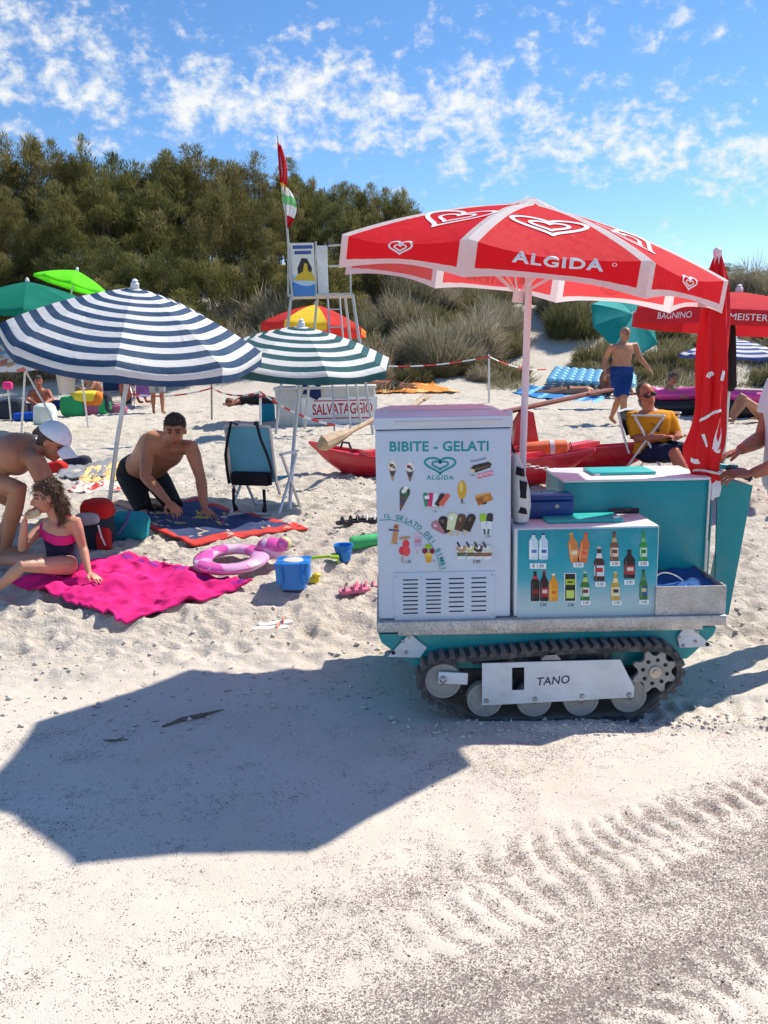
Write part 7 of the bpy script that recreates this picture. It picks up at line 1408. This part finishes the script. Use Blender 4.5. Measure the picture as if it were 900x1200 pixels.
# seated man in the yellow shirt and his chair
YY = 8.25
H = Human(JP(dict(head=(758, 463, YY), face=Vector((0.12, -0.97, -0.12)), neck=(760, 482, YY+0.06), sh_r=(741, 489, YY+0.10), sh_l=(783, 489, YY+0.02), el_r=(746, 514, YY-0.02), wr_r=(779, 512, YY-0.30), el_l=(793, 511, YY), wr_l=(796, 509, YY-0.30), mid=(764, 506, YY+0.05), hip_r=(757, 529, YY+0.08), hip_l=(776, 529, YY+0.0), kn_r=(790, 531, YY-0.42), kn_l=(808, 529, YY-0.35), an_r=(812, 575, YY-0.50), an_l=(822, 572, YY-0.40), toe_r=(822, 588, YY-0.7), toe_l=(832, 586, YY-0.6), front=Vector((0.5, -0.85, 0)))), 1.0, 1.14, 0.06)
H.body('man in yellow shirt and sunglasses seated in a folding chair', 'skin_red', 0.011, curl=(0.5, 0.5), beard=(1.3, 1.4, 1.5)); H.hair(H.t, 'hair_grey', 'thin'); H.garment('shirt', 'shirt_yellow', ['torso', ('arm', 'l', 0.5), ('arm', 'r', 0.5)], 0.016, 0.012, -0.08, 0.97); H.garment('shorts', 'shorts_navy', ['torso', ('leg', 'l', 0.52), ('leg', 'r', 0.52)], 0.018, 0.012, -0.2, 0.1)
c = H.J['head']; u, f, r = H.hu, H.face, H.hr; sg_ = thing('sunglasses', 'dark sunglasses worn by the man in the yellow shirt', 'sunglasses', c)
for s in (-1, 1): MB().ball(c+r*s*0.034+f*0.088+u*0.014, (0.028, 0.012, 0.020), 10).build('lens', 'black_plastic', sg_); MB().tube([c+r*s*0.06+f*0.08+u*0.02, c+r*s*0.084+u*0.015], 0.004, 5).build('temple', 'black_plastic', sg_)
m = MB(); m.tube([H.J['mid']+Vector((-0.06, -0.16, 0.10)), H.J['mid']+Vector((0.0, -0.18, 0.04)), H.J['mid']+Vector((0.05, -0.165, 0.11))], 0.004, 5); m.ball(H.J['mid']+Vector((0.0, -0.185, 0.03)), 0.018, 8); tag(m.build('whistle', 'black_plastic', None, H.J['mid']), 'small black whistle hanging on the yellow shirt', 'whistle')
g = Vector((H.J['hip'].x-0.02, YY+0.05, 0)); g.z = gz(g.x, g.y); folding_chair('folding_chair', 'black backed metal folding chair under the man in yellow', g, (0.80, -0.60), 0.90, 0.44, ['strap_black', 'chair_alu', 'chair_alu'], False, 0.27)
# vendor at the handlebar
VY = 4.12
def VJ(x, y, z): return Vector((x-0.055, VY+y, z))
wl = W(872, 553, 3.93); wr = W(868, 524, 4.10)
H = Human(dict(head=VJ(2.00, 0, 1.56), face=Vector((-0.9, -0.2, -0.3)), neck=VJ(2.05, 0.02, 1.40), sh_r=VJ(2.06, 0.20, 1.35), sh_l=VJ(2.06, -0.18, 1.35), el_r=VJ(1.98, 0.20, 1.09), wr_r=W(868, 527, 4.12), el_l=VJ(1.99, -0.22, 1.05), wr_l=W(882, 555, 3.93), mid=VJ(2.08, 0.0, 1.14), hip_r=VJ(2.08, 0.09, 0.90), hip_l=VJ(2.08, -0.09, 0.90), kn_r=VJ(2.14, 0.11, 0.48), kn_l=VJ(2.12, -0.10, 0.48), an_r=VJ(2.26, 0.12, 0.08), an_l=VJ(2.24, -0.12, 0.08), toe_r=VJ(2.12, 0.14, 0.03), toe_l=VJ(2.10, -0.12, 0.03), front=Vector((-1, 0, 0)), hd_l=Vector((-0.92, 0.05, 0.02)), pn_l=Vector((0, 0.35, -1)), thumb_l=Vector((0, 1, 0.3)), hd_r=Vector((-0.85, -0.1, -0.30)), pn_r=Vector((0, -0.2, -1)), thumb_r=Vector((0, -1, 0))), 1.0, 1.05, 0.03)
H.body('vendor in white printed shirt gripping the cart handlebar', 'skin_red', 0.0048, curl=(0.55, 0.35)); H.hair(H.t, 'hair_dark', 'short'); sh_ = H.garment('shirt', 'shirt_white', ['torso', ('arm', 'l', 0.42), ('arm', 'r', 0.42)], 0.022, 0.012, -0.2, 0.97); H.garment('shorts', 'shorts_navy', ['torso', ('leg', 'l', 0.5), ('leg', 'r', 0.5)], 0.014, 0.012, -0.2, 0.1)
p = W(895, 508, 3.93); m = MB()
# other bathers
def lying(label, head, feet, skin, side=1, knees=0.0, S=0.95, hairm='hair_dark', arms_up=True, prone=True, group=None):
    hd = Vector(head); ft = Vector(feet); d = (ft-hd).normalized(); w = Vector((-d.y, d.x, 0)); z = Vector((0, 0, 1)); gzv = lambda p, h: Vector((p.x, p.y, gz(p.x, p.y)+h)); P = lambda t, s, h: gzv(hd+d*t*S+w*s*S, h*S)
    kh = knees
    J = dict(head=P(0.0, 0, 0.12), face=(z*-0.3+w*side*0.9-d*0.1) if prone else (z*0.9+d*0.3), up=-d, neck=P(0.16, 0, 0.12), sh_l=P(0.22, -0.17, 0.10), sh_r=P(0.22, 0.17, 0.10), el_l=P(0.06, -0.33, 0.06) if arms_up else P(0.48, -0.24, 0.06), el_r=P(0.06, 0.33, 0.06) if arms_up else P(0.48, 0.24, 0.06), wr_l=P(-0.10, -0.16, 0.05) if arms_up else P(0.72, -0.22, 0.05), wr_r=P(-0.10, 0.16, 0.05) if arms_up else P(0.72, 0.22, 0.05), hip_l=P(0.74, -0.09, 0.12), hip_r=P(0.74, 0.09, 0.12), kn_l=P(1.12, -0.11, 0.08+kh), kn_r=P(1.14, 0.11, 0.08+kh*0.8), an_l=P(1.50-kh*0.5, -0.12, 0.06), an_r=P(1.52-kh*0.4, 0.12, 0.06), toe_l=P(1.62-kh*.5, -0.12, 0.05), toe_r=P(1.64-kh*.4, 0.12, 0.05), front=z*(-1 if prone else 1))
    Hh = Human(J, S, 1.0, fem=True); Hh.body(label, skin, 0.016, hands=True, group=group); Hh.hair(Hh.t, hairm, 'short', voxel=0.014); return Hh
Hw = lying('tanned woman in black bikini lying face down on the blue towel', gp(704, 466)+Vector((0, 0.25, 0)), gp(630, 461), 'skin_tan'); Hw.garment('bikini_bottom', 'bikini_black', ['torso'], 0.008, 0.014, -0.2, 0.1)
Hw = lying('tanned sunbather in black shorts lying face down on the orange towel', gp(428, 455), gp(500, 457), 'skin_red', knees=0.0, prone=True); Hw.garment('swim_shorts', 'bikini_black', ['torso', ('leg', 'l', 0.35), ('leg', 'r', 0.35)], 0.012, 0.014, -0.2, 0.12)
Hw = lying('dark tanned sunbather lying on the sand behind the white barrier post', gp(270, 476), gp(340, 474), 'skin_deep', side=-1); Hw.garment('dress', 'bikini_black', ['torso', ('leg', 'l', 0.5), ('leg', 'r', 0.5)], 0.02, 0.016, -0.2, 0.8)
Hw = lying('sunbather with bent knees lying by the pink inflatable boat', gp(898, 494)+Vector((0.5, -0.3, 0)), gp(842, 496)+Vector((0, -0.3, 0)), 'skin_tan', knees=0.38, prone=False, arms_up=False); Hw.garment('bikini_bottom', 'bikini_black', ['torso'], 0.008, 0.014, -0.2, 0.1)
def sitting(label, g, f, skin, hairm, S=0.95, lean=0.1, knees=0.42, wear=None):
    g = Vector(g); f = Vector((f[0], f[1], 0)).normalized(); r = Vector((f.y, -f.x, 0)); z = Vector((0, 0, 1)); P = lambda a, b, c: g+(f*a+r*b+z*c)*S
    J = dict(head=P(0.02+lean, 0, 0.80), face=f-z*0.15, neck=P(-0.04+lean*.8, 0, 0.64), sh_r=P(-0.04+lean*.8, 0.17, 0.58), sh_l=P(-0.04+lean*.8, -0.17, 0.58), el_r=P(0.22, 0.24, 0.42), el_l=P(0.22, -0.24, 0.42), wr_r=P(0.42, 0.10, 0.36), wr_l=P(0.42, -0.10, 0.36), mid=P(-0.10, 0, 0.36), hip_r=P(0, 0.09, 0.11), hip_l=P(0, -0.09, 0.11), kn_r=P(0.40, 0.13, knees), kn_l=P(0.40, -0.13, knees), an_r=P(0.62, 0.12, 0.06), an_l=P(0.62, -0.12, 0.06), toe_r=P(0.80, 0.14, 0.04), toe_l=P(0.80, -0.14, 0.04), front=f)
    Hh = Human(J, S, 1.05, 0.02); Hh.body(label, skin, 0.015); Hh.hair(Hh.t, hairm, 'short', voxel=0.013)
    if wear: Hh.garment('swimwear', wear, ['torso'], 0.010, 0.014, -0.2, 0.15)
    return Hh
sitting('deeply tanned man sitting on the sand behind the walking man', gp(712, 464), (0.55, -0.6), 'skin_deep', 'hair_dark', 1.0, 0.12, 0.42, 'bikini_black')
sitting('tanned woman sitting under the patterned umbrella behind the blue mat', gp(45, 492)+Vector((0, 0.2, 0)), (0.35, -0.9), 'skin_red', 'hair_dark', 1.0, 0.05, 0.30, 'bikini_black')
sitting('bather with grey hair reclining against the pink inflatable boat', gp(778, 486)+Vector((0.1, -0.2, 0)), (0.9, -0.4), 'skin_tan', 'hair_grey', 0.85, -0.05, 0.28, 'suit_print')
sitting('red tanned bather sitting among the dune scrub beside the tower', gp(440, 432), (0.7, -0.7), 'skin_red', 'hair_dark', 0.9, 0.1, 0.40, 'towel_orange')
# standing bather behind the navy umbrella, standing in grey shorts
g = gp(186, 486); P = lambda a, b, c: g+Vector((b, a, c))
H = Human(dict(head=P(0, 0, 1.62), face=Vector((0.1, 0.95, -0.1)), neck=P(0, 0, 1.46), sh_r=P(0, 0.19, 1.40), sh_l=P(0, -0.19, 1.40), el_r=P(-0.05, 0.25, 1.12), el_l=P(-0.05, -0.25, 1.12), wr_r=P(0.1, 0.22, 0.90), wr_l=P(0.1, -0.22, 0.90), hip_r=P(0, 0.09, 0.92), hip_l=P(0, -0.09, 0.92), kn_r=P(0.02, 0.10, 0.49), kn_l=P(0.02, -0.10, 0.49), an_r=P(-0.02, 0.10, 0.07), an_l=P(-0.02, -0.10, 0.07), toe_r=P(0.14, 0.12, 0.03), toe_l=P(0.14, -0.12, 0.03), front=Vector((0, 1, 0))), 1.0, 1.05); H.body('bather in grey shorts standing behind the navy striped umbrella', 'skin_tan', 0.016); H.hair(H.t, 'hair_dark'); H.garment('shorts', 'shorts_grey', ['torso', ('leg', 'l', 0.5), ('leg', 'r', 0.5)], 0.022, 0.015, -0.2, 0.15)
sitting('bather in mustard swimwear sitting behind the multicoloured beach bag', gp(112, 476), (-0.6, -0.7), 'skin_tan', 'hair_dark', 1.0, 0.15, 0.42, 'shirt_yellow')
sitting('bather with dark hair sitting beside the purple striped deck chair', gp(150, 473), (0.7, -0.5), 'skin_red', 'hair_dark', 0.95, 0.1, 0.40, 'suit_print')
bpy.data.scenes.remove(TMP)
